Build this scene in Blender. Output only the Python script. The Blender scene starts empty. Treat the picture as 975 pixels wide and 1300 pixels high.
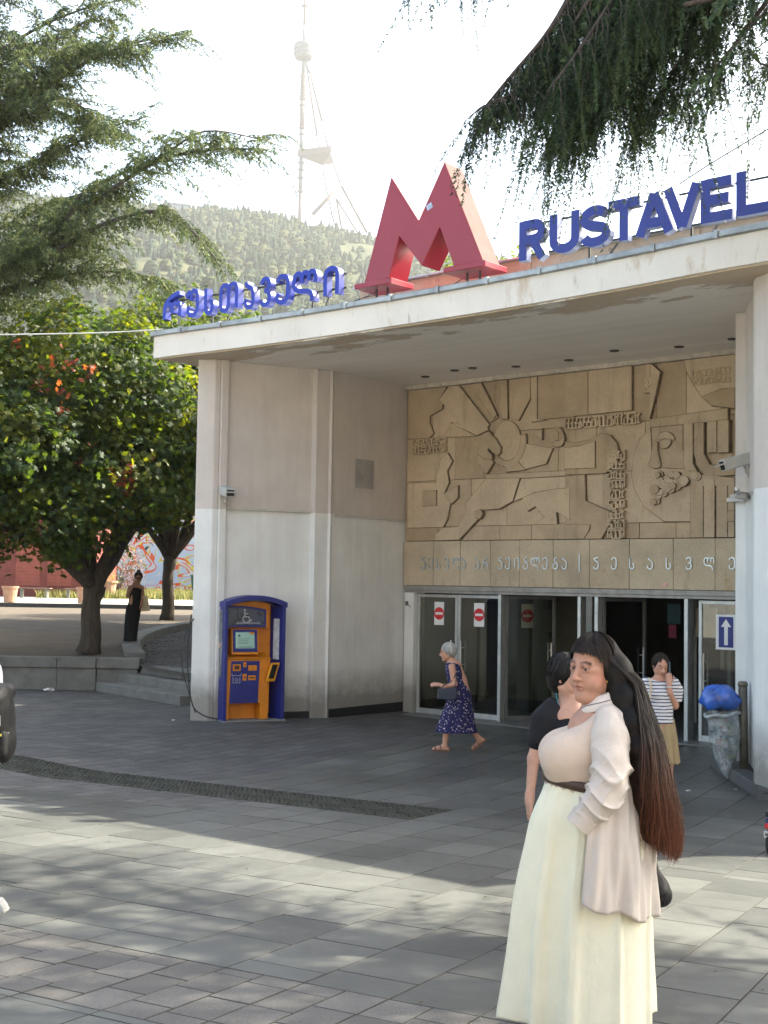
import bpy, bmesh, math, random
import numpy as np
from mathutils import Vector, Matrix
R = math.radians
rnd = random.Random(7)
nrng = np.random.default_rng(7)
scn = bpy.context.scene
COL = scn.collection

# ------------------------------------------------------------------ camera
F = 1600.0; PITCH = math.atan(88/1600); ROLL = R(.9); CZ = 2.42
cam_d = bpy.data.cameras.new('camera'); cam = bpy.data.objects.new('camera', cam_d); COL.objects.link(cam)
cam_d.sensor_fit = 'HORIZONTAL'; cam_d.sensor_width = 27.0; cam_d.lens = 27.0*F/975.0
cam_d.clip_start = .1; cam_d.clip_end = 6000
cam.matrix_world = Matrix.Translation((0, 0, CZ)) @ Matrix.Rotation(R(90)+PITCH, 4, 'X') @ Matrix.Rotation(ROLL, 4, 'Z')
scn.camera = cam

# ------------------------------------------------------------------ light
SUN_EL, SUN_AZ = R(42), math.atan2(.917, .401)       # azimuth from +Y towards +X
w = bpy.data.worlds.new('World'); scn.world = w; w.use_nodes = True
nt = w.node_tree; nt.nodes.clear()
sky = nt.nodes.new('ShaderNodeTexSky'); sky.sky_type = 'NISHITA'; sky.sun_disc = False
sky.sun_elevation = SUN_EL; sky.sun_rotation = SUN_AZ
sky.air_density = 1.0; sky.dust_density = 5.0; sky.ozone_density = 1.0; sky.altitude = 400
bg = nt.nodes.new('ShaderNodeBackground'); bg.inputs[1].default_value = .13
wo = nt.nodes.new('ShaderNodeOutputWorld')
nt.links.new(sky.outputs[0], bg.inputs[0]); nt.links.new(bg.outputs[0], wo.inputs[0])
sd = bpy.data.lights.new('sun', 'SUN'); sun = bpy.data.objects.new('sun', sd); COL.objects.link(sun)
sd.energy = 5.0; sd.angle = R(.55); sd.color = (1, .94, .84)
sdir = Vector((math.sin(SUN_AZ)*math.cos(SUN_EL), math.cos(SUN_AZ)*math.cos(SUN_EL), math.sin(SUN_EL)))
sun.rotation_euler = sdir.to_track_quat('Z', 'Y').to_euler(); sun.location = (0, 0, 60)
scn.view_settings.view_transform = 'Standard'; scn.view_settings.look = 'None'
scn.view_settings.exposure = 2.32; scn.view_settings.gamma = 1.0
try: scn.view_settings.use_white_balance = True; scn.view_settings.white_balance_temperature = 6950; scn.view_settings.white_balance_tint = 4
except Exception: pass
scn.render.film_transparent = False
try:
    scn.cycles.max_bounces = 8; scn.cycles.transparent_max_bounces = 12
    scn.cycles.volume_bounces = 1; scn.cycles.use_denoising = True
except Exception: pass

# ------------------------------------------------------------------ survey of the place
cp, sp = math.cos(PITCH), math.sin(PITCH); cr, sr = math.cos(ROLL), math.sin(ROLL)
def ray(px, py):
    x, y = px-487.5, 650-py
    x, y = cr*x-sr*y, sr*x+cr*y
    return (x/F, (F*cp-y*sp)/F, (F*sp+y*cp)/F)
SA, SL = 13.2, .0625
def sst(x, a, b):
    t = min(1, max(0, (x-a)/(b-a))); return t*t*(3-2*t)
def gzs(s):
    s = max(s, -3); d = SA-s; return SL*.5*(d+math.sqrt(d*d+1.))-.01
def gz(X, Y):
    return gzs(X*.472+Y*.882) + .09*sst(-(X*.882-Y*.472), 10, 11.8)
def ground(px, py, fn=gz):
    r = ray(px, py); lo, hi = 1., 200.
    for _ in range(60):
        m = (lo+hi)/2
        if CZ+r[2]*m-fn(r[0]*m, r[1]*m) > 0: lo = m
        else: hi = m
    return Vector((r[0]*lo, r[1]*lo, fn(r[0]*lo, r[1]*lo)))
def at(px, py, Y):
    r = ray(px, py); k = Y/r[1]; return Vector((r[0]*k, Y, CZ+r[2]*k))
U = (.7627, -.6468); N = (-.6468, -.7627); OB = (.55, 23.4)
def B(t, w, z=0.): return Vector((OB[0]+U[0]*t+N[0]*w, OB[1]+U[1]*t+N[1]*w, z))
def onw(px, py, w):                       # facade plane w metres in front of the back wall -> (t, z)
    r = ray(px, py); k = (w+OB[0]*N[0]+OB[1]*N[1])/(r[0]*N[0]+r[1]*N[1])
    dx, dy = r[0]*k-OB[0], r[1]*k-OB[1]
    return (dx*U[0]+dy*U[1], CZ+r[2]*k)
def PQ(p, q): return (p*.882+q*.472, -p*.472+q*.882)       # paving grid -> world

# ------------------------------------------------------------------ materials
class NT:
    def __init__(s, name):
        s.m = bpy.data.materials.new(name); s.m.use_nodes = True; s.t = s.m.node_tree; s.t.nodes.clear()
        s.out = s.n('ShaderNodeOutputMaterial')
        s.tc = s.n('ShaderNodeTexCoord')
    def n(s, typ, **kw):
        x = s.t.nodes.new(typ)
        for k, v in kw.items(): setattr(x, k, v)
        return x
    def l(s, a, b): s.t.links.new(a, b)
    def noise(s, scale, detail=4, rough=.6, vec=None, stretch=None, dist=0):
        x = s.n('ShaderNodeTexNoise'); x.inputs['Scale'].default_value = scale
        x.inputs['Detail'].default_value = detail; x.inputs['Roughness'].default_value = rough
        x.inputs['Distortion'].default_value = dist
        v = vec or s.tc.outputs['Object']
        if stretch:
            mp = s.n('ShaderNodeMapping'); mp.inputs['Scale'].default_value = stretch; s.l(v, mp.inputs[0]); v = mp.outputs[0]
        s.l(v, x.inputs['Vector']); return x.outputs['Fac']
    def ramp(s, fac, a, b, ca=(0, 0, 0, 1), cb=(1, 1, 1, 1)):
        x = s.n('ShaderNodeValToRGB'); e = x.color_ramp.elements
        e[0].position = a; e[1].position = b; e[0].color = ca; e[1].color = cb
        s.l(fac, x.inputs[0]); return x.outputs[0]
    def mix(s, fac, a, b, mode='MIX'):
        x = s.n('ShaderNodeMix', data_type='RGBA', blend_type=mode)
        for i, v in ((0, fac), (6, a), (7, b)):
            if isinstance(v, (int, float)): x.inputs[i].default_value = v
            elif isinstance(v, tuple): x.inputs[i].default_value = (*v, 1) if len(v) == 3 else v
            else: s.l(v, x.inputs[i])
        return x.outputs[2]
    def math(s, op, a, b=None):
        x = s.n('ShaderNodeMath', operation=op)
        for i, v in ((0, a), (1, b)):
            if v is None: continue
            if isinstance(v, (int, float)): x.inputs[i].default_value = v
            else: s.l(v, x.inputs[i])
        return x.outputs[0]
    def sep(s, v=None):
        x = s.n('ShaderNodeSeparateXYZ'); s.l(v or s.tc.outputs['Object'], x.inputs[0]); return x.outputs
    def bsdf(s, col, rough=.7, metal=0., spec=.5, bump=None, bstr=.2, bdist=.02, **kw):
        p = s.n('ShaderNodeBsdfPrincipled')
        if isinstance(col, tuple): p.inputs['Base Color'].default_value = (*col[:3], 1)
        else: s.l(col, p.inputs['Base Color'])
        if isinstance(rough, (int, float)): p.inputs['Roughness'].default_value = rough
        else: s.l(rough, p.inputs['Roughness'])
        p.inputs['Metallic'].default_value = metal; p.inputs['Specular IOR Level'].default_value = spec
        for k, v in kw.items(): p.inputs[k].default_value = v
        if bump is not None:
            b = s.n('ShaderNodeBump'); b.inputs['Strength'].default_value = bstr; b.inputs['Distance'].default_value = bdist
            s.l(bump, b.inputs['Height']); s.l(b.outputs[0], p.inputs['Normal'])
        s.l(p.outputs[0], s.out.inputs[0]); s.p = p; return s.m
def mul(c, k): return tuple(min(1, x*k) for x in c)
MC = {}
def M(name, col, rough=.7, var=.18, scale=3, bump=.15, bscale=60, metal=0., spec=.4, dirt=0., **kw):
    if name in MC: return MC[name]
    s = NT(name)
    c = s.mix(s.ramp(s.noise(scale, 5), .3, .7), mul(col, 1-var), mul(col, 1+var))
    if dirt: c = s.mix(s.ramp(s.noise(scale*2.3, 6, .7), .55, .75, (0, 0, 0, 1), (dirt, dirt, dirt, 1)), c, (.07, .06, .045))
    r = s.math('ADD', s.math('MULTIPLY', s.noise(scale*3, 3), .2), rough-.1)
    MC[name] = s.bsdf(c, r, metal, spec, s.noise(bscale, 3), bump, .01, **kw); return MC[name]
def MV(name, rough=.6, spec=.3, bump=.1, bscale=80, sub=0., transl=0., noise=.15, nscale=20, tcol=None, crease=0., cst=None):
    """colour from the vertex attribute 'Col' (surface's own colour), small noise on it"""
    if name in MC: return MC[name]
    s = NT(name); a = s.n('ShaderNodeAttribute', attribute_name='Col')
    f = s.ramp(s.noise(nscale, 4), .25, .75, (1-noise,)*3+(1,), (1+noise,)*3+(1,))
    c = s.mix(1., a.outputs[0], f, 'MULTIPLY')
    h_ = s.noise(bscale, 3)
    if crease: h_ = s.math('ADD', s.math('MULTIPLY', h_, .12), s.math('MULTIPLY', s.noise(crease, 5, .55, None, cst, 1.2), 1.))
    m = s.bsdf(c, rough, 0., spec, h_, .4 if crease else bump, .02 if crease else .005)
    if sub:
        s.p.inputs['Subsurface Weight'].default_value = sub; s.p.inputs['Subsurface Radius'].default_value = (.012, .004, .002)
        s.p.inputs['Subsurface Scale'].default_value = .6
    if transl:
        t = s.n('ShaderNodeBsdfTranslucent'); s.l(s.mix(1., c, tcol, 'MULTIPLY') if tcol else c, t.inputs[0]); mx = s.n('ShaderNodeMixShader'); mx.inputs[0].default_value = transl
        s.l(s.p.outputs[0], mx.inputs[1]); s.l(t.outputs[0], mx.inputs[2]); s.l(mx.outputs[0], s.out.inputs[0])
    MC[name] = m; return m

# ------------------------------------------------------------------ object helpers
def link(o, parent=None):
    COL.objects.link(o)
    if parent is not None: o.parent = parent
    return o
def thing(name, label, cat, loc=(0, 0, 0), rz=0., group=None):
    o = bpy.data.objects.new(name, None); o.empty_display_size = .2
    COL.objects.link(o); o.location = loc; o.rotation_euler = (0, 0, rz)
    o['label'] = label; o['category'] = cat
    if group: o['group'] = group
    return o
def tag(o, label, cat, group=None):
    o['label'] = label; o['category'] = cat
    if group: o['group'] = group
    return o
def struct(o): o['kind'] = 'structure'; return o
def stuff(o): o['kind'] = 'stuff'; return o
def mesh_obj(name, me, mat, parent=None):
    if mat is not None and len(me.materials) == 0: me.materials.append(mat)
    o = bpy.data.objects.new(name, me); return link(o, parent)
def npmesh(name, V, Fc, mat, parent=None, col=None, smooth=False, fcol=None):
    """V (n,3), Fc (m,k) numpy"""
    V = np.asarray(V, np.float32); Fc = np.asarray(Fc, np.int32)
    me = bpy.data.meshes.new(name); k = Fc.shape[1]
    me.vertices.add(len(V)); me.vertices.foreach_set('co', V.ravel())
    me.loops.add(Fc.size); me.loops.foreach_set('vertex_index', Fc.ravel())
    me.polygons.add(len(Fc)); me.polygons.foreach_set('loop_start', np.arange(0, Fc.size, k, dtype=np.int32))
    try: me.polygons.foreach_set('loop_total', np.full(len(Fc), k, np.int32))
    except Exception: pass
    me.polygons.foreach_set('use_smooth', np.full(len(Fc), smooth, bool))
    me.update(calc_edges=True)
    if col is not None:
        a = me.color_attributes.new('Col', 'FLOAT_COLOR', 'POINT')
        c = np.ones((len(V), 4), np.float32); c[:, :3] = col; a.data.foreach_set('color', c.ravel())
    return mesh_obj(name, me, mat, parent)
class G:
    def __init__(s): s.v = []; s.f = []
    def add(s, vs, fs):
        n = len(s.v); s.v += [tuple(v) for v in vs]; s.f += [tuple(i+n for i in f) for f in fs]; return s
    BF = [(0, 3, 2, 1), (4, 5, 6, 7), (0, 1, 5, 4), (1, 2, 6, 5), (2, 3, 7, 6), (3, 0, 4, 7)]
    def box(s, x0, x1, y0, y1, z0, z1):
        return s.add([(x0, y0, z0), (x1, y0, z0), (x1, y1, z0), (x0, y1, z0), (x0, y0, z1), (x1, y0, z1), (x1, y1, z1), (x0, y1, z1)], s.BF)
    def obox(s, c, ax, ay, az):
        c, ax, ay, az = map(Vector, (c, ax, ay, az))
        return s.add([c+ax*a+ay*b+az*d for d in (-1, 1) for a, b in ((-1, -1), (1, -1), (1, 1), (-1, 1))], s.BF)
    def prism(s, poly, z0, z1, flip=False):
        """poly of (x,y); or general: z0,z1"""
        n = len(poly); area = sum(poly[i][0]*poly[(i+1) % n][1]-poly[(i+1) % n][0]*poly[i][1] for i in range(n))
        if area < 0: poly = poly[::-1]
        vs = [(p[0], p[1], z0) for p in poly]+[(p[0], p[1], z1) for p in poly]
        fs = [tuple(range(n-1, -1, -1)), tuple(range(n, 2*n))]+[(i, (i+1) % n, n+(i+1) % n, n+i) for i in range(n)]
        return s.add(vs, fs)
    def slab(s, poly, y0, y1):
        """poly of (x,z) extruded in y from y0 (front) to y1 (back)"""
        n = len(poly); area = sum(poly[i][0]*poly[(i+1) % n][1]-poly[(i+1) % n][0]*poly[i][1] for i in range(n))
        if area < 0: poly = poly[::-1]
        vs = [(p[0], y0, p[1]) for p in poly]+[(p[0], y1, p[1]) for p in poly]
        fs = [tuple(range(n)), tuple(range(2*n-1, n-1, -1))]+[(i, n+i, n+(i+1) % n, (i+1) % n) for i in range(n)]
        return s.add(vs, fs)
    def tube(s, pts, rad, n=8, caps=True):
        pts = [Vector(p) for p in pts]
        if not isinstance(rad, (list, tuple)): rad = [rad]*len(pts)
        b = len(s.v); prev = None
        for i, p in enumerate(pts):
            d = (pts[min(i+1, len(pts)-1)]-pts[max(i-1, 0)])
            d = d.normalized() if d.length > 1e-9 else Vector((0, 0, 1))
            if prev is None:
                a = Vector((0, 0, 1)) if abs(d.z) < .9 else Vector((1, 0, 0)); x = d.cross(a).normalized()
            else: x = (prev-d*prev.dot(d)).normalized()
            y = d.cross(x); prev = x
            for k in range(n):
                t = 2*math.pi*k/n; s.v.append(tuple(p+(x*math.cos(t)+y*math.sin(t))*rad[i]))
        for i in range(len(pts)-1):
            for k in range(n):
                a0 = b+i*n+k; a1 = b+i*n+(k+1) % n; s.f.append((a0, a1, a1+n, a0+n))
        if caps:
            s.f.append(tuple(b+k for k in range(n-1, -1, -1))); e = b+(len(pts)-1)*n; s.f.append(tuple(e+k for k in range(n)))
        return s
    def lathe(s, c, prof, n=20, ax=None):
        """prof list of (r,z) around z axis at c"""
        b = len(s.v); c = Vector(c)
        for r, z in prof:
            for k in range(n):
                t = 2*math.pi*k/n; s.v.append((c.x+r*math.cos(t), c.y+r*math.sin(t), c.z+z))
        for i in range(len(prof)-1):
            for k in range(n):
                a0 = b+i*n+k; a1 = b+i*n+(k+1) % n; s.f.append((a0, a1, a1+n, a0+n))
        s.f.append(tuple(b+k for k in range(n-1, -1, -1))); e = b+(len(prof)-1)*n; s.f.append(tuple(e+k for k in range(n)))
        return s
    def obj(s, name, mat, parent=None, bevel=0., smooth=False, seg=1):
        me = bpy.data.meshes.new(name); me.from_pydata(s.v, [], s.f); me.update()
        if bevel:
            bm = bmesh.new(); bm.from_mesh(me)
            es = [e for e in bm.edges if len(e.link_faces) == 2 and e.calc_face_angle(0) > .5]
            bmesh.ops.bevel(bm, geom=es, offset=bevel, segments=seg, affect='EDGES', profile=.6, clamp_overlap=True)
            bm.to_mesh(me); bm.free()
        if smooth: me.polygons.foreach_set('use_smooth', [True]*len(me.polygons))
        return mesh_obj(name, me, mat, parent)
def smooth_poly(pts, k=4, closed=False):
    """Catmull-Rom"""
    P = [np.array(p, float) for p in pts]; n = len(P); out = []
    for i in range(n if closed else n-1):
        a, b, c, d = (P[(i-1) % n], P[i], P[(i+1) % n], P[(i+2) % n]) if closed else (P[max(i-1, 0)], P[i], P[i+1], P[min(i+2, n-1)])
        for j in range(k):
            t = j/k; out.append(.5*((2*b)+(-a+c)*t+(2*a-5*b+4*c-d)*t*t+(-a+3*b-3*c+d)*t**3))
    if not closed: out.append(P[-1])
    return [tuple(p) for p in out]
def strokes(g, paths, half, x0, z0, sx, sz, yf, yb, sm=3, eps=.0015):
    """letter of ribbons in the x-z plane, front at y=yf, back at yb"""
    for j, path in enumerate(paths):
        P = smooth_poly(path, sm) if sm > 1 and len(path) > 2 else path
        P = [np.array((x0+p[0]*sx, z0+p[1]*sz)) for p in P]; n = len(P); L = []; Rr = []
        for i in range(n):
            d1 = P[i]-P[i-1] if i else P[1]-P[0]; d2 = P[i+1]-P[i] if i < n-1 else d1
            d1 = d1/(np.linalg.norm(d1)+1e-9); d2 = d2/(np.linalg.norm(d2)+1e-9)
            t = d1+d2; t = t/(np.linalg.norm(t)+1e-9); nn = np.array((-t[1], t[0]))
            c = max(.55, float(np.dot(t, d1))); hh = half/c
            L.append(P[i]+nn*hh); Rr.append(P[i]-nn*hh)
        e = j*eps; vs = []
        for i in range(n):
            vs += [(L[i][0], yf-e, L[i][1]), (Rr[i][0], yf-e, Rr[i][1]), (Rr[i][0], yb-e, Rr[i][1]), (L[i][0], yb-e, L[i][1])]
        fs = [(0, 1, 2, 3)[::-1], tuple(4*(n-1)+k for k in range(4))]
        for i in range(n-1):
            a = 4*i; b = a+4
            for k in range(4): fs.append((a+k, a+(k+1) % 4, b+(k+1) % 4, b+k))
        g.add(vs, fs)
GL = {
 'ე': (.42, [[(0, .78), (.06, .94), (.2, 1), (.35, .94), (.42, .76), (.42, .24), (.35, .06), (.2, 0), (.05, .06), (0, .22), (.06, .36)]]),
 'ვ': (.45, [[(0, .8), (.08, .96), (.23, 1), (.38, .93), (.42, .76), (.35, .6), (.16, .54)], [(.2, .54), (.37, .48), (.45, .3), (.4, .08), (.23, 0), (.07, .05), (0, .2)]]),
 'ს': (.42, [[(.04, 1), (.04, .22), (.1, .06), (.24, 0), (.37, .06), (.42, .24), (.38, .42), (.24, .5)]]),
 'ა': (.42, [[(.03, 1), (.08, .86), (.28, .74), (.4, .56), (.42, .22), (.34, .04), (.2, 0), (.06, .05), (0, .2), (.04, .34)]]),
 'რ': (.58, [[(.56, 1), (.36, .94), (.14, .76), (.03, .46), (.03, 0)], [(.05, .42), (.14, .58), (.26, .56), (.3, .4), (.3, .22)], [(.3, .46), (.4, .6), (.53, .55), (.58, .38), (.58, .02)]]),
 'უ': (.5, [[(0, .74), (.03, .9), (.12, .95), (.2, .86), (.2, .62)], [(.2, .84), (.3, .99), (.44, .94), (.5, .76), (.5, .24), (.42, .06), (.27, 0), (.12, .06), (.07, .22), (.12, .36)]]),
 'თ': (.74, [[(.36, .5), (.36, .76), (.3, .95), (.18, 1), (.05, .94), (0, .76), (0, .24), (.05, .06), (.18, 0), (.3, .05), (.36, .24), (.36, .5)], [(.36, .74), (.43, .95), (.56, 1), (.69, .94), (.74, .76), (.74, .02)]]),
 'ლ': (.86, [[(.3, .6), (.3, .82), (.22, .98), (.1, .97), (.02, .84), (0, .6), (.06, .42), (.24, .32), (.55, .26), (.68, .1), (.7, -.12)], [(.3, .82), (.38, .98), (.5, .97), (.56, .84), (.56, .66)], [(.56, .84), (.63, .98), (.76, .96), (.82, .8), (.82, .56)]]),
 'ი': (.44, [[(0, .02), (0, .74), (.07, .94), (.22, 1), (.37, .94), (.44, .74), (.44, .02)]]),
 'შ': (.44, [[(.4, 1), (.22, .98), (.08, .86), (.14, .72), (.34, .64), (.44, .46), (.42, .16), (.3, .02), (.14, 0), (.02, .08), (0, .22)], [(.0, .96), (.1, .86)]]),
 'ძ': (.44, [[(.36, 1), (.2, .98), (.1, .86), (.18, .7), (.36, .6), (.44, .4), (.42, .16), (.3, .02), (.14, 0), (.02, .1), (0, .3)], [(.1, .5), (.28, .62)]]),
 'ბ': (.44, [[(.38, 1), (.18, .96), (.1, .82), (.16, .66), (.36, .54), (.44, .34), (.38, .08), (.22, 0), (.06, .06), (0, .24), (.06, .42), (.24, .5)]]),
 '|': (.06, [[(.03, 1.35), (.03, -.3)]]),
}
# ------------------------------------------------------------------ ground and paving
m_under = M('joint_sand', (.055, .052, .048), .95)
m_plaza = M('far_paving', (.2, .2, .19), .85)
ss = [-1400, -60, -3, -1, 1, 3, 5, 7, 9, 11, 12, 12.7, 13.2, 13.7, 14.4, 16, 20, 30, 60, 1400]
ps = [-1400, -60, -30, -14, -11.8, -11.2, -10.6, -10, -5, 10, 30, 60, 1400]
V = []; Fc = []
for s_ in ss:
    for p_ in ps:
        X, Y = PQ(p_, s_); V.append((X, Y, gzs(s_)+.09*sst(-p_, 10, 11.8)-.045))
for i in range(len(ss)-1):
    for j in range(len(ps)-1):
        a = i*len(ps)+j; Fc.append((a, a+1, a+1+len(ps), a+len(ps)))
gr = npmesh('ground', V, Fc, M('plaza_concrete', (.27, .26, .24), .9, .15, .8)); struct(gr)
V = []; Fc = []; ps2 = [-21, -14, -11.8, -11.2, -10.6, -10, -5, 7.5]; ss2 = [2.2, 3, 5, 7, 9, 11, 12, 12.7, 13.2, 13.7, 14.4, 16, 20, 25]
for s_ in ss2:
    for p_ in ps2:
        X, Y = PQ(p_, s_); V.append((X, Y, gz(X, Y)-.024))
for i in range(len(ss2)-1):
    for j in range(len(ps2)-1):
        a = i*len(ps2)+j; Fc.append((a, a+1, a+1+len(ps2), a+len(ps2)))
struct(npmesh('ground', V, Fc, m_under))

def paving_mat(name, attr):
    s = NT(name)
    if attr: r_ = s.n('ShaderNodeAttribute', attribute_name='Col').outputs[0]
    else: r_ = s.n('ShaderNodeObjectInfo').outputs['Random']
    geo = s.n('ShaderNodeNewGeometry'); pos = geo.outputs['Position']
    base = s.mix(r_, (.074, .077, .075), (.12, .123, .118))
    n1 = s.ramp(s.noise(.55, 5, .65, pos), .3, .72, (.62, .62, .61, 1), (1.2, 1.2, 1.18, 1))
    n2 = s.ramp(s.noise(14, 5, .7, pos), .3, .7, (.84, .84, .84, 1), (1.1, 1.1, 1.1, 1))
    c = s.mix(1., s.mix(1., base, n1, 'MULTIPLY'), n2, 'MULTIPLY')
    sp_ = s.ramp(s.noise(90, 2, .5, pos), .66, .72)          # grit and small spots
    c = s.mix(s.math('MULTIPLY', sp_, .35), c, (.07, .065, .06))
    gum = s.ramp(s.noise(9, 2, .4, pos), .70, .72)
    c = s.mix(s.math('MULTIPLY', gum, .45), c, (.09, .085, .08))
    c = s.mix(s.ramp(s.noise(.9, 6, .75, pos), .58, .74, (0, 0, 0, 1), (.5,)*3+(1,)), c, (.05, .048, .044))
    rg = s.math('ADD', s.math('MULTIPLY', s.noise(1.3, 4, .6, pos), .3), .27)
    return s.bsdf(c, rg, 0., .45, s.noise(160, 3, .6, pos), .25, .004)
def small_mat(name, attr):
    s = NT(name)
    if attr: r_ = s.n('ShaderNodeAttribute', attribute_name='Col').outputs[0]
    else: r_ = s.n('ShaderNodeObjectInfo').outputs['Random']
    pos = s.n('ShaderNodeNewGeometry').outputs['Position']
    base = s.mix(r_, (.082, .078, .074), (.118, .112, .107))
    n1 = s.ramp(s.noise(1.1, 5, .65, pos), .3, .7, (.75,)*3+(1,), (1.15,)*3+(1,))
    c = s.mix(1., base, n1, 'MULTIPLY')
    c = s.mix(1., c, s.ramp(s.noise(110, 3, .7, pos), .3, .7, (.62,)*3+(1,), (1.25,)*3+(1,)), 'MULTIPLY')
    return s.bsdf(c, .75, 0., .35, s.noise(130, 4, .7, pos), .7, .006)
m_slab, m_slab_s = paving_mat('paving_slab_stone', False), paving_mat('paving_slab_stone_far', True)
m_set, m_set_s = small_mat('rough_paver', False), small_mat('rough_paver_far', True)
GAP = .0065
def slab_geo(w_, l_, top=.0, th=.025, ch=.0025):
    a, b = w_/2-GAP/2, l_/2-GAP/2
    vs = []
    for (dx, dy, z) in ((0, 0, -th), (0, 0, top-ch), (ch, ch, top)):
        vs += [(-a+dx, -b+dy, z), (a-dx, -b+dy, z), (a-dx, b-dy, z), (-a+dx, b-dy, z)]
    fs = [(8, 9, 10, 11)]
    for k in (0, 4):
        for i in range(4): fs.append((k+i, k+(i+1) % 4, k+4+(i+1) % 4, k+4+i))
    return vs, fs
SLABM = {}
def slab_mesh(w_, l_, mat, nm):
    key = (round(w_, 3), round(l_, 3), nm)
    if key not in SLABM:
        vs, fs = slab_geo(w_, l_); me = bpy.data.meshes.new(nm); me.from_pydata(vs, [], fs); me.materials.append(mat); me.materials.append(m_under); SLABM[key] = me
        for p in me.polygons[1:]: p.material_index = 1
    return SLABM[key]
cells = []      # (p, q, wid, len, small)
r2 = random.Random(3)
def fill(p0, p1, q0, q1, w_, l_, small, skip=None):
    i0, i1 = math.floor(p0/w_+.5), math.floor(p1/w_+.5)
    for i in range(i0, i1):
        pc = (i+.5)*w_; off = r2.choice((0, .33, .5, .66))*l_; q = q0-off
        while q < q1-1e-4:
            a, b = max(q, q0), min(q+l_, q1)
            if b-a > .05 and not (skip and skip(pc, (a+b)/2)): cells.append((pc, (a+b)/2, w_, b-a, small))
            q += l_
PG0, PG1, QG0, QG1 = -12.6, -5.5, 10.95, 11.93       # the drain grating
SW, SLN = .23, .31
fill(-9, 3, 2.2, 4.35, .46, .62, 0)
fill(-9, 3.5, 4.35, 5.28, SW, SLN, 1)
fill(-14, 5, 5.28, 10.0, .46, .62, 0)
fill(-14.72, -7.36, 10.0, QG0, SW, SLN, 1)
fill(-7.36, 6, 10.0, QG0, .46, .62, 0)
fill(-5.5, 6, QG0, QG1, .46, .49, 0)
sm_edge = -8.74
fill(-20.7, sm_edge, QG1, 21.0, SW, SLN, 1)
fill(sm_edge+.0, 7, QG1, 24.5, .46, .62, 0)
bld_poly = None
def visible(pc, qc):
    X, Y = PQ(pc, qc)
    if Y < 3.6: return False
    px = 487.5+X/Y*F
    if not (-120 < px < 1095): return False
    dx, dy = X-OB[0], Y-OB[1]; t = dx*U[0]+dy*U[1]; w_ = dx*N[0]+dy*N[1]
    if w_ < -.9: return False
    if w_ < 4.4 and t < -1.15-.2*w_*0 and t > -1.4: return True
    if t < -1.3 and w_ < 1.0: return False
    return True
cells = [c for c in cells if visible(c[0], c[1])]
cells.sort(key=lambda c: PQ(c[0], c[1])[1])
def cell_frame(c):
    X, Y = PQ(c[0], c[1]); z = gz(X, Y); e = .15
    za, zb = gz(*PQ(c[0]-e, c[1])), gz(*PQ(c[0]+e, c[1])); zc, zd = gz(*PQ(c[0], c[1]-e)), gz(*PQ(c[0], c[1]+e))
    ax = Vector((.882*2*e, -.472*2*e, zb-za)).normalized(); ay = Vector((.472*2*e, .882*2*e, zd-zc)).normalized()
    az = ax.cross(ay).normalized(); ay = az.cross(ax)
    j = r2.uniform(-.0012, .0012)
    tl = Matrix.Rotation(r2.uniform(-.002, .002), 4, 'X') @ Matrix.Rotation(r2.uniform(-.002, .002), 4, 'Y')
    m = Matrix(((ax.x, ay.x, az.x, X), (ax.y, ay.y, az.y, Y), (ax.z, ay.z, az.z, z+j), (0, 0, 0, 1)))
    return m @ tl
pav = struct(bpy.data.objects.new('pavement', None)); COL.objects.link(pav)
for c in cells[:300]:
    nm = 'paver' if c[4] else 'paving_slab'
    o = bpy.data.objects.new(nm, slab_mesh(c[2], c[3], m_set if c[4] else m_slab, nm)); link(o, pav); o.matrix_local = cell_frame(c)
for small, mat in ((0, m_slab_s), (1, m_set_s)):
    VV = []; FF = []; CC = []
    for c in cells[300:]:
        if c[4] != small: continue
        vs, fs = slab_geo(c[2], c[3]); m = cell_frame(c); n = len(VV); t_ = r2.random()
        VV += [tuple(m @ Vector(v)) for v in vs]; FF += [tuple(i+n for i in f) for f in fs]; CC += [(t_, t_, t_)]*len(vs)
    o = stuff(npmesh('far_pavers' if small else 'far_paving_slabs', VV, FF, mat, pav, col=CC)); o.data.materials.append(m_under)
    mi = np.ones(len(FF), np.int32); mi[::9] = 0; o.data.polygons.foreach_set('material_index', mi)

# drain grating: two rows of cast panels with slots
m_iron = M('worn_iron', (.06, .062, .052), .55, .45, 2.5, .3, 90, metal=.35)
gt = thing('drain_grating', 'long double row of patterned iron grate panels set flush in the dark paving', 'grating', (*PQ(-9, 11.44), gz(*PQ(-9, 11.44))))
def grate_mesh():
    g = G(); n = 14; s_ = .485/n
    for i in range(n):
        for j in range(n):
            hole = (i % 3 == 1) and (j % 4 in (1, 2)) and 0 < i < n-1 and 0 < j < n-1
            x, y = -.2425+i*s_, -.2425+j*s_
            if not hole:
                dz = .006 if (i*7+j*3) % 5 < 2 else 0
                g.box(x, x+s_-.0006, y, y+s_-.0006, -.02, dz)
    me = bpy.data.meshes.new('grate_panel'); me.from_pydata(g.v, [], g.f); me.materials.append(m_iron); return me
gm = grate_mesh()
inv_gt = Matrix.Translation(gt.location).inverted()
for r_ in range(2):
    for k in range(14):
        c = (PG0+.25+k*.5075, QG0+.245+r_*.49, 0, 0, 0)
        o = bpy.data.objects.new('grate_panel', gm); link(o, gt); o.matrix_local = inv_gt @ cell_frame(c)
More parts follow.
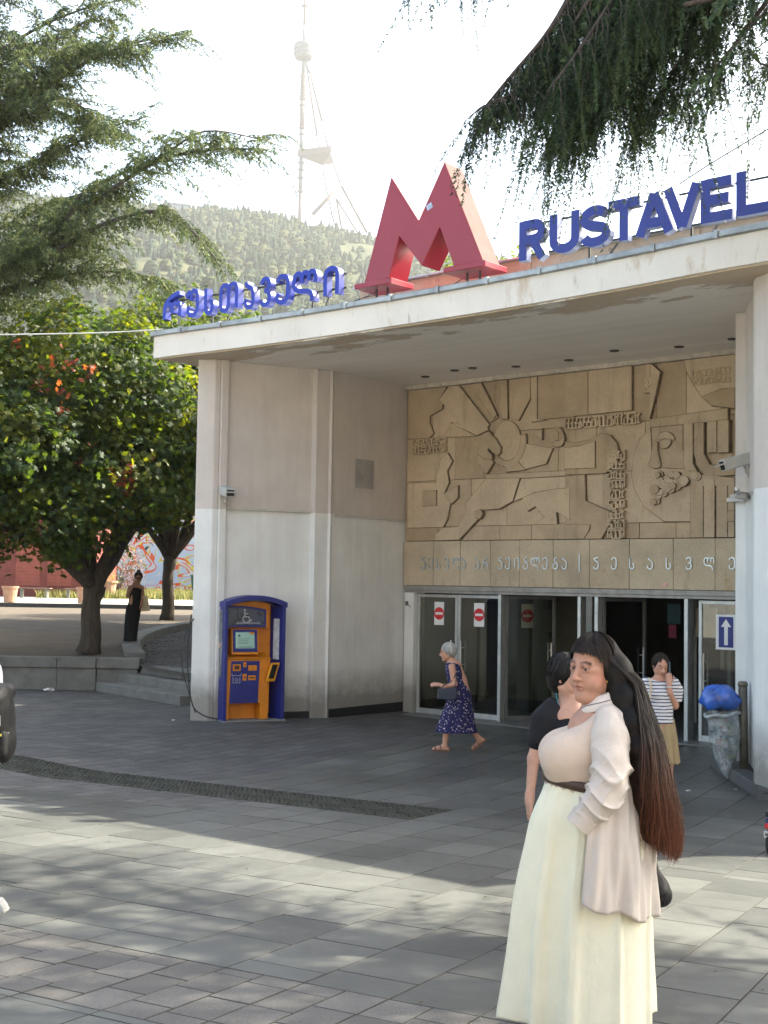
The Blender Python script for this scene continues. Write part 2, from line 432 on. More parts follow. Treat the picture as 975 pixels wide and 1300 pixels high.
# small service cover and its pale concrete collar
sc_ = cell_frame((-4.75, 12.1, 0, 0, 0)); g = G(); g.box(-.28, .28, -.28, .28, -.01, .004)
o = g.obj('service_cover', M('cover_metal', (.09, .09, .09), .5, .2, 4, .3, 50, metal=.5), bevel=.003); o.matrix_world = sc_
tag(o, 'small square metal cover in the paving just past the end of the drain grating', 'manhole cover')
# litter
def litter(px, py, size, col, lab, seed):
    rr = random.Random(seed); p = ground(px, py); n = 9; V = [(0, 0, size*.35)]; Fc = []
    for k in range(n):
        a = 2*math.pi*k/n; r_ = size*rr.uniform(.6, 1.); V.append((r_*math.cos(a), r_*.7*math.sin(a), size*rr.uniform(.0, .45)))
    for k in range(n):
        a = 2*math.pi*k/n; r_ = size*rr.uniform(.4, .8); V.append((r_*math.cos(a), r_*.6*math.sin(a), 0))
    for k in range(n):
        b = 1+(k+1) % n; Fc.append((0, 1+k, b)); Fc += [(1+k, 1+n+k, b), (b, 1+n+k, 1+n+(k+1) % n)]
    o = npmesh('litter', V, Fc, M('litter_'+str(seed), col, .4)); o.location = p+Vector((0, 0, .006)); tag(o, lab, 'litter')
litter(62, 877, .14, (.75, .75, .75), 'crumpled white plastic bag on the paving below the garden wall', 1)
litter(873, 1005, .035, (.7, .7, .72), 'scrap of white paper on the shaded paving near the waste bag', 2)
litter(934, 1003, .025, (.7, .68, .6), 'tiny white scrap beside the foot of the metal bin post', 3)
litter(313, 1104, .012, (.1, .08, .05), 'dark crumb on the paving in dappled light left of the long shadow', 4)
litter(220, 915, .03, (.8, .8, .78), 'white scrap of paper on the paving left of the kiosk', 5)

# fallen dry leaves and needles on the paving (nobody would count them)
PL = []
rl_ = random.Random(31)
for _ in range(420):
    p_, q_ = rl_.uniform(-13, 3), rl_.uniform(3.8, 18)
    X, Y = PQ(p_, q_)
    if Y < 3.5 or abs(X/Y) > .4: continue
    if math.sin(p_*1.3+q_*.7)+rl_.uniform(-1, 1) < .1: continue
    PL.append((X, Y, gz(X, Y)+.006))
PL = np.array(PL); n_ = len(PL); a_r = np.random.default_rng(2); ang = a_r.uniform(0, 6.28, n_); sz_ = a_r.uniform(.006, .02, n_)
VL = np.empty((n_, 4, 3))
for k_, (du, dv, dz) in enumerate(((-1, 0, 0), (0, -.35, .25), (1, 0, .1), (0, .35, .3))):
    VL[:, k_] = PL+np.stack([(du*np.cos(ang)-dv*np.sin(ang))*sz_, (du*np.sin(ang)+dv*np.cos(ang))*sz_, dz*sz_], 1)
cL = np.array([(.12, .07, .03), (.2, .13, .06), (.07, .05, .03), (.3, .26, .2)])[a_r.integers(0, 4, n_)]
fl_ = npmesh('fallen_leaves', VL.reshape(-1, 3), np.arange(4*n_).reshape(-1, 4), MV('dry_leaf', .8, .2), col=np.repeat(cL, 4, 0)); stuff(fl_); tag(fl_, 'tiny dry leaves and bits of litter scattered over the paving', 'fallen leaves')
# ------------------------------------------------------------------ station building (local x = along the front, y = into the building)
BR = math.atan2(U[1], U[0])
st = thing('station_building', 'white metro station porch with a wide flat roof, carved stone panel and glass doors', 'building', (OB[0], OB[1], 0), BR)
def wall_mat(name, up, lo, split=3.58):
    s = NT(name); z = s.sep()[2]; pos = s.tc.outputs['Object']
    n1 = s.ramp(s.noise(1.6, 6, .65), .3, .7, (.9,)*3+(1,), (1.06,)*3+(1,))
    streak = s.ramp(s.noise(3, 5, .6, None, (2.5, 2.5, .25)), .35, .7, (.95, .94, .93, 1), (1.02,)*3+(1,))
    m_ = s.math('GREATER_THAN', s.math('ADD', z, s.math('MULTIPLY', s.noise(30, 2), .006)), split)
    c = s.mix(m_, lo, up)
    c = s.mix(1., s.mix(1., c, n1, 'MULTIPLY'), streak, 'MULTIPLY')
    low = s.math('SUBTRACT', 1.15, z)                      # splash dirt near the pavement
    d = s.math('MULTIPLY', s.ramp(s.math('MULTIPLY', low, s.math('ADD', s.noise(2.4, 7, .75), .3)), .17, .62), .78)
    c = s.mix(d, c, (.16, .145, .12))
    chip = s.ramp(s.noise(16, 5, .7), .69, .72); low2 = s.ramp(s.math('SUBTRACT', 1.6, z), 0, 1.4)
    c = s.mix(s.math('MULTIPLY', chip, low2), c, (.09, .085, .075))
    spots = s.ramp(s.noise(38, 2, .5), .765, .785)
    c = s.mix(s.math('MULTIPLY', spots, .55), c, (.1, .09, .08))
    return s.bsdf(c, .75, 0., .3, s.noise(50, 5, .7), .12, .01)
m_wall = wall_mat('painted_wall', (.585, .54, .50), (.75, .765, .75))
m_dark = M('black_skirting', (.012, .012, .013), .6)
m_trim = M('pale_trim', (.5, .48, .45), .6, .12, 6, dirt=.5)
m_zinc = M('zinc_flashing', (.33, .35, .36), .45, .3, 2.2, .2, 25, metal=.55, dirt=.7)
CEIL = 6.08
def wp(*pts): return [(p[0], -p[1]) for p in pts]
# left wing, from the carved wall outwards; footprints as (t, w)
def wing(sgn, c0, pd=0.):
    f = (lambda t, w: (c0-t+(pd if w > 3.5 else 0), w)) if sgn < 0 else (lambda t, w: (t, w))
    g = G()
    g.prism(wp(f(-.2, -.2), f(-.16, 2.1), f(-.5, 2.1), f(-.6, -.2)), 0, CEIL)
    g.obj('wing_wall', m_wall, st)
    g = G(); g.prism(wp(f(-.3, 2.34), f(-.95, 3.92), f(-1.2, 3.85), f(-.62, 2.2)), 0, CEIL)
    g.obj('wing_wall', m_wall, st)
    g = G(); g.prism(wp(f(-.14, 2.08), f(-.12, 2.14), f(-.45, 2.3), f(-.45, 2.105)), 0, CEIL); g.obj('pilaster', m_wall, st, bevel=.006)
    g = G(); g.prism(wp(f(-.165, 2.16), f(-.215, 2.44), f(-.5, 2.4), f(-.5, 2.305)), 0, CEIL); g.obj('pilaster', m_wall, st, bevel=.01)
    g = G(); g.prism(wp(f(-.86, 3.9), f(-.9, 4.02), f(-1.2, 4.0), f(-1.2, 3.9)), 0, CEIL); g.obj('pilaster', m_wall, st, bevel=.006)
    g = G(); g.prism(wp(f(-.93, 4.025), f(-.96, 4.12), f(-1.2, 4.29), f(-1.34, 4.1), f(-1.26, 3.9), f(-1.205, 3.9)), 0, CEIL); g.obj('pier', m_wall, st, bevel=.012)
    g = G(); g.prism(wp(f(-1.0, 3.8), f(-1.25, 3.88), f(-1.3, -9), f(-1.0, -9)), 0, CEIL); g.obj('side_wall', m_wall, st)
    # ledge at the colour change, conduit-like strip
    g = G()
    g.obox((*wp(f(-.60, 3.16))[0], 3.6), Vector((f(.65, 0)[0]-f(0, 0)[0], 1.6, 0))*.5 if sgn > 0 else Vector((-.65, 1.6, 0))*.5, Vector((.022, 0, 0)), (0, 0, .022))
    g.obox((*wp(f(-.165, 1.02))[0], 3.56), (0, .98, 0), (.018, 0, 0), (0, 0, .02))
    g.obj('wall_ledge', m_trim, st)
    g = G(); g.prism(wp(f(-.19, 0), f(-.15, 2.07), f(-.3, 2.07), f(-.3, 0)), .0, .2); g.prism(wp(f(-.25, 2.4), f(-.93, 3.85), f(-1.1, 3.85), f(-.5, 2.4)), .0, .18)
    g.obj('skirting', m_dark, st)
wing(1, 0)
wing(-1, 7.25, .27)
g = G(); g.prism(wp((7.38, 2.3), (7.38, 2.52), (7.66, 2.6), (7.8, 3.2), (7.9, 3.1), (7.8, 2.3)), 3.545, 3.6); g.prism(wp((7.41, 2.32), (7.41, 2.49), (7.65, 2.57), (7.8, 3.1), (7.8, 2.32)), 3.602, 3.64); g.obj('pier_ledge', m_trim, st, bevel=.004)
g = G(); g.box(-1.0, 8.3, 8.8, 9, 0, CEIL); g.obj('rear_wall', m_wall, st)
g = G(); g.prism(wp((8.6, 3.6), (12.1, 3.6), (12.3, 1.7), (14.6, -.8), (14.6, -9), (8.6, -9)), 0, CEIL); g.obj('east_block', m_wall, st)
# thin thing on the wall: perforated vent plate, cable bracket
m_vent = M('vent_plate', (.36, .34, .32), .6)
g = G()
for i in range(9):
    for j in range(9):
        if (i+j) % 2 == 0: g.box(-.158, -.15, -.98-.052*(i+1), -.98-.052*i-.014, 4.1+j*.052, 4.1+j*.052+.04)
g.box(-.16, -.157, -1.46, -.97, 4.08, 4.6)
g.obj('vent_grille', m_vent, st)
# roof slab: curved (slightly concave) front
def edge(inset=0., n=24):
    pts = []
    for i in range(n+1):
        t = -1.85+inset+(8.85+1.85)*i/n
        pts.append((t, 4.72-inset-.3*(1-((t-3.5)/5.35)**2)*max(0, 1-abs((t-3.5)/5.36)**6)))
    return pts
EX = [(12.5, 4.72), (12.6, 2.9), (12.8, 1.9), (15.0, -.6), (15.0, -9.3), (-1.85, -9.3)]
def EXi(i): return [(12.5-i, 4.72-i), (12.6-i, 2.9-i*.3), (12.8-i, 1.9-i*.3), (15.0-i, -.6-i), (15.0-i, -9.3+i), (-1.85+i, -9.3+i)]
def soffit_mat():
    s = NT('soffit_paint'); x, y, z = s.sep()
    base = s.mix(s.ramp(s.noise(.5, 5, .6, None, (1, 1, 1)), .3, .7), (.78, .74, .675), (.86, .82, .755))
    st_ = s.ramp(s.noise(.8, 4, .6, None, (.25, 3, 1)), .4, .7, (.93,)*3+(1,), (1.04,)*3+(1,))
    c = s.mix(1., base, st_, 'MULTIPLY')
    e = s.math('MULTIPLY', s.math('ADD', s.math('MULTIPLY', y, -1.), -3.65), 1.35)   # peeling near the front edge
    pn = s.noise(1.5, 7, .65, None, (.55, 1.6, 1))
    pe = s.ramp(s.math('ADD', pn, s.math('MULTIPLY', e, .16)), .575, .6)
    c = s.mix(pe, c, s.mix(s.noise(9, 5, .7), (.46, .36, .25), (.62, .54, .43)))
    rim = s.ramp(s.math('ADD', pn, s.math('MULTIPLY', e, .16)), .545, .575); rim2 = s.math('MULTIPLY', s.math('SUBTRACT', rim, pe), .5)
    c = s.mix(rim2, c, (.16, .12, .08))
    return s.bsdf(c, .8, 0., .25, s.math('ADD', s.noise(12, 5, .7), s.math('MULTIPLY', pe, -1.4)), .3, .02)
def fascia_mat():
    s = NT('fascia_paint')
    c = s.mix(s.ramp(s.noise(.9, 6, .65), .3, .7), (.66, .625, .57), (.76, .73, .68))
    c = s.mix(s.ramp(s.noise(1.6, 6, .7, None, (1.2, 1.2, .5)), .56, .72, (0, 0, 0, 1), (.75,)*3+(1,)), c, (.38, .24, .12))
    c = s.mix(s.ramp(s.noise(5, 5, .7, None, (2, 2, .4)), .62, .74, (0, 0, 0, 1), (.5,)*3+(1,)), c, (.2, .16, .12))
    return s.bsdf(c, .75, 0., .3, s.noise(20, 5, .7), .3, .01)
e0 = edge()
g = G(); g.prism(wp(*(edge(.06)+EXi(.06))), CEIL, 6.2); g.obj('soffit', soffit_mat(), st)
g = G(); g.prism(wp(*(e0+EX)), 6.10, 6.46)
# cut out under-part is hidden by the soffit slab 2 cm lower
g.obj('fascia', fascia_mat(), st)
g = G(); ee = [(t, w+.05) for t, w in e0]; ee[0] = (ee[0][0]-.05, ee[0][1])
g.prism(wp(*(ee+[(12.55, 4.77), (12.65, 2.91), (12.85, 1.93), (15.06, -.58), (15.06, -9.36), (-1.9, -9.36)])), 6.461, 6.545)
g.obj('roof_flashing', m_zinc, st, bevel=.012)
for i in range(13):
    g = G(); t = -1.2+i*.86; w_ = 4.78-.3*(1-((t-3.5)/5.35)**2)*max(0, 1-abs((t-3.5)/5.36)**6)
    if t < 9: g.box(t, t+.05, -w_-.012, -w_+.06, 6.455, 6.553); g.obj('flashing_seam', m_zinc, st)
def attic_mat():
    s = NT('attic_render')
    c = s.mix(s.ramp(s.noise(1.5, 6, .7), .3, .7), (.42, .32, .23), (.56, .45, .34))
    c = s.mix(s.ramp(s.noise(5, 6, .7), .6, .7, (0, 0, 0, 1), (.6,)*3+(1,)), c, (.2, .14, .09))
    return s.bsdf(c, .85, 0., .2, s.noise(25, 5, .7), .4, .02)
g = G(); g.prism(wp((1.55, 3.35), (11.9, 3.35), (12.1, 1.4), (14.2, -1), (14.2, -8), (1.55, -8)), 6.55, 7.05); g.obj('attic', attic_mat(), st)
g = G(); g.prism(wp((1.45, 3.43), (11.97, 3.43), (12.18, 1.42), (14.28, -.98), (14.28, -8.1), (1.45, -8.1)), 7.052, 7.085); g.obj('attic_flashing', M('attic_zinc', (.45, .48, .5), .35, .2, 3, metal=.5), st, bevel=.008)
g = G()
for t in (4.75, 7.35, 9.6): g.box(t, t+.05, -3.37, -3.345, 6.56, 7.03)
g.obj('attic_battens', M('batten', (.5, .38, .27), .8), st)
# ceiling lamps in the soffit, small recessed ones
for px, py in ((600, 467), (655, 465), (577, 470), (722, 457), (780, 445), (862, 440), (930, 430), (540, 478)):
    r_ = ray(px, py); k = (6.08-CZ)/r_[2]; dx, dy = r_[0]*k-OB[0], r_[1]*k-OB[1]
    g = G(); g.lathe((dx*U[0]+dy*U[1], -(dx*N[0]+dy*N[1]), 6.066), [(.07, 0), (.08, .012), (.08, .02)], 12)
    o = g.obj('recessed_lamp', M('lamp_rim', (.05, .045, .04), .5), st)
# small cornice at the top of the carved wall
g = G(); g.box(-.18, 7.4, -.1, .0, 6.0, CEIL-.002); g.obj('cornice', M('cornice_plaster', (.5, .45, .38), .8, .25, 4, .5, 20, dirt=.8), st)

# ---- carved stone wall
def stone_mat(name, a, b_):
    s = NT(name); ri = s.n('ShaderNodeObjectInfo').outputs['Random']; pos = s.tc.outputs['Object']
    geo = s.n('ShaderNodeNewGeometry').outputs['Position']
    c = s.mix(ri, a, b_)
    c = s.mix(1., c, s.ramp(s.noise(1.1, 6, .65, geo), .3, .7, (.78, .76, .74, 1), (1.16, 1.14, 1.1, 1)), 'MULTIPLY')
    c = s.mix(s.ramp(s.noise(2.4, 5, .65, geo), .6, .72, (0, 0, 0, 1), (.45,)*3+(1,)), c, (.42, .25, .1))
    c = s.mix(s.ramp(s.noise(48, 3, .6, geo), .62, .7, (0, 0, 0, 1), (.7,)*3+(1,)), c, (.12, .09, .06))
    c = s.mix(s.ramp(s.noise(2.2, 5, .7, geo, (2.2, 2.2, .22)), .56, .76, (0, 0, 0, 1), (.5,)*3+(1,)), c, (.17, .13, .09))
    c = s.mix(1., c, s.ramp(s.noise(150, 3, .6, geo), .3, .7, (.82,)*3+(1,), (1.1,)*3+(1,)), 'MULTIPLY')
    return s.bsdf(c, .85, 0., .2, s.math('ADD', s.noise(60, 5, .75, geo), s.noise(9, 3, .5, geo)), .45, .012)
m_stone = stone_mat('carved_stone', (.43, .335, .23), (.60, .49, .36))
m_stone2 = stone_mat('frieze_stone', (.5, .42, .31), (.56, .48, .36))
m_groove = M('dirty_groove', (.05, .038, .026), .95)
m_side = M('shaded_dirty_side', (.10, .076, .05), .95, .5, 9)  # recess shade, along with dirt, put into the colour of the plate sides
m_shade_line = M('shaded_soiled_edge', (.21, .16, .108), .95, .4, 9)  # contact shade, along with soil, drawn as a darker rim round each piece
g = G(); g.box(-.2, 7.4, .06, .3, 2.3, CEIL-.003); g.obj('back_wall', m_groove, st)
ROW = [3.175, 3.43, 4.28, 5.08, 6.0]
JT = [[-.18, .6, 1.15, 1.95, 2.62, 3.25, 4.02, 4.7, 5.35, 5.95, 6.6, 7.38], [-.18, .62, 1.33, 2.1, 3.1, 4.4, 5.15, 5.9, 6.7, 7.38],
      [-.18, .95, 1.6, 2.35, 3.15, 3.9, 4.8, 5.5, 6.3, 7.38], [-.18, .42, 1.0, 1.45, 2.1, 3.48, 4.4, 5.0, 5.52, 6.1, 6.75, 7.38]]
for r_ in range(4):
    for a, b_ in zip(JT[r_][:-1], JT[r_][1:]):
        d = rnd.uniform(-.003, .003)
        g = G(); g.box(a+.004, b_-.004, d, .058, ROW[r_]+.004, ROW[r_+1]-.004); g.obj('stone', m_stone, st, bevel=.004)
FJ = [-.18, .53, 1.14, 1.8, 2.42, 3.1, 3.81, 4.55, 5.33, 6.04, 6.75, 7.38]
for a, b_ in zip(FJ[:-1], FJ[1:]):
    d = rnd.uniform(-.004, .004); g = G(); g.box(a+.004, b_-.004, -.06+d, .056, 2.36, 3.165); g.obj('frieze_stone', m_stone2, st, bevel=.004)
# relief: raised pieces, outline read off the wall, with their own thickness
def A3(x, y): return onw(510+x*.22564, 440+y*.22564, 0)
def A4(x, y): return onw(720+x*.2359, 440+y*.2359, 0)
ray_n = [0]
def relief(pts, th, fn=A3, k=1, nm='relief_stone', y0=0., ow=.013):
    P = [fn(*p) for p in pts]
    if k > 1: P = smooth_poly(P, k, closed=True)
    P = [(min(7.35, max(-.15, p[0])), min(5.99, max(3.18, p[1]))) for p in P]
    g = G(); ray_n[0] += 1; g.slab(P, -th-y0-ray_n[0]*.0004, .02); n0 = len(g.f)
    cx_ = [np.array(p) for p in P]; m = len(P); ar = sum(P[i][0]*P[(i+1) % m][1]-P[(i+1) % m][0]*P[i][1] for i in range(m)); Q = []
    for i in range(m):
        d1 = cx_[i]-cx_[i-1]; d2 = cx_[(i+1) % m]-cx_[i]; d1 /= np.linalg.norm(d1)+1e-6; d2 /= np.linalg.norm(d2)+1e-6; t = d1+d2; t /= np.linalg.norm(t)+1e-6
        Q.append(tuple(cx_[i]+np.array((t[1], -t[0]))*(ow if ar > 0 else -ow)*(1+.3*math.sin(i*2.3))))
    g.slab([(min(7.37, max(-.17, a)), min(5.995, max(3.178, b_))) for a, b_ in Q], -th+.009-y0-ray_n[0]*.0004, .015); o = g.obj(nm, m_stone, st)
    me = o.data; me.materials.append(m_side); me.materials.append(m_shade_line)
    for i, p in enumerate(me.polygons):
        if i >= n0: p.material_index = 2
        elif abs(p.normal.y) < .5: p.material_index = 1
    return o
relief([(50, 240), (260, 222), (218, 300), (238, 320), (232, 352), (165, 390), (162, 430), (185, 490), (160, 515), (45, 520)], .035)
relief([(275, 215), (330, 222), (500, 440), (490, 455), (495, 470), (430, 500), (285, 432), (340, 440), (220, 300)], .045)
relief([(345, 222), (455, 205), (548, 400), (505, 425)], .03)
relief([(395, 215), (455, 204), (545, 385), (525, 405)], .055)
relief([(500, 198), (600, 185), (605, 408), (575, 408)], .05)
relief([(640, 178), (730, 165), (730, 292), (665, 415), (622, 405)], .04)
relief([(735, 165), (770, 162), (770, 410), (820, 415), (740, 425)], .05)
relief([(285, 430), (425, 505), (232, 512), (262, 480)], .05)
sunp = [(600+75*math.cos(a), 530+112*math.sin(a)) for a in np.linspace(0, 2*math.pi, 26)[:-1]]
relief([(600+108*math.cos(a), 530+148*math.sin(a)) for a in np.linspace(-.25, 2.2, 16)]+[(600+78*math.cos(a), 530+116*math.sin(a)) for a in np.linspace(2.2, -.25, 16)], .05)
relief(sunp, .03)
relief([(505, 480), (470, 495), (452, 545), (443, 605), (480, 632), (522, 635), (520, 612), (498, 590), (500, 572), (552, 614), (568, 600), (570, 570), (540, 520), (522, 505)], .075)
relief([(500, 620), (440, 610), (440, 655), (485, 720), (525, 655)], .055)
relief([(690, 545), (855, 575), (820, 660), (700, 690), (650, 635), (680, 600)], .04)
relief([(590, 665), (655, 640), (705, 695), (600, 705)], .05)
relief([(757, 495), (800, 465), (800, 525)], .06)
relief([(487, 722), (955, 700), (955, 725), (700, 740), (487, 745)], .05)
relief([(487, 745), (675, 742), (635, 870), (560, 912), (460, 920), (468, 945), (445, 965), (335, 1085), (232, 1092), (203, 1092), (200, 1060), (250, 1020), (330, 1015), (378, 930), (375, 880)], .06)
relief([(680, 745), (955, 732), (955, 800), (895, 796), (760, 822), (690, 850), (640, 870)], .035)
relief([(690, 852), (760, 824), (895, 800), (955, 800), (955, 970), (880, 930), (885, 1000), (800, 1000), (765, 1000), (815, 960), (762, 898), (720, 925)], .055)
relief([(765, 1003), (890, 1003), (955, 985), (955, 1085), (818, 1085)], .05)
relief([(265, 600), (290, 645), (262, 700), (272, 765), (243, 832), (280, 880), (262, 970), (240, 1015), (40, 1020), (42, 770), (200, 768), (225, 640)], .03)
relief([(128, 815), (205, 812), (205, 895), (128, 898)], .05)
relief([(425, 930), (458, 918), (470, 940), (455, 968), (430, 965)], .075)
relief([(245, 830), (325, 785), (325, 850), (290, 885)], .045)
relief([(860, 560), (905, 560), (925, 520), (905, 465), (870, 460), (900, 490), (900, 530), (865, 535)], .05, k=3)
relief([(775, 162), (975, 140), (975, 395), (775, 410)], .035)
# right-hand half
relief([(0, 118), (118, 108), (118, 368), (0, 378)], .035, A4)
relief([(124, 107), (356, 88), (356, 343), (124, 366)], .045, A4)
relief([(0, 515), (60, 520), (130, 505), (190, 472), (240, 480), (275, 520), (288, 570), (272, 630), (220, 680), (110, 686), (0, 690)], .06, A4)
relief([(0, 548), (80, 540), (165, 512), (165, 655), (0, 660)], .085, A4)
relief([(0, 700), (103, 692), (108, 832), (268, 903), (192, 1038), (0, 1040)], .045, A4)
relief([(135, 960), (128, 990), (100, 1040), (0, 1040), (0, 960)], .06, A4)
relief([(462, 88), (512, 140), (490, 250), (458, 385)], .07, A4)
relief([(428, 90), (455, 88), (455, 250), (428, 250)], .04, A4)
relief([(640, 70), (915, 25), (915, 335), (870, 330), (790, 320), (735, 275), (690, 205), (655, 140)], .05, A4)
relief([(740, 270), (840, 235), (915, 225), (915, 335), (870, 328), (790, 318)], .07, A4)
relief([(462, 395), (875, 335), (875, 398), (462, 436)], .06, A4)
relief([(465, 440), (632, 424), (632, 560), (690, 660), (560, 655), (505, 650), (470, 640), (450, 635), (470, 560)], .05, A4)
relief([(455, 440), (400, 500), (365, 590), (355, 690), (370, 770), (420, 860), (530, 940), (660, 940), (740, 930), (740, 730), (690, 660), (560, 655), (465, 640)], .03, A4)
relief([(500, 560), (515, 625), (512, 650), (485, 655), (452, 640), (470, 600), (478, 520), (500, 520)], .085, A4, 2)
relief([(505, 480), (545, 460), (582, 480), (590, 505), (545, 495), (510, 505)], .08, A4, 2)
relief([(515, 515), (545, 502), (575, 512), (555, 545), (520, 548)], .085, A4, 2)
rb = random.Random(11)
for i in range(46):
    a = rb.random(); x = 470+a*240; lo_ = 850-a*150; hi_ = 690-a*10
    y = rb.uniform(hi_, lo_); r_ = rb.uniform(16, 30)
    relief([(x+r_*math.cos(q), y+r_*.9*math.sin(q)) for q in np.linspace(0, 6.28, 10)[:-1]], rb.uniform(.05, .1), A4, nm='beard_curl', ow=.004)
for k, (a, b_) in enumerate(((640, 688), (698, 748), (768, 818), (826, 884))):
    y1 = [690, 640, 575, 560][k]; top = [420, 415, 408, 402][k]
    relief([(a, top), (b_, top-3), (b_, y1-60), (b_+30, y1), (915, y1+20-k*8), (915, y1+60-k*8), (b_+10, y1+60), (a+15, y1), (a, y1-60)] if k < 2 else [(a, top), (b_, top-3), (b_, 570), (a, 572)], .045+.008*k, A4)
for k, (a, b_) in enumerate(((675, 742), (750, 806), (815, 872), (880, 912))):
    relief([(a, 715), (b_, 712), (b_, 1032), (a, 1034)], .05 if k % 2 else .035, A4)
relief([(880, 888), (915, 885), (915, 940), (880, 942)], .07, A4)
# carved inscriptions: bands of knot-like interlaced letters
m_ins = m_stone
def inscription(x0, x1, y0, y1, fn, seed, rows=1, vertical=False):
    rr = random.Random(seed); g = G()
    (t0, z0), (t1, z1) = fn(x0, y1), fn(x1, y0)
    za, zb = fn(x0, y0)[1], fn(x0, y1)[1]
    h = (za-zb)/rows; n = max(2, int((t1-t0)/(.075)))
    for r_ in range(rows):
        for i in range(n):
            x = t0+(i+.1)*(t1-t0)/n; wd = (t1-t0)/n*.8; z = zb+r_*h+.1*h; hh = h*.8
            q = rr.randrange(5)
            P = [[[(0, 1), (0, 0), (1, 0), (1, .55), (.45, .55)]], [[(0, 0), (0, 1), (1, 1), (1, .1)], [(.5, .6), (.5, 0)]], [[(1, 1), (.1, 1), (.1, .5), (.9, .5), (.9, 0), (0, 0)]],
                 [[(0, .1), (1, .1)], [(.5, 0), (.5, 1)], [(0, .7), (1, .9)]], [[(0, 1), (1, 1), (1, 0), (0, 0), (0, .6)]]][q]
            strokes(g, P, .011, x, z, wd, hh, -.075-.0005*(i % 3), .01, 1)
    g.obj('carved_inscription', m_ins, st)
inscription(72, 258, 525, 612, A3, 1, 2)
inscription(-2, 405, 385, 452, A4, 2, 1)
inscription(228, 322, 560, 1038, A4, 3, 9)
inscription(685, 888, 130, 215, A4, 4, 2)
inscription(428, 458, 175, 248, A4, 5, 2)
# frieze lettering
m_chrome = M('brushed_letter', (.5, .56, .6), .35, .1, 20, metal=.8)
g = G()
seq = [('შესვლა', [53, 73, 93, 115, 137, 160], 0), ('არ', [196, 216], 0), ('შეიძლება', [258, 278, 302, 325, 346, 377, 404, 428], 0), ('|', [473], 0),
       ('შესასვლელი', [512, 560, 607, 656, 704, 758, 806, 873, 925, 985], 0)]
for word, xs, _ in seq:
    for ch, x in zip(word, xs):
        t, zt = onw(510+x/2.097, 430+583/2.097, .07); _, zb = onw(510+x/2.097, 430+613/2.097, .07)
        g2 = G(); strokes(g2, GL[ch][1], .0075, t, zb, .2, zt-zb, -.085, -.068, 2, .0008); g2.obj('letter', m_chrome, st)
g = G(); tt, zz = onw(510+700/2.097, 430+660/2.097, .07); g.box(tt-.05, tt+.05, -.068, -.058, zz, zz+.06); g.obj('small_sticker', M('sticker', (.6, .35, .33), .5, .4, 30), st)

# ---- doors
m_alu = M('door_aluminium', (.5, .52, .52), .4, .12, 5, .1, 40, metal=.5, dirt=.25)
m_alud = M('dark_frame', (.16, .16, .15), .5, .2, 5, metal=.4)
def glass_mat():
    s = NT('door_glass'); t = s.n('ShaderNodeBsdfTransparent'); t.inputs[0].default_value = (.78, .8, .76, 1)
    gl = s.n('ShaderNodeBsdfGlossy'); gl.inputs['Roughness'].default_value = .02; gl.inputs[0].default_value = (.9, .9, .9, 1)
    fr = s.n('ShaderNodeFresnel'); fr.inputs[0].default_value = 1.6
    mx = s.n('ShaderNodeMixShader'); s.l(s.math('ADD', fr.outputs[0], .02), mx.inputs[0]); s.l(t.outputs[0], mx.inputs[1]); s.l(gl.outputs[0], mx.inputs[2]); s.l(mx.outputs[0], s.out.inputs[0]); return s.m
m_glass = glass_mat()
ZD = 2.2
g = G(); g.box(-.16, 7.4, -.05, .3, 2.27, 2.352); g.box(-.16, 7.4, -.03, .2, 2.22, 2.268); g.obj('door_header', M('header_metal', (.3, .29, .27), .5, .2, 5, metal=.2, dirt=.4), st, bevel=.004)
g = G(); g.box(-.17, .05, -.02, .3, 0, 2.22); g.obj('door_jamb', m_wall, st)
g = G(); g.box(-.17, 7.4, -.35, .5, -.02, .012); g.obj('threshold', M('threshold_stone', (.16, .16, .155), .5, .2, 3), st)
def door(t0, t1, name='glass_door', hinge=None, ang=0., frame=.055, mat=None, sign=None, handle='r'):
    mat = mat or m_alu; W_ = t1-t0; loc = (t0 if hinge != 'r' else t1, .1, 0)
    m = Matrix.Translation(loc) @ Matrix.Rotation(ang, 4, 'Z') @ Matrix.Translation((0 if hinge != 'r' else -W_, 0, 0))
    def put(o): o.matrix_local = m; return o
    g = G(); f = frame
    g.box(0, f, -.025, .025, .015, ZD); g.box(W_-f, W_, -.025, .025, .015, ZD); g.box(f, W_-f, -.024, .024, ZD-f, ZD); g.box(f, W_-f, -.024, .024, .015, .015+f*1.7)
    fr = put(g.obj(name, mat, st, bevel=.004))
    g = G(); g.box(f*.8, W_-f*.8, -.004, .004, .1, ZD-.04); g.obj('glass', m_glass, fr)
    hx = W_-f-.05 if handle == 'r' else f+.05
    if handle:
        g = G()
        for y in (-.07, .07):
            g.tube([(hx, y, .82), (hx, y, 1.38)], .014, 8)
        for z in (.95, 1.25): g.tube([(hx, -.07, z), (hx, .07, z)], .009, 6)
        g.obj('handle', M('steel_handle', (.6, .62, .64), .3, .05, 5, metal=.9), fr, smooth=False)
    if sign: sign(fr, W_)
    return fr
m_white = M('sign_white', (.72, .73, .72), .5, .04); m_red = M('sign_red', (.55, .02, .03), .5, .05); m_blue = M('sign_blue', (.02, .03, .2), .5, .05)
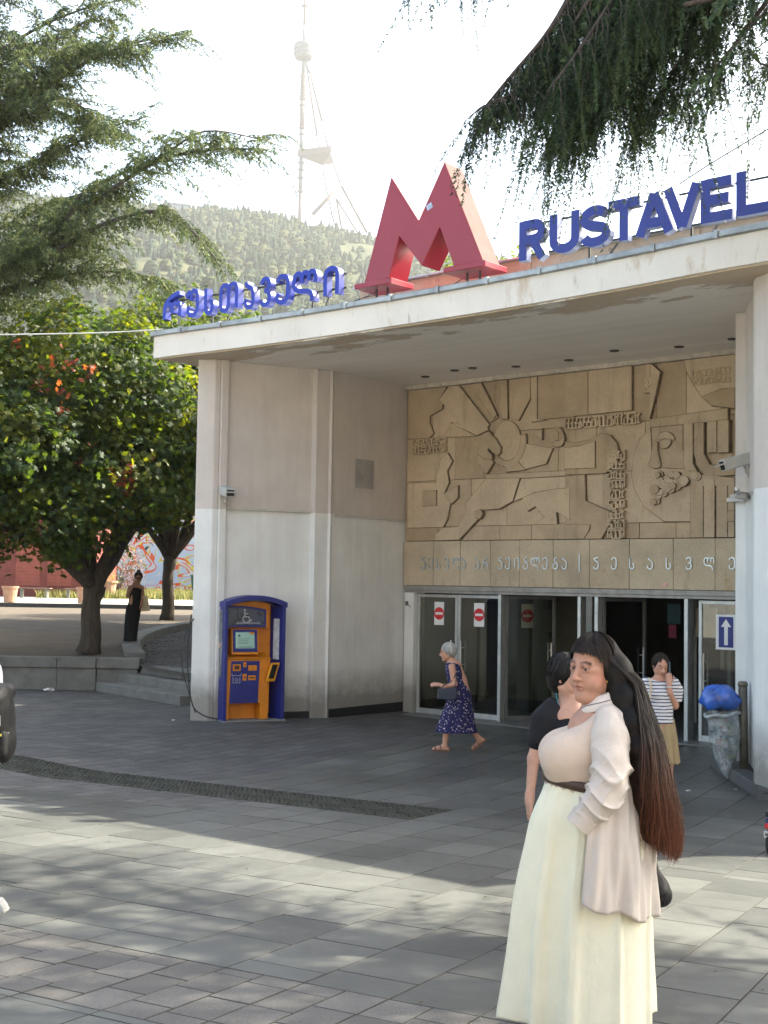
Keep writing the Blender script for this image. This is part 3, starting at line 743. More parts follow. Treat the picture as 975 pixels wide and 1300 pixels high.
def no_entry(fr, W_, x=None, z=1.85, back=0):
    n0 = len(bpy.data.objects)
    x = x or W_*.52; s_ = .14
    g = G(); g.box(x-s_*.8, x+s_*.8, -.0075, -.0045, z-.21, z+.21); pl = g.obj('sign_sheet', m_white, fr)
    g = G(); g.slab([(x+.115*math.cos(a), z+.115*math.sin(a)) for a in np.linspace(0, 2*math.pi, 33)[:-1]], -.0085, -.0078); g.obj('no_entry_disc', m_red, pl)
    g = G(); g.box(x-.085, x+.085, -.0095, -.0088, z-.022, z+.022); g.obj('white_bar', m_white, pl)
    if back: pl.location.y = .018
def arrow(fr, W_, x=None, z=1.72, s_=1., back=0):
    x = x or W_*.6; g = G(); g.box(x-.17*s_, x+.17*s_, -.0075, -.0045, z-.27*s_, z+.27*s_); pl = g.obj('sign_sheet', m_white, fr)
    g = G(); g.box(x-.12*s_, x+.12*s_, -.0088, -.0078, z-.235*s_, z+.235*s_); g.obj('blue_panel', m_blue, pl)
    g = G(); g.slab([(x-.03*s_, z-.2*s_), (x+.03*s_, z-.2*s_), (x+.03*s_, z+.08*s_), (x+.085*s_, z+.08*s_), (x, z+.2*s_), (x-.085*s_, z+.08*s_), (x-.03*s_, z+.08*s_)], -.0099, -.0091); g.obj('white_arrow', m_white, pl)
    if back: pl.location.y = .018
door(.06, .99, sign=lambda f, W_: no_entry(f, W_, .5))
door(1.0, 1.94, handle='l', sign=lambda f, W_: no_entry(f, W_, .46))
g = G(); g.box(1.945, 2.01, -.02, .2, 0, ZD+.02); g.obj('door_post', m_alu, st, bevel=.004)
door(2.02, 2.97, hinge='l', ang=R(56), mat=m_alud, handle='r', sign=lambda f, W_: no_entry(f, W_, .42, back=1))
for a, b_, mm in ((3.56, 3.62, m_alu), (3.72, 3.84, m_alud), (3.885, 3.95, m_alu), (5.5, 5.565, m_alu)):
    g = G(); g.box(a, b_, -.02, .2, 0, ZD+.02); g.obj('door_post', mm, st, bevel=.004)
door(3.97, 4.9, hinge='l', ang=R(70), mat=m_alud, handle='r', sign=lambda f, W_: arrow(f, W_, .42, 1.72, .8, back=1))
door(5.7, 6.62, mat=m_alu, handle='l', sign=lambda f, W_: arrow(f, W_, .45))
door(6.63, 7.3, mat=m_alu, handle=None)
# ---- dark hall behind the doors
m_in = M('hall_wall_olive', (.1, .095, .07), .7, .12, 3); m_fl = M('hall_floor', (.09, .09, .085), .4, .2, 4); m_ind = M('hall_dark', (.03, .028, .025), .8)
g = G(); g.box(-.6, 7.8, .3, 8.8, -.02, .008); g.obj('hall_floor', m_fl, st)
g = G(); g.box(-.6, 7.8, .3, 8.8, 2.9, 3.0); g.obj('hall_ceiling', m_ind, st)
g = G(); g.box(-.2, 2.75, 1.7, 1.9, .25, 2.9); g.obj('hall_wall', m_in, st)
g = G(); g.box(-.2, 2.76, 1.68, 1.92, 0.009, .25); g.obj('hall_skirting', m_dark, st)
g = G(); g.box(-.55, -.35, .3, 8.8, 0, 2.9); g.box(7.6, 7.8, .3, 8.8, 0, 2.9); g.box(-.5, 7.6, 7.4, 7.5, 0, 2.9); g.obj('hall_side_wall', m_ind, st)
g = G()
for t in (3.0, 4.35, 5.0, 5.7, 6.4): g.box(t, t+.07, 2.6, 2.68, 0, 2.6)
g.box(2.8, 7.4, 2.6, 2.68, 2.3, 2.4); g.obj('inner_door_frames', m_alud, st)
g = G(); g.box(4.75, 5.15, 1.9, 1.93, 1.55, 2.05); g.obj('hall_notice', M('faded_notice', (.3, .26, .2), .8), st)
g = G(); g.box(4.05, 4.3, 2.2, 2.23, 1.75, 2.1); g.obj('hall_notice', M('notice_teal', (.05, .12, .15), .7), st)
g = G(); g.box(4.08, 4.22, 2.2, 2.23, 1.5, 1.73); g.obj('hall_notice', M('notice_pink', (.3, .04, .09), .7), st)
g = G(); g.box(5.15, 5.22, 2.0, 2.03, 1.0, 1.5); g.obj('booth', m_alud, st)
g = G(); g.prism(wp((7.0, 2.2), (8.6, 4.3), (9.2, 4.3), (9.2, 2.0)), -.02, .14); g.obj('pier_plinth', M('plinth_concrete', (.09, .09, .088), .85, .2, 4), st, bevel=.015)
# bracket with a small hook left of the doors
g = G(); g.tube([(-.1, -.03, 2.02), (-.02, -.12, 2.02), (.05, -.12, 1.95)], .008, 6); g.box(-.13, -.08, -.05, 0, 1.98, 2.06); g.obj('wall_hook', m_alud, st)

# ------------------------------------------------------------------ security cameras
def cctv(loc, aim, tilt, sc, label):
    th = thing('security_camera', label, 'security camera', loc, aim); th.rotation_euler = (R(tilt), 0, aim); th.scale = (sc,)*3
    mm = M('camera_housing', (.42, .42, .39), .5, .1, 8)
    g = G(); g.obox((0, .1, .10), (.09, 0, 0), (0, .26, -.0), (0, 0, .07)); hs = g.obj('housing', mm, th, bevel=.012)
    hs.rotation_euler = (0, 0, 0)
    g = G(); g.obox((0, -.17, .115), (.1, 0, 0), (0, .06, 0), (0, 0, .008)); g.obj('sun_shade', mm, th)
    g = G(); g.box(-.06, .06, -.165, -.16, .05, .15); g.obj('lens_window', m_dark, th)
    g = G(); g.tube([(0, .1, .04), (0, .1, -.08), (0, .32, -.1)], .02, 8); g.obj('arm', mm, th)
    g = G(); g.box(-.06, .06, .3, .34, -.22, .0); g.obj('wall_plate', mm, th, bevel=.005)
    return th
# ------------------------------------------------------------------ roof signs
SZ = Matrix.Translation((OB[0], OB[1], 0)) @ Matrix.Rotation(BR, 4, 'Z')
m_lblue = M('sign_letter_blue', (.004, .018, .22), .4, .12, 2, .05, 10, spec=.5)
m_lside = M('sign_letter_side', (.12, .14, .24), .45, .1, 4, metal=.3)
m_post = M('sign_post_black', (.03, .03, .03), .6)
YF = -4.42
def letters(root, items, depth, mat_front, mat_side):
    for nm, g in items:
        o = g.obj(nm, mat_front, root); o.data.materials.append(mat_side)
        for p in o.data.polygons:
            if p.normal.y > -.5: p.material_index = 1
def sign_root(name, label, t):
    r_ = thing(name, label, 'sign', SZ @ Vector((t, YF, 6.55)), BR); return r_
def lerp(a, b_, k): return a+(b_-a)*k
# Georgian station name
gs = sign_root('georgian_name_sign', 'blue raised Georgian letters on rails over the left end of the roof', 0)
items = []
gx = [(203, 230), (232, 252), (255, 271), (275, 302), (306, 323), (326, 344), (346, 367), (367, 404), (407, 430)]
for (a, b_), ch in zip(gx, 'რუსთაველი'):
    xa = onw(a, 395, 4.42)[0]; xb = onw(b_, 380, 4.42)[0]-.05; kq = (a-203)/204; z0, z1 = lerp(6.80, 6.69, kq), lerp(7.29, 7.18, kq); hw = .038
    wd, P = GL[ch]; k = (xb-xa-2*hw)/wd; g = G(); strokes(g, P, hw, xa+hw, z0+hw-6.55, k, z1-z0-2*hw, .05, .17, 4); items.append(('letter', g))
letters(gs, items, .17, M('georgian_blue', (.002, .022, .33), .4, .1, 4), m_lblue)
g = G(); x0, x1 = onw(205, 395, 4.42)[0], onw(430, 365, 4.42)[0]
g.obox(((x0+x1)/2, .185, .345), ((x1-x0)/2, 0, -.05), (0, .012, 0), (0, 0, .012)); g.obox(((x0+x1)/2, .185, .56), ((x1-x0)/2, 0, -.05), (0, .012, 0), (0, 0, .012)); g.obj('rail', m_post, gs)
for k in (.27, .33, .83, .88): g = G(); g.obox((lerp(x0, x1, k), .18+.1*(k in (.33, .88)), .14), (.012, 0, 0), (0, .012, 0), (0, .1*(k in (.33, .88)), .2)); g.obj('post', m_post, gs)
# Latin station name
ls = sign_root('latin_name_sign', 'blue raised letters spelling RUSTAVELI over the right end of the roof', 6)
def arc(cx, cz, rx, rz, a0, a1, n=10): return [(cx+rx*math.cos(R(lerp(a0, a1, i/n))), cz+rz*math.sin(R(lerp(a0, a1, i/n)))) for i in range(n+1)]
h = .11
LAT = {'R': [[(h, 0), (h, 1)], [(h, 1-h)]+[(.42, 1-h)]+arc(.42, .70, .21, .19, 90, -90, 8)[1:]+[(h, .51)], [(.38, .5), (.66, 0)]],
       'U': [[(h, 1), (h, .35)]+arc(.38, .35, .27, .24, 180, 360, 10)[1:]+[(.65, 1)]],
       'S': [arc(.36, .7, .25, .19, 25, 90, 4)+arc(.36, .7, .25, .19, 90, 235, 8)[1:]+arc(.37, .3, .27, .19, 60, -90, 8)+arc(.37, .3, .27, .19, -90, -165, 5)[1:]],
       'T': [[(0, 1-h), (.8, 1-h)], [(.4, 1-h), (.4, 0)]],
       'A': [[(.1, 0), (.42, .97)], [(.42, .97), (.75, 0)], [(.22, .28), (.63, .28)]],
       'V': [[(.1, 1), (.42, .04)], [(.42, .04), (.74, 1)]],
       'E': [[(h, 0), (h, 1)], [(h, 1-h), (.68, 1-h)], [(h, .51), (.62, .51)], [(h, h), (.7, h)]],
       'L': [[(h, 0), (h, 1)], [(h, h), (.68, h)]], 'I': [[(h, 0), (h, 1)]]}
LW = {'R': .74, 'U': .76, 'S': .72, 'T': .8, 'A': .84, 'V': .84, 'E': .74, 'L': .7, 'I': .22}
lx = [(659, 693), (697, 736), (736, 774), (772, 812), (806, 855), (842, 890), (889, 932), (934, 978), (984, 996)]
items = []; H_ = .53; base6 = onw(6, 0, 4.42)
tref = 6
for (a, b_), ch in zip(lx, 'RUSTAVELI'):
    xa = onw(a, 280, 4.42)[0]-tref; xb = onw(b_, 260, 4.42)[0]-tref
    g = G(); kx = (xb-xa)/LW[ch]
    strokes(g, LAT[ch], .062, xa, lerp(6.705, 6.775, (a-659)/325)-6.55, kx, H_, 0, .11, 1, .002); items.append(('letter', g))
letters(ls, items, .15, m_lblue, m_lside)
g = G(); x0, x1 = onw(665, 300, 4.42)[0]-tref, 3.6
g.box(x0, x1, .152, .175, .25, .272); g.box(x0, x1, .152, .175, .66, .682); g.obj('rail', m_post, ls)
for px in (740, 756, 870, 883):
    x = onw(px, 300, 4.42)[0]-tref; t2 = px in (756, 883); g = G(); g.obox((x+.06*t2, .17+.1*t2, .12), (.013, 0, 0), (0, .013, 0), (.05*t2, .1*t2, .15)); g.obj('post', m_post, ls)
# the big M
ms = sign_root('metro_letter_sign', 'big glossy red letter M standing on the roof edge', 3.5)
m_m = M('m_sign_red', (.27, .014, .032), .33, .06, .8, .02, 8, spec=.5)
def Mp(x, y):
    t, z = onw(440+x/3.75, 195+y/3.75, 4.42); return (t-3.5, z-6.55)
front = [(80, 628), (212, 110), (342, 318), (465, 38), (650, 512), (510, 535), (443, 350), (358, 535), (250, 392), (203, 590)]
P = [Mp(*p) for p in front]
P = [P[0], P[1], P[2], P[3], P[4], P[5], P[6], P[7], P[8], P[9]]
g = G(); g.slab(P, 0, .42); mo = g.obj('letter_body', m_m, ms, bevel=.008); mo.data.materials.append(M('m_side_sunlit', (.14, .10, .095), .9, .12, 3, .05, 20, spec=.05))  # sunlight on the red outer right side put into a pale colour
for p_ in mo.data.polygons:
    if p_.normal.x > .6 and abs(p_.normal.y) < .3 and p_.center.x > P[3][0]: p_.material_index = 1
for a, b_, c_, d_ in ((47, 622, 272, 590), (470, 545, 700, 505)):
    (xa, za), (xb, zb) = Mp(a, b_), Mp(c_, d_); zt = min(P[0][1], P[4][1])+.0
    xb = P[9][0]+.08 if a < 100 else P[4][0]+.07
    g = G(); g.box(xa, xb, -.05, .47, zt-.05, zt+.028); g.obj('foot_plate', m_m, ms, bevel=.006)
    for k in (.42, .72):
        g = G(); g.box(lerp(xa, xb, k)-.012, lerp(xa, xb, k)+.012, .1, .124, -.02, zt-.06); g.obj('post', m_post, ms)
(sx, sz_) = Mp(395, 252); g = G(); g.obox((sx, -.003, sz_), (.045, 0, .022), (0, .002, 0), (-.018, 0, .037)); g.obj('round_sticker', M('sticker_blue', (.35, .42, .55), .5, .5, 30), ms)
cctv(at(289, 632, 20.72), R(22), 10, 1., 'small beige security camera on the left wall above the blue kiosk')
cctv(at(936, 597, 16.2), R(-84), 17, 1.1, 'large beige security camera on an arm at the right-hand white pier')
# ------------------------------------------------------------------ payment kiosk
kp = ground(283, 917); KR = math.atan2(.49, .87)-R(3)
kk = thing('payment_kiosk', 'blue and orange self-service payment kiosk with arched top against the white wall', 'kiosk', kp, KR)
def painted(name, c, **k): return M(name, c, .42, .12, 4, .06, 30, dirt=.25, **k)
m_kb = painted('kiosk_blue', (.012, .02, .17)); m_ko = painted('kiosk_orange', (.62, .21, .012)); m_kd = M('kiosk_black', (.012, .012, .016), .3)
KW, KD, KH = 1.07, .62, 1.93
def arch(x): return KH+.11*(1-((x-KW/2)/(KW/2))**2)
g = G(); g.slab([(0, 0), (.055, 0), (.055, arch(.05)-.02), (0, KH-.02)], 0, KD); g.obj('side_panel', m_kb, kk, bevel=.006)
g = G(); g.slab([(KW-.055, 0), (KW, 0), (KW, KH-.02), (KW-.055, arch(KW-.05)-.02)], 0, KD); g.obj('side_panel', m_kb, kk, bevel=.006)
g = G(); g.prism([(KW-.15, .33), (KW-.056, .02), (KW-.056, .34)], 0.01, arch(KW-.1)-.06); g.obj('inner_side_panel', m_kb, kk, bevel=.004)
xs = np.linspace(-.012, KW+.012, 15)
g = G(); g.slab([(x, arch(x)-.055) for x in xs]+[(x, arch(x)+.03) for x in xs[::-1]], -.04, KD+.01); g.obj('arched_roof', m_kb, kk, bevel=.005)
g = G(); g.box(.056, KW-.056, .34, .60, .02, KH-.03); g.obj('cabinet_back', m_ko, kk)
xs = np.linspace(.056, .76, 10); xo = np.linspace(.056, .84, 11)
g = G(); g.slab([(.056, 1.52)]+[(.84, 1.52)]+[(x, arch(x)-.07) for x in xo[::-1]], .19, .34); g.obj('orange_surround', m_ko, kk, bevel=.004)
def arc2(x): return KH+.02-.22*((x-.2)/(KW))**2
g = G(); g.slab([(.06, 1.535), (.775, 1.535)]+[(x, arc2(x)-.055) for x in np.linspace(.775, .06, 9)], .15, .188); g.obj('header_frame', m_kb, kk, bevel=.004)
s = NT('scratched_sign'); c = s.mix(s.ramp(s.noise(9, 5, .7), .56, .6), s.mix(s.noise(2), (.035, .045, .08), (.07, .085, .12)), (.012, .012, .018)); m_sc = s.bsdf(c, .3, 0, .5)
g = G(); g.slab([(.095, 1.575), (.735, 1.575)]+[(x, arc2(x)-.095) for x in np.linspace(.735, .095, 9)], .144, .15); hd = g.obj('header_sign', m_sc, kk)
m_ic = M('icon_grey', (.38, .4, .44), .5, .2, 30)
g = G()
strokes(g, [[(.33+.0, 1.80), (.33, 1.71), (.40, 1.71), (.43, 1.645), (.46, 1.655)], [(.335, 1.76), (.39, 1.76)]]+[[(.36+.062*math.cos(R(a)), 1.675+.062*math.sin(R(a))) for a in range(120, 361, 24)]], .0085, .06, 0, 1, 1, .140, .1435, 1, .0008)
g.slab([(.39+.018*math.cos(a)*1, 1.825+.018*math.sin(a)) for a in np.linspace(0, 6.28, 11)[:-1]], .140, .1435)
g.obj('wheelchair_icon', m_ic, hd)
g = G()
for i in range(26): g.box(.24+i*.0165, .24+i*.0165+.011, .1405, .1435, 1.598, 1.598+(.022 if i % 3 else .016))
g.obj('small_print', m_ic, hd)
# screen
g = G(); g.obox((.39, .20, 1.30), (.235, 0, 0), (0, .10, .0), (0, .02, .21)); bz = g.obj('screen_surround', m_ko, kk, bevel=.006)
g = G(); g.obox((.39, .115, 1.315), (.215, 0, 0), (0, .022, -.002), (0, .018, .185)); g.obj('screen_bezel', m_kb, bz, bevel=.006)
s = NT('screen_glass'); m_scr = s.bsdf((.09, .15, .14), .15, 0, .6); s.p.inputs['Emission Color'].default_value = (.2, .36, .32, 1); s.p.inputs['Emission Strength'].default_value = .1
g = G(); g.obox((.385, .089, 1.325), (.165, 0, 0), (0, .003, 0), (0, .0128, .132)); sc = g.obj('screen', m_scr, bz)
g = G()
def onscr(x0, x1, z0, z1):
    zc = (z0+z1)/2; y = .089+(zc-1.325)*.097-.0045; g.obox(((x0+x1)/2, y, zc), ((x1-x0)/2, 0, 0), (0, .0008, 0), (0, .00097*(z1-z0)*50, (z1-z0)/2))
for i, z in enumerate((1.345, 1.32, 1.29, 1.265)): onscr(.26, (.46, .44, .45, .43)[i], z, z+.007)
onscr(.255, .51, 1.21, 1.222); onscr(.265, .30, 1.385, 1.42)
g.obj('screen_text', M('screen_dark', (.03, .05, .06), .4), sc)
g = G(); g.slab([(.55, 1.457), (.46, 1.457), (.47, 1.425), (.51, 1.405), (.55, 1.405)], .0955, .0975); g.obj('screen_corner', m_ko, sc)
# lower front
g = G(); g.slab([(0, 0), (0, 0)] and [(.056, .02), (.115, .02), (.115, .29), (.66, .29), (.66, .02), (.80, .02), (.83, 1.03), (.056, 1.03)], .06, .34); g.obj('lower_front', m_ko, kk, bevel=.006)
g = G(); g.add([(.056, .06, 1.032), (.83, .06, 1.032), (.83, .34, 1.11), (.056, .34, 1.11), (.056, .06, 1.0), (.83, .06, 1.0), (.83, .34, 1.0), (.056, .34, 1.0)], [(0, 1, 2, 3), (4, 7, 6, 5), (0, 4, 5, 1), (1, 5, 6, 2), (2, 6, 7, 3), (3, 7, 4, 0)]); g.obj('shelf', m_ko, kk)
g = G(); g.slab([(.12, .295), (.62, .295), (.64, .985), (.14, .985)], .052, .0595); bp = g.obj('blue_front_panel', m_kb, kk, bevel=.002)
for x, z, a, b_, nm, inner in ((.235, .88, .07, .055, 'card_reader', (.04, .03)), (.375, .925, .028, .04, 'button_plate', (.006, .012)), (.51, .87, .075, .045, 'orange_plate', None), (.375, .72, .035, .055, 'coin_slot', (.013, .013)), (.505, .71, .065, .04, 'note_slot', (.048, .01))):
    g = G(); g.box(x-a, x+a, .040, .0515, z-b_, z+b_); pl = g.obj(nm, m_ko, bp, bevel=.004)
    if inner: g = G(); g.box(x-inner[0], x+inner[0], .036, .0398, z-inner[1], z+inner[1]); g.obj('slot_mouth', m_kd, bp)
g = G(); g.box(.215, .25, .034, .0358, .874, .884); g.obj('red_lamp', M('dim_red', (.4, .02, .02), .4), bp)
g = G(); strokes(g, [[(0, .1), (0, 0), (.12, 0), (.12, .1)], [(-.02, .16), (-.02, .12), (.14, .12), (.14, .16)], [(.03, .05), (.06, .08), (.09, .05), (.06, .02), (.03, .05)]], .004, .175, .63, 1, 1, .048, .0515, 1, .0006); g.obj('printed_icon', m_ic, bp)
g = G(); g.box(.33, .52, .15, .22, 1.09, 1.10); g.obj('receipt_slot', m_kd, kk)
g = G(); g.obox((.845, -.02, .80), (.085, .02, .0), (0, .018, 0), (.045, .0, .155)); pp = g.obj('card_terminal', M('terminal_yellow', (.75, .33, .02), .4, .1), kk, bevel=.01)
g = G(); g.obox((.843, -.041, .81), (.05, .0115, 0), (0, .003, 0), (.034, 0, .115)); g.obj('keypad', m_kd, pp)
# poster strips: white one inside right, dark window on the left side panel
g = G(); g.prism([(KW-.128, .235), (KW-.083, .085), (KW-.078, .09), (KW-.122, .24)], 1.0, 1.68); g.obj('poster_strip', M('poster_pale', (.5, .54, .58), .5, .25, 14), kk)
g = G(); g.box(-.006, .0, .12, .38, .72, 1.82); g.obj('side_window', M('side_window_grey', (.16, .17, .19), .25, .5, 3), kk)
g = G(); g.box(-.012, -.007, .2, .3, 1.2, 1.28); g.obj('hand_sticker', M('sticker_skin', (.6, .35, .25), .5), kk)
g = G(); g.box(-.02, KW+.02, -.03, KD, -.02, .018); g.obj('base_plate', M('kiosk_base', (.2, .21, .2), .6, .2), kk, bevel=.004)
g = G(); g.box(.116, .659, .3, .335, .02, .289); g.obj('foot_recess', m_ko, kk)

# ------------------------------------------------------------------ cable down the left pier
def cable(name, pts, r_, mat, label, cat='cable'):
    g = G(); g.tube(smooth_poly(pts, 6), r_, 6); o = g.obj(name, mat, None, smooth=True); tag(o, label, cat); return o
m_cab = M('black_cable', (.02, .02, .022), .5)
cable('cable', [at(243, 780, 20.8), at(238, 830, 20.7), at(243, 890, 20.6), at(256, 907, 20.5), at(276, 913, 20.4)], .012, m_cab, 'black cable hanging down the edge of the left pier to the ground')
cable('cable', [at(246, 785, 20.9), at(232, 815, 20.8), at(232, 850, 20.7), at(240, 880, 20.6), at(248, 905, 20.55)], .009, m_cab, 'thinner cable bowed out left of the white pier beside the steps')
cable('cable', [at(-10, 425, 21.3), at(60, 424, 21.2), at(140, 422, 21.0), at(207, 418, 20.8)], .011, M('white_cord', (.6, .6, .58), .6), 'white cord stretched from the left end of the roof across the trees')
cable('cable', [at(862, 234, 14.6), at(905, 206, 14.2), at(985, 158, 13.6)], .008, m_cab, 'thin dark wire rising from the V of the Latin sign to the upper right')
cable('cable', [B(1.6, 4.2, 6.56), B(2.4, 3.9, 6.75), B(3.3, 3.8, 6.62), B(4.2, 3.9, 6.85)], .007, m_cab, 'slack black cable lying on the roof below the red letter')
cable('cable', [B(1.2, 4.4, 6.56), B(2.0, 4.2, 6.6), B(2.9, 4.1, 6.8), B(3.2, 3.7, 6.95)], .006, m_cab, 'second slack cable running up behind the left foot of the red letter')

# ------------------------------------------------------------------ bin bag on its post, right
bp_ = ground(945, 990)
wb = thing('waste_bag_stand', 'hanging clear waste bag topped with a blue bag on a rusty metal post', 'waste bin', bp_)
def lp(px, py, dy=0): return at(px, py, bp_.y+dy)-bp_
m_rust = M('worn_post_metal', (.17, .15, .12), .5, .4, 6, .3, 60, metal=.5, dirt=.3)
g = G(); tp, bt = lp(943, 868), lp(945, 990); g.tube([bt+Vector((0, 0, -.02)), tp], .055, 14); g.lathe((tp.x, tp.y, tp.z), [(.06, -.03), (.065, .0), (.05, .03)], 14); g.obj('post', m_rust, wb, smooth=True)
hc = lp(917, 903); g = G(); ring = [(hc.x+.2*math.cos(a), hc.y+.17*math.sin(a), hc.z+.03*math.cos(a)) for a in np.linspace(0, 6.283, 25)]
g.tube(ring, .012, 8, False); g.tube([(hc.x+.19, hc.y, hc.z), (tp.x, tp.y, hc.z)], .015, 6); g.obj('ring', m_rust, wb, smooth=True)
def bag(name, c, prof, n, mat, seed, tip=(0, 0), amp=.12):
    rr = random.Random(seed); ph = [rr.uniform(0, 6.28) for _ in range(12)]; V = []; Fc = []
    for i, (r_, z) in enumerate(prof):
        k = i/(len(prof)-1)
        for j in range(n):
            a = 2*math.pi*j/n
            d = 1+amp*(math.sin(3*a+ph[0]+z*9)+.7*math.sin(7*a+ph[1]-z*14)+.5*math.sin(13*a+ph[2]+z*25)+.4*math.sin(5*a+ph[3]+z*40))
            V.append((c.x+r_*d*math.cos(a)+tip[0]*k, c.y+r_*d*.85*math.sin(a)+tip[1]*k, c.z+z+r_*.12*math.sin(4*a+ph[4]+z*20)))
    for i in range(len(prof)-1):
        for j in range(n): a0 = i*n+j; b0 = i*n+(j+1) % n; Fc.append((a0, b0, b0+n, a0+n))
    return npmesh(name, V, Fc, mat, wb, smooth=True)
s = NT('clear_bag'); c = s.mix(s.ramp(s.noise(9, 5, .7), .35, .7), (.22, .27, .29), (.72, .76, .76)); c = s.mix(s.ramp(s.noise(14, 4, .5), .66, .7), c, (.45, .2, .12)); c = s.mix(s.ramp(s.noise(11, 3, .6, None, (1, 1, 2)), .68, .71), c, (.05, .06, .09))
s.bsdf(c, .25, 0, .6, s.noise(9, 4, .6, None, (1, 1, .5), 1.), .9, .05); t = s.n('ShaderNodeBsdfTransparent'); mx = s.n('ShaderNodeMixShader'); mx.inputs[0].default_value = .5; s.l(t.outputs[0], mx.inputs[1]); s.l(s.p.outputs[0], mx.inputs[2]); s.l(mx.outputs[0], s.out.inputs[0])
bag('clear_bag', hc, [(.215, -.05), (.2, .02), (.19, -.02), (.2, -.1), (.195, -.22), (.19, -.34), (.165, -.46), (.13, -.58), (.085, -.7), (.04, -.79), (.012, -.84)], 44, s.m, 2, (.06, 0), .05)
rr_b = random.Random(4)
for q in range(26):
    k = rr_b.random(); zc = -.08-.62*k; rad = .15*(1-k)**.6; a = rr_b.uniform(0, 6.28); c3 = Vector((hc.x+.06*k+rad*math.cos(a)*rr_b.random(), hc.y+rad*.8*math.sin(a), hc.z+zc)); s_ = rr_b.uniform(.025, .06)
    bm_ = bmesh.new(); bmesh.ops.create_icosphere(bm_, subdivisions=1, radius=s_)
    for v in bm_.verts: v.co = Vector((v.co.x*rr_b.uniform(.6, 1.3), v.co.y*rr_b.uniform(.6, 1.3), v.co.z*rr_b.uniform(.6, 1.5)))+c3
    me_ = bpy.data.meshes.new('crumpled_rubbish'); bm_.to_mesh(me_); bm_.free()
    mesh_obj('crumpled_rubbish', me_, M('rubbish_%d' % (q % 6), [(.6, .6, .58), (.5, .1, .05), (.08, .15, .3), (.55, .5, .35), (.65, .65, .66), (.15, .3, .12)][q % 6], .5, .3, 20), wb)
g = G(); g.tube([(hc.x+.215*math.cos(a), hc.y+.18*math.sin(a), hc.z-.03+.03*math.cos(a)+.012*math.sin(5*a)) for a in np.linspace(0, 6.283, 40)], .022, 7, False); g.obj('bag_rim', M('bag_fold', (.38, .42, .42), .35, .25, 20, .6, 40), wb, smooth=True)
m_bb = M('blue_bag_plastic', (.03, .12, .5), .22, .5, 7, 1., 9, spec=.8)
bag('blue_bag', lp(914, 886), [(.05, -.14), (.2, -.12), (.235, -.04), (.22, .05), (.17, .12), (.1, .155), (.03, .165)], 56, m_bb, 5, (0, 0), .1)

# ------------------------------------------------------------------ raised garden on the left
def gprof(Y):
    pts = [(24, .68), (26, .72), (28, .85), (37, 1.18), (47, 1.25), (47.3, 1.37), (58, 1.42), (72, 1.5), (100, 1.6), (160, 3)]
    for (a, za), (b_, zb) in zip(pts[:-1], pts[1:]):
        if Y <= b_: return za+(zb-za)*max(0, (Y-a)/(b_-a))
    return 3
m_soil = M('dry_garden_soil', (.075, .058, .042), .95, .22, 1.6, .5, 30)
m_conc = M('garden_concrete', (.15, .146, .132), .88, .22, 2.2, .3, 40, dirt=.5)
m_path = M('pale_path', (.27, .255, .225), .9, .12, 1.5)
kerb = smooth_poly([(-5.15, 26.45), (-5.4, 27.3), (-5.75, 29.0), (-5.9, 31.2), (-5.75, 33.4), (-5.2, 35.2), (-4.1, 36.6), (-2.6, 37.4)], 5)
V = []; Fc = []; NX = 14; rows = list(kerb)+[(8, 38), (12, 41), (20, 44), (30, 47)]
for (kx, ky) in [(-5.15, 26.4)]+rows:
    for i in range(NX):
        a = i/(NX-1); X = -45*(1-a)**1.6+kx*(1-(1-a)**1.6); V.append((X, ky, gprof(ky)+.02*math.sin(X*1.7+ky)*(1-a)*a))
for i in range(len(rows)):
    for j in range(NX-1): a0 = i*NX+j; Fc.append((a0, a0+1, a0+1+NX, a0+NX))
struct(npmesh('garden_soil', V, Fc, m_soil, smooth=True))
# kerb along the ramp: stones
gk = thing('garden_kerb', 'curved pale stone kerb between the cobbled ramp and the raised garden', 'kerb', (kerb[0][0], kerb[0][1], .7))
for i in range(0, len(kerb)-1, 2):
    a = Vector((*kerb[i], 0)); b_ = Vector((*kerb[min(i+2, len(kerb)-1)], 0)); d = (b_-a); L = d.length; d.normalize(); nn = Vector((-d.y, d.x, 0))
    za, zb = gprof(a.y)+.07, gprof(b_.y)+.07; c = (a+b_)/2-nn*.02
    g = G(); g.obox(Vector((c.x, c.y, (za+zb)/2-.16))-gk.location, Vector((d.x, d.y, (zb-za)/L))*(L/2-.006), nn*.2, (0, 0, .2)); g.obj('kerb_stone', m_conc, gk, bevel=.012)
# retaining wall with cap stones
rw = thing('garden_wall', 'low weathered concrete retaining wall with a thick cap at the garden edge', 'wall', (-9, 26.2, 0))
x = -20.0
while x < -5.9:
    e = min(x+1.9, -5.9); g = G(); g.box(x+9+.004, e+9-.004, -.02, .34, -.1, .53+rnd.uniform(-.002, .002)); g.obj('wall_block', m_conc, rw, bevel=.006)
    g = G(); g.box(x+9+.003, e+9-.003, -.07, .36, .533, .75+rnd.uniform(-.004, .004)); g.obj('cap_stone', m_conc, rw, bevel=.012); x = e
g = G(); g.box(3.1+.004, 3.95, .03, .34, -.1, .528); g.obj('wall_block', m_conc, rw, bevel=.006)
g = G(); g.box(3.1+.004, 4.0, -.03, .36, .531, .752); g.obj('cap_stone', m_conc, rw, bevel=.012)
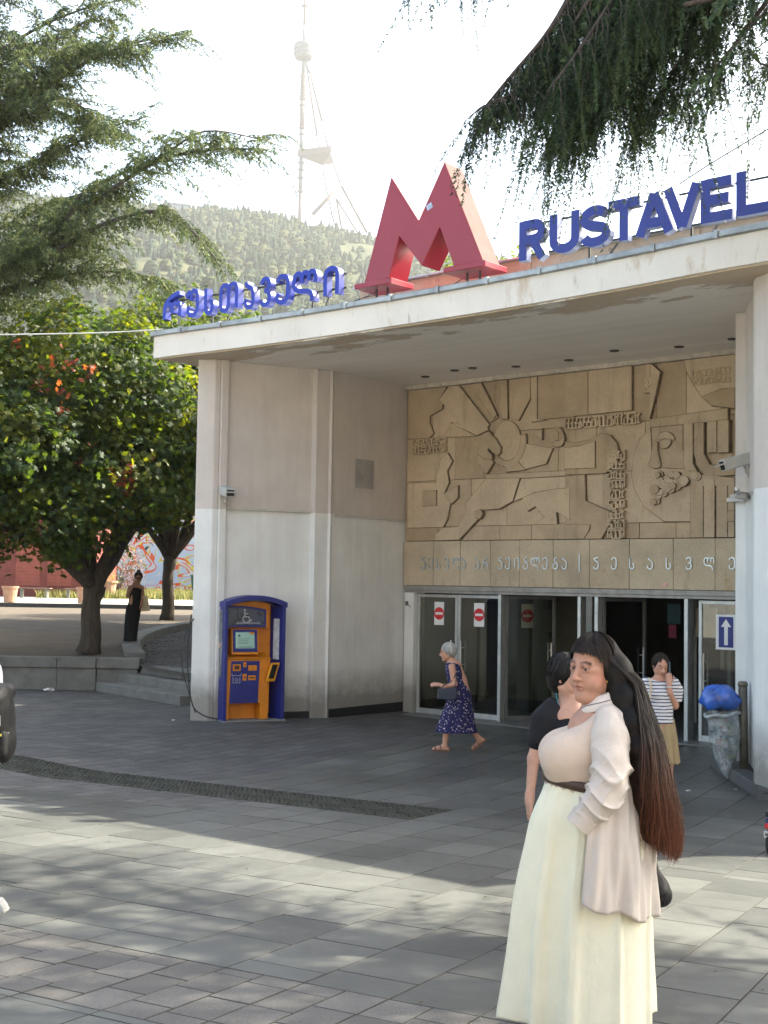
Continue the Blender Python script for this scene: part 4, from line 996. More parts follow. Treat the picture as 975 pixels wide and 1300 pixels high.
# steps and ramp
sd_ = Vector((.62, -.785, 0)); bk = Vector((.785, .62, 0)); L0 = Vector((-5.86, 26.02, 0))
stp = thing('garden_steps', 'three low worn concrete steps leading up to the cobbled ramp', 'steps', L0)
for k in range(3):
    z1 = .09+.175*(k+1); o0 = sd_*(.15*k)+bk*(.42*k)
    for j in range(2):
        a = o0+sd_*(j*1.75+.003); b_ = o0+sd_*((j+1)*1.75-.003)
        vs = [a, b_, b_+bk*1.4, a+bk*1.4]; zz = z1+rnd.uniform(-.003, .003)
        g = G(); g.prism([(v.x, v.y) for v in vs], -.05, zz); g.obj('step', m_conc, stp, bevel=.014)
def rampz(X, Y): return .60+.047*max(0, Y-25.0)
V = []; Fc = []
ks = [(-4.9, 25.9)]+kerb
for (kx, ky) in ks:
    for i in range(8):
        a = i/7; Xb = B(-1.3, 0).x+(ky-B(-1.3, 0).y)*.848 if ky > 24 else 0; ee = B(-1.4, min(2.6, max(-8, (29-ky)*1.05))); X = kx+a*(ee.x-kx); Y = ky+a*(ee.y-ky); V.append((X, Y, rampz(X, Y)-.03))
for i in range(len(ks)-1):
    for j in range(7): a0 = i*8+j; Fc.append((a0, a0+1, a0+9, a0+8))
rp = npmesh('ramp', V, Fc, m_under); struct(rp)
# cobbles
VV = []; FF = []; CC = []; rc = random.Random(5)
for i in range(52):
    for j in range(90):
        a = (i+.5*(j % 2))/52; X0 = -6.2+a*6.4; Y0 = 25.3+j*.13; X = X0+rc.uniform(-.012, .012); Y = Y0
        kx = np.interp(Y, [k_[1] for k_ in kerb], [k_[0] for k_ in kerb]) if Y > 26.45 else -5.3
        if X < kx+.25: continue
        if (Vector((X, Y, 0))-L0).dot(bk) < 1.15: continue
        dx, dy = X-OB[0], Y-OB[1]; t = dx*U[0]+dy*U[1]
        if t > -1.35: continue
        px = 487.5+X/Y*F
        if px > 262: continue
        h_ = rc.uniform(-.008, .01); a_, b2 = .056*rc.uniform(.8, 1.05), .058*rc.uniform(.8, 1.03); z = rampz(X, Y)+h_
        n = len(VV); q = rc.uniform(-.2, .2); cq, sq = math.cos(q), math.sin(q)
        def rr_(u, v): return (X+u*cq-v*sq, Y+u*sq+v*cq)
        for k_, zz in ((1, z-.06), (1, z-.012), (.7, z)):
            VV += [(*rr_(-a_*k_, -b2*k_), zz), (*rr_(a_*k_, -b2*k_), zz), (*rr_(a_*k_, b2*k_), zz), (*rr_(-a_*k_, b2*k_), zz)]
        FF += [(n+8, n+9, n+10, n+11)]+[(n+k_+m_, n+k_+(m_+1) % 4, n+k_+4+(m_+1) % 4, n+k_+4+m_) for k_ in (0, 4) for m_ in range(4)]
        t_ = rc.random(); CC += [(t_, t_, t_)]*12
stuff(npmesh('ramp_cobbles', VV, FF, m_set_s, rp, col=CC))
# path behind the garden
V = []; Fc = []
ys = [47, 47.02, 50, 58, 65, 72, 100, 160, 240]
for y in ys:
    for x in (-70, -40, -20, -13, -9, 0, 20, 60, 90): V.append((x, y, gprof(y) if y > 47 else 1.1))
for i in range(len(ys)-1):
    for j in range(8): a0 = i*9+j; Fc.append((a0, a0+1, a0+10, a0+9))
struct(npmesh('path', V, Fc, m_path))
gb = thing('path_edge', 'dark low kerb along the far side of the garden', 'kerb', (-14, 47, 1.2))
for i in range(26):
    g = G(); g.box(-12+i*1.1, -12+i*1.1+1.09, -.16, -.01, -.1, .21); g.obj('kerb_stone', M('dark_kerb', (.05, .05, .05), .8), gb, bevel=.01)
# grass strip (kind stuff)
def grass(name, x0, x1, y0, y1, n, h_, cols, zf):
    r_ = np.random.default_rng(3); X = r_.uniform(x0, x1, n); Y = r_.uniform(y0, y1, n); Z = np.array([zf(y) for y in Y])
    a = r_.uniform(0, 6.28, n); hh = h_*r_.uniform(.5, 1.3, n); wd = .03; lx = r_.normal(0, .3, n)*hh; ly = r_.normal(0, .3, n)*hh
    V = np.empty((n, 3, 3)); V[:, 0] = np.stack([X-wd*np.cos(a), Y-wd*np.sin(a), Z], 1); V[:, 1] = np.stack([X+wd*np.cos(a), Y+wd*np.sin(a), Z], 1); V[:, 2] = np.stack([X+lx, Y+ly, Z+hh], 1)
    c = np.array(cols)[r_.integers(0, len(cols), n)]*r_.uniform(.7, 1.2, (n, 1))
    return npmesh(name, V.reshape(-1, 3), np.arange(3*n).reshape(-1, 3), MV('grass_blade', .6, .3, transl=.4), col=np.repeat(c, 3, 0))
tag(stuff(grass('grass', -16, -2, 58, 71, 16000, .35, [(.2, .19, .06), (.3, .26, .1), (.1, .13, .03)], gprof)), 'dry yellow-green grass below the graffiti wall', 'grass')
# graffiti wall
s = NT('graffiti'); pos = s.tc.outputs['Object']
nz = s.noise(.42, 1.5, .5, None, (1, 1, 1.3), 1.6)
def band(a, b_, v): return s.math('MULTIPLY', s.math('GREATER_THAN', v, a), s.math('LESS_THAN', v, b_))
c = s.mix(s.noise(.5, 4), (.38, .4, .44), (.5, .52, .54))
c = s.mix(band(.5, .62, nz), c, (.36, .42, .5))
nz2 = s.noise(.62, 1.2, .5, None, (1, 1, 1.2), 2.2)
c = s.mix(band(.535, .575, nz2), c, (.5, .5, .07))
c = s.mix(s.math('MAXIMUM', band(.475, .5, nz), s.math('MAXIMUM', band(.575, .592, nz2), band(.395, .42, nz))), c, (.55, .09, .03))
s.bsdf(c, .8, 0, .3)
gw = thing('graffiti_wall', 'long rendered wall covered with red, yellow and pale blue graffiti behind the garden', 'wall', (-7, 73, 1.4))
g = G(); g.box(-9, 14, 0, .3, -.2, 5.2); g.obj('wall_face', s.m, gw); g = G(); g.box(-9.05, 14.05, -.08, .38, 5.202, 5.4); g.obj('coping', m_conc, gw, bevel=.02)
# red timber building
m_redw = M('red_boards', (.17, .04, .03), .7, .2, 3); m_redl = M('red_shutter', (.25, .065, .045), .7, .15, 3)
rb_ = thing('red_cabin', 'low dark red timber cabin with lighter red shutters behind the garden', 'cabin', (-24, 60, 1.4))
for i in range(19):
    g = G(); g.box(0, 10.3, 0, .1, i*.2, i*.2+.192); g.obj('board', m_redw, rb_)
g = G(); g.box(0, 10.28, .12, 5, 0, 3.8); g.obj('cabin_body', m_redw, rb_)
g = G(); g.box(-.2, 10.5, -.3, 5.3, 3.81, 3.95); g.obj('roof', m_redw, rb_)
for x0 in (1.4, 3.7, 6.55, 8.5 if 0 else 8.05):
    wd = 1.1 if x0 < 6 else 1.15
    for i in range(13):
        g = G(); g.box(x0, x0+wd, -.05, -.005, .55+i*.17, .55+i*.17+.155); g.obj('shutter_slat', m_redl, rb_)
for x0 in (-17.2, -15.1):
    b_ = thing('bench', 'low park bench with dark slatted seat before the red cabin, '+('left' if x0 < -16 else 'right')+' one of the pair', 'bench', (x0+.6, 57.5, gprof(57.5)), 0, 'park benches by the red cabin')
    for k in range(3):
        g = G(); g.box(-.0, 1.5, -.2+k*.15, -.08+k*.15, .42, .46); g.obj('seat_slat', M('bench_slat', (.2, .12, .1), .7), b_)
    for x_ in (.15, 1.3):
        g = G(); g.box(x_, x_+.06, -.2, .2, 0, .42); g.obj('leg', m_alud, b_)
def planter(loc, w_, h_, label, plant=True):
    th = thing('planter', label, 'planter', loc, 0, 'terracotta planters on the far path')
    g = G(); g.lathe((0, 0, 0), [(w_*.36, 0), (w_*.48, h_*.88), (w_*.54, h_*.88), (w_*.54, h_), (w_*.46, h_), (w_*.42, h_*.9)], 14); g.obj('pot', M('terracotta', (.36, .21, .14), .85, .2, 5), th)
    if plant:
        r_ = np.random.default_rng(int(loc[0]*10) % 97); n = 260; P = r_.normal(0, 1, (n, 3))*np.array([w_*.35, w_*.35, h_*.3])+np.array([0, 0, h_*1.2]); P[:, 2] = np.maximum(P[:, 2], h_*.9)
        leafmesh('foliage', P, .09, [(.06, .1, .03), (.1, .13, .04)], th, 4)
def leafmesh(name, P, size, cols, parent, seed=0, lobes=False, upbias=.5, mat=None, outward=None, jit=.14):
    """flat leaves at points P, each a small polygon of its own"""
    r_ = np.random.default_rng(seed); n = len(P); nrm = r_.normal(0, 1, (n, 3)); nrm[:, 2] += upbias*2
    if outward is not None: nrm += outward*1.4
    nrm /= np.linalg.norm(nrm, axis=1)[:, None]
    t = np.cross(nrm, r_.normal(0, 1, (n, 3))); t /= np.linalg.norm(t, axis=1)[:, None]; b_ = np.cross(nrm, t)
    sz = size*r_.uniform(.6, 1.25, n)[:, None]
    if lobes: shp = [(0, -.5), (.38, -.42), (.2, -.12), (.62, .05), (.26, .16), (.3, .5), (.0, .34), (-.3, .55), (-.26, .16), (-.62, .05), (-.2, -.12), (-.38, -.42)]
    else: shp = [(0, -.5), (.25, -.05), (0, .5), (-.25, -.05)]
    k = len(shp); V = np.empty((n, k, 3))
    for i, (u, v) in enumerate(shp): V[:, i] = P+(t*u+b_*v)*sz-nrm*sz*.35*(u*u)
    c = np.array(cols)
    if len(c) != n: c = c[r_.integers(0, len(c), n)]
    c = c*r_.uniform(1-jit, 1+jit, (n, 1))
    Fc = np.arange(n*k).reshape(n, k)
    if lobes: Fc = np.concatenate([np.stack([Fc[:, a] for a in q], 1) for q in ((0, 1, 2, 6), (2, 3, 4, 6), (4, 5, 6, 6), (6, 7, 8, 8), (6, 8, 9, 10), (6, 10, 11, 0))])
    if lobes:
        tri = np.concatenate([np.stack([np.arange(n*k).reshape(n, k)[:, a] for a in q], 1) for q in ((0, 1, 2), (0, 2, 6), (2, 3, 4), (2, 4, 6), (4, 5, 6), (6, 7, 8), (6, 8, 10), (8, 9, 10), (6, 10, 0), (10, 11, 0))]); Fc = tri
    return stuff(npmesh(name, V.reshape(-1, 3), Fc, mat or MV('leaf', .5, .28, transl=.55, noise=.15, nscale=2, tcol=(2.8, 2.45, .6)), parent, col=np.repeat(c, k, 0)))
planter((-14.6, 49.5, gprof(49.5)), .62, .62, 'terracotta pot on the pale path at the left of the picture', False)
planter((-11.75, 49.5, gprof(49.5)), .5, .62, 'terracotta pot half hidden behind the thick tree trunk', False)
planter((-13.2, 60.5, gprof(60.5)), .95, .8, 'brown planter in the grass left of the green containers', True)
sp_ = thing('white_board', 'white upright board at the left edge of the far path', 'board', (-15.2, 49.3, gprof(49.3)))
g = G(); g.box(-.14, .14, 0, .05, .1, .95); g.obj('panel', M('board_white', (.6, .6, .58), .6), sp_); g = G(); g.box(-.12, -.06, .0, .05, 0, .1); g.box(.06, .12, 0, .05, 0, .1); g.obj('feet', m_alud, sp_)
for i, x in enumerate((-9.45, -8.1)):
    th = thing('waste_container', 'dark green wheeled waste container by the graffiti wall, '+('left' if i == 0 else 'right')+' of the two', 'waste container', (x, 66, gprof(66)), 0, 'green waste containers')
    mg = M('container_green', (.02, .085, .05), .5, .2, 3)
    g = G(); g.slab([(-.5, .1), (.5, .1), (.6, 1.05), (-.6, 1.05)], 0, .8); g.obj('tub', mg, th, bevel=.03); g = G(); g.box(-.63, .63, -.04, .85, 1.052, 1.14); g.obj('lid', mg, th, bevel=.03)
    for x_ in (-.4, .4): g = G(); g.tube([(x_-.04, .1, .08), (x_+.04, .1, .08)], .08, 10); g.obj('wheel', m_kd, th)
th = thing('waste_container', 'green waste container at the far right behind the second tree', 'waste container', (-5.6, 68, gprof(68)), 0); g = G(); g.slab([(-.5, .1), (.5, .1), (.6, 1.1), (-.6, 1.1)], 0, .8); g.obj('tub', mg, th, bevel=.03); g = G(); g.box(-.63, .63, -.04, .85, 1.102, 1.19); g.obj('lid', mg, th, bevel=.03)
# pink flowering bush
r_ = np.random.default_rng(8); P = r_.normal(0, 1, (2600, 3)); P = P/np.linalg.norm(P, axis=1)[:, None]*r_.uniform(.4, 1, (2600, 1))**.5*np.array([1.6, 1.2, 1.3])+np.array([0, 0, 1.5])
pb = thing('flowering_bush', 'airy bush with pale pink blossom in front of the graffiti wall', 'bush', (-13.9, 66, gprof(66)))
leafmesh('blossom', P, .13, [(.36, .2, .21), (.3, .2, .2), (.12, .1, .07), (.07, .09, .03)], pb, 3, mat=MV('blossom_petal', .6, .2, transl=.35))
g = G()
for k in range(9):
    a = k*.7; g.tube([(0, 0, 0), (.3*math.cos(a), .3*math.sin(a), .8), (1.0*math.cos(a), .8*math.sin(a), 1.9)], [.04, .03, .012], 5)
g.obj('stems', M('twig_brown', (.1, .07, .05), .9), pb)

# ------------------------------------------------------------------ the far side of the avenue, behind the viewer (it lights the porch and shows in the glass)
s = NT('avenue_facade'); c = s.mix(s.ramp(s.noise(.3, 5), .3, .7), (.5, .44, .36), (.6, .55, .47)); m_fac = s.bsdf(c, .85, 0, .2)
m_fwin = M('facade_window', (.06, .065, .07), .2, .2, 1); s = NT('facade_plaster_warm'); c = s.mix(s.ramp(s.noise(.3, 5), .3, .7), (.55, .42, .32), (.62, .5, .4)); m_fac2 = s.bsdf(c, .85, 0, .2)
an = thing('shade_block', 'plain pale block added unseen behind the station to shade the garden', 'building', (-2.5, 26.3, 0))  # unseen block, added for the shadow it throws on the garden
g = G(); g.box(0, 4, 0, 4.8, 0, 7.2); g.box(.5, 11.5, 5.2, 11.2, 0, 8.3); g.obj('wall', m_fac, an); g = G(); g.box(-.1, 4.1, -.1, 4.9, 7.202, 7.3); g.box(.4, 11.6, 5.1, 11.3, 8.302, 8.45); g.obj('cornice', m_fac, an)
for k in range(3): g = G(); g.box(-.04, .04, .4+k*1.5, 1.3+k*1.5, 4.6, 6.2); g.obj('window', m_fwin, an)
for i, (x0, wd, hh, fl, mm, lab) in enumerate(((-46, 30, 19, 5, m_fac, 'pale five-storey avenue building facing the station, the one behind on the left'), (-14, 27, 22, 6, m_fac2, 'warm plastered six-storey avenue building directly opposite the station'), (15, 32, 18, 5, m_fac, 'pale five-storey avenue building facing the station, the one behind on the right'))):
    bt = thing('avenue_building', lab, 'building', (x0, -34, .9)); g = G(); g.box(0, wd, -12, 0, 0, hh); g.obj('wall', mm, bt)
    g = G(); g.box(-.3, wd+.3, -12.3, .6, hh+.002, hh+.7); g.obj('cornice', mm, bt, bevel=.05)
    wm = None
    for f_ in range(fl):
        for k in range(int(wd/3)):
            x = 1+k*3; z = 1+f_*(hh-1)/fl
            if wm is None:
                g = G(); g.box(0, 1.3, -.05, .04, 0, 2.0); wm = g.obj('window', m_fwin, bt); wm.location = (x, 0, z)
            else:
                o = wm.copy(); link(o, bt); o.location = (x, 0, z)
# ------------------------------------------------------------------ trees
def bark(name, c): 
    s = NT(name); n1 = s.noise(6, 6, .7, None, (2.5, 2.5, .5)); cc = s.mix(s.ramp(n1, .3, .7), mul(c, .55), mul(c, 1.35))
    return s.bsdf(cc, .95, 0, .2, n1, 1., .03)
m_bark = bark('maple_bark', (.07, .057, .046)); m_bark2 = bark('cedar_bark', (.075, .062, .055))
def limb(g, a, b_, r0, r1, bend=.12, n=7, seed=0):
    rr = random.Random(seed); a, b_ = Vector(a), Vector(b_); L = (b_-a).length; o = Vector((rr.uniform(-1, 1), rr.uniform(-1, 1), rr.uniform(-.2, .8)))*L*bend
    pts = [a.lerp(b_, i/n)+o*math.sin(math.pi*i/n)+Vector((rr.uniform(-1, 1), rr.uniform(-1, 1), 0))*L*.015 for i in range(n+1)]
    g.tube(pts, [r0+(r1-r0)*i/n for i in range(n+1)], 9); return pts
def broadleaf(name, label, base, trunk_r, fork, blobs, ncl, per, leaf, cols, seed, reds=(), group=None, lobes=True, knob=True):
    th = thing(name, label, 'tree', base, 0, group); base = Vector(base)
    g = G(); F_ = Vector((rnd.uniform(-.1, .1), 0, fork)); tr = []
    n = 9
    for i in range(n+1):
        k = i/n; r_ = trunk_r*(1.12-.25*k) if k > .12 else trunk_r*(1.35-k*2)
        if knob and k > .8: r_ = trunk_r*1.12
        tr.append((F_*k+Vector((.03*math.sin(k*7), .02*math.cos(k*5), 0)), r_))
    g.tube([p for p, _ in tr], [r for _, r in tr], 14)
    g.obj('trunk', m_bark, th, smooth=True)
    g = G(); rr = random.Random(seed)
    for j, (c, r_) in enumerate(blobs):
        c = Vector(c)-base; p = limb(g, F_-Vector((0, 0, .1)), c*.9+F_*.1, trunk_r*.72, trunk_r*.16, .1, 8, seed+j)
        for q in range(4):
            a = p[3+q]; d = Vector((rr.uniform(-1, 1), rr.uniform(-1, 1), rr.uniform(-.1, 1))).normalized()*r_*.8
            limb(g, a, a+d, trunk_r*.18, .012, .15, 5, seed+50*j+q)
    g.obj('limbs', m_bark, th, smooth=True)
    nr = np.random.default_rng(seed); PP = []; CC = []; OO = []
    vol = np.array([r_**2 for _, r_ in blobs]); cnt = (ncl*vol/vol.sum()).astype(int)
    cols = np.array(cols)
    for (c, r_), m_ in zip(blobs, cnt):
        c = np.array(c)-np.array(base)
        d = nr.normal(0, 1, (m_, 3)); d /= np.linalg.norm(d, axis=1)[:, None]
        rad = r_*nr.uniform(.35, 1.05, (m_, 1))**.55
        ctr = c+d*rad*np.array([1, 1, .85])
        q = per; loc = nr.normal(0, 1, (m_, q, 3))*np.array([.2, .2, .11])*nr.uniform(.7, 1.5, (m_, 1, 1))
        # each cluster slopes outward/down like a shingle of leaves
        loc[:, :, 2] -= .35*(loc[:, :, 0]*d[:, None, 0]+loc[:, :, 1]*d[:, None, 1])
        P = (ctr[:, None]+loc).reshape(-1, 3); base_c = cols[nr.integers(0, len(cols), m_)]
        C_ = np.repeat(base_c, q, 0); PP.append(P); CC.append(C_); OO.append(np.repeat(d, q, 0))
    PP = np.concatenate(PP); CC = np.concatenate(CC); OO = np.concatenate(OO)
    keep = PP[:, 2] > .9; 
    for (rc_, rr2) in reds:
        d = np.linalg.norm(PP-(np.array(rc_)-np.array(base)), axis=1); hit = (d < rr2*nr.uniform(.65, 1.05, len(d)))
        CC[hit] = np.array([(.17, .04, .022), (.2, .06, .035), (.13, .03, .018)])[nr.integers(0, 3, hit.sum())]
    PP, CC, OO = PP[keep], CC[keep], OO[keep]
    leafmesh('crown', PP, leaf*.85, CC, th, seed, lobes, .5, outward=OO)
    return th
MG = [(.04, .068, .016), (.031, .056, .018), (.055, .078, .015), (.025, .048, .02), (.075, .09, .018)]
b1 = Vector((-6.25, 26.95, .8))
blobs1 = [((-6.6, 27, 6.6), 2.0), ((-8.3, 26.6, 5.9), 1.9), ((-5.3, 27, 6.0), 1.6), ((-9.6, 26.5, 4.6), 1.7), ((-7.3, 25.8, 4.9), 1.7), ((-5.4, 26.2, 4.5), 1.5), ((-8.6, 25.6, 3.7), 1.3), ((-6.4, 25.6, 3.7), 1.15), ((-10.2, 27, 6.6), 1.6), ((-4.6, 27.6, 5.2), 1.2)]
reds = [(at(85, 470, 24.6), .75), (at(50, 490, 25.0), .22), (at(78, 515, 24.9), .3), (at(25, 432, 25.2), .3), (at(120, 560, 25), .15), (at(155, 600, 25), .3), (at(160, 620, 25), .22), (at(195, 585, 25.5), .18), (at(100, 590, 25), .15)]
broadleaf('maple_tree', 'broad maple with thick knobbly trunk and rust-red leaf clusters, nearest in the garden', b1, .205, 1.45, blobs1, 1500, 32, .15, MG, 21, reds)
b2 = Vector((-6.35, 37.2, 1.15))
blobs2 = [((-6.4, 37.2, 7.8), 2.4), ((-8.2, 37, 7.2), 2.2), ((-4.6, 37.2, 7.2), 2.4), ((-6.2, 36, 5.8), 2.1), ((-4.4, 36.2, 5.4), 1.9), ((-8.3, 36, 5.4), 1.8), ((-6.2, 37, 9.6), 1.9), ((-2.8, 37.5, 8.0), 2.0), ((-4.6, 36.3, 9.0), 1.6), ((-7.4, 36.2, 9.2), 1.3)]
broadleaf('maple_tree', 'maple with thin forked trunk farther back in the garden, close to the white pier', b2, .17, 1.9, blobs2, 1300, 26, .165, MG, 33, [(at(200, 425, 35.6), .25), (at(215, 450, 35.6), .2)])
b3 = Vector((-13.5, 33, 1.0))
broadleaf('maple_tree', 'green maple at the left edge of the picture behind the nearest one', b3, .2, 2.0, [((-13.5, 33, 6.6), 2.6), ((-11.6, 33, 5.2), 2.0), ((-14.5, 32, 4.8), 2.2), ((-12, 33.5, 7.5), 2.0)], 420, 24, .2, MG, 44)
b4 = Vector((2.6, 44, 0))
broadleaf('broadleaf_tree', 'dark green tree rising behind the roof below and around the red letter', b4, .3, 6, [((1.0, 44, 11.4), 2.0), ((3.0, 44, 12.4), 2.0), ((5.0, 44, 12.6), 2.1), ((.2, 43.5, 9.8), 1.8), ((6.3, 44.5, 12.2), 1.9), ((3, 43, 10.4), 2.4)], 1000, 24, .22, [(.06, .09, .025), (.045, .075, .02), (.08, .1, .03)], 55, (), None, False, False)

def conifer(name, label, trunk_pts, trunk_r, limbs, P, seed):
    """limbs: list of (polyline, r0). P: parameters"""
    th = thing(name, label, 'tree', trunk_pts[0]); o0 = Vector(trunk_pts[0]); nr = np.random.default_rng(seed)
    g = G(); pts = [Vector(p)-o0 for p in trunk_pts]; g.tube(pts, [trunk_r*(1-.75*i/(len(pts)-1)) for i in range(len(pts))], 12); g.obj('trunk', m_bark2, th, smooth=True)
    TW = []   # twigs: start, dir, len, density scale
    gl = G()
    for poly, r0, Q in limbs:
        Q = {**P, **Q}; pl = smooth_poly([tuple(Vector(p)-o0) for p in poly], 6); n = len(pl); pa = np.array(pl)
        gl.tube(pl, [r0*(1-.85*i/(n-1)) for i in range(n)], 7)
        seg = np.linalg.norm(np.diff(pa, axis=0), axis=1); cum = np.concatenate([[0], np.cumsum(seg)]); L = cum[-1]
        for s_ in np.arange(L*Q['start'], L, Q['gap']):
            s2 = min(L-.01, s_+nr.uniform(-.5, .5)*Q['gap']); i = min(n-2, np.searchsorted(cum, s2)-1 if s2 > 0 else 0); i = max(0, i)
            p = pa[i]+(pa[i+1]-pa[i])*((s2-cum[i])/(seg[i]+1e-9)); d = (pa[i+1]-pa[i])/(seg[i]+1e-9)
            side = np.cross(d, [0, 0, 1.]); side /= np.linalg.norm(side)+1e-9
            for sg in (-1, 1):
                if nr.random() < Q.get('skip', .1): continue
                fade = .35+.65*(1-s2/L)**.7
                l2 = nr.uniform(*Q['len2'])*fade
                dd = side*sg*nr.uniform(.5, 1.)+d*nr.uniform(.35, .9)+np.array([0, 0, nr.uniform(*Q['rise'])]); dd /= np.linalg.norm(dd)
                m_ = 6; ks = np.linspace(0, 1, m_+1)[:, None]
                sp = p+dd*ks*l2+np.array([0, 0, -1.])*Q['droop']*l2*ks**2+nr.normal(0, .02, (m_+1, 3))*l2
                gl.tube([tuple(v) for v in sp], [max(.003, Q['r2']*(1-.8*k)) for k in ks[:, 0]], 4, False)
                for t_ in np.arange(.06, 1.0, Q['tgap']/l2):
                    x = t_*m_; j = int(x); q0 = sp[j]+(sp[min(j+1, m_)]-sp[j])*(x-j); dj = sp[min(j+1, m_)]-sp[max(0, min(j, m_-1))]; dj = dj/(np.linalg.norm(dj)+1e-9)
                    sj = np.cross(dj, [0, 0, 1.]); sj /= np.linalg.norm(sj)+1e-9
                    for s3 in (-1, 1):
                        dt = sj*s3*nr.uniform(.3, .9)+dj*nr.uniform(.3, .8)+np.array([0, 0, -nr.uniform(*Q['hang'])]); dt /= np.linalg.norm(dt)
                        TW.append((*q0, *dt, nr.uniform(*Q['len3'])*(.5+.5*(1-t_))*(.35+.65*fade), Q['nd'], Q['nl'], Q['nw'], Q['curl']))
                TW.append((*sp[-1], *(dj if l2 else dd), Q['len3'][1]*.8, Q['nd'], Q['nl'], Q['nw'], Q['curl']))
    gl.obj('limbs', m_bark2, th, smooth=True)
    TW = np.array(TW); cnt = np.maximum(3, (TW[:, 6]*TW[:, 7]).astype(int)); idx = np.repeat(np.arange(len(TW)), cnt); n = len(idx)
    u = nr.uniform(0, 1, n); T = TW[idx]; tl = T[:, 6]
    pos = T[:, :3]+T[:, 3:6]*(u*tl)[:, None]; pos[:, 2] -= T[:, 10]*tl*u*u
    dz = T[:, 3:6].copy(); dz[:, 2] -= 2*T[:, 10]*u; dz /= np.linalg.norm(dz, axis=1)[:, None]
    nd = nr.normal(0, 1, (n, 3)); nd -= (nd*dz).sum(1)[:, None]*dz; nd /= np.linalg.norm(nd, axis=1)[:, None]
    nd = nd*.75+dz*.75+np.array([0, 0, .1]); nd /= np.linalg.norm(nd, axis=1)[:, None]
    wv = np.cross(nd, nr.normal(0, 1, (n, 3))); wv /= np.linalg.norm(wv, axis=1)[:, None]
    nl = (T[:, 8]*nr.uniform(.7, 1.2, n))[:, None]; nw = T[:, 9][:, None]
    V = np.empty((n, 3, 3)); V[:, 0] = pos-wv*nw; V[:, 1] = pos+wv*nw; V[:, 2] = pos+nd*nl
    tc_ = np.array(P['cols'])[nr.integers(0, len(P['cols']), len(TW))]*nr.uniform(.8, 1.2, (len(TW), 1)); c = tc_[idx]*nr.uniform(.85, 1.15, (n, 1))
    stuff(npmesh('crown', V.reshape(-1, 3), np.arange(3*n).reshape(-1, 3), MV('needle', .5, .3, transl=.35, noise=.15, nscale=2), th, col=np.repeat(c, 3, 0)))
    print(name, 'needles', n)
    return th
# left cedar
LP = dict(start=.1, gap=.17, len2=(.6, 2.1), rise=(-.25, .35), droop=.22, r2=.009, tgap=.07, hang=(-.3, .9), len3=(.12, .42), nd=75, nl=.065, nw=.013, curl=.5, skip=.2,
          cols=[(.10, .13, .045), (.065, .095, .04), (.135, .155, .055), (.05, .078, .036)])
def AT(l): return [at(*p) for p in l]
ll = []
for poly, r0, q in (
    ([(-150, 300, 29), (0, 165, 28), (60, 112, 27.6), (130, 68, 27.3), (190, 50, 27), (240, 42, 26.8)], .13, {}),
    ([(-180, 420, 29), (-40, 350, 28), (30, 335, 27.5), (75, 305, 27), (130, 250, 26.5), (200, 205, 26.2), (270, 190, 26), (338, 190, 25.8)], .16, {}),
    ([(-180, 430, 29), (-30, 345, 27), (60, 322, 26.5), (130, 285, 26), (200, 268, 25.7), (240, 290, 25.5), (275, 330, 25.3)], .13, {}),
    ([(-170, 330, 29), (-30, 240, 28.5), (60, 200, 28.3), (130, 165, 28), (180, 150, 28)], .1, {}),
    ([(-150, 200, 30), (-30, 90, 29.5), (40, 40, 29), (110, 10, 29), (160, 0, 29)], .1, {}),
    ([(-150, 60, 30), (0, -20, 29.5), (80, -40, 29), (150, -30, 29)], .1, {}),
    ([(-150, 130, 28), (-30, 70, 27.5), (40, 55, 27.3), (100, 45, 27)], .08, {}),
    ([(-180, 450, 28), (-40, 380, 27.5), (40, 360, 27.3), (110, 345, 27), (180, 350, 26.9), (235, 375, 26.8)], .09, {}),
    ([(-180, 460, 30), (-60, 330, 30), (0, 290, 30), (90, 250, 30), (150, 235, 30)], .1, {}),
    ([(-180, 480, 30), (-50, 400, 29.5), (30, 385, 29.3), (90, 380, 29.2)], .08, {}),
    ([(-160, 250, 27.5), (-40, 150, 27), (30, 130, 26.8), (90, 150, 26.6), (140, 160, 26.5)], .08, {})):
    ll.append((AT(poly), r0*.6, q))
    if poly[1] in ((-30, 345, 27), (-50, 400, 29.5), (-40, 380, 27.5)): continue
    rt = random.Random(int(poly[2][0])); ox, oy = rt.uniform(-40, 15), rt.uniform(-35, 35); ll.append((AT([(a+ox+rt.uniform(-15, 15), b_+oy+rt.uniform(-10, 10), c+rt.uniform(-.8, .8)) for a, b_, c in poly]), r0*.45, q))
tb = at(-190, 760, 30); tb.z = .8
conifer('cedar_tree', 'large sunlit cedar reaching in from the left with layered feathery branches', [tb, tb+Vector((.3, 0, 6)), tb+Vector((0, 0, 12)), tb+Vector((.2, 0, 18))], .5, ll, LP, 5)
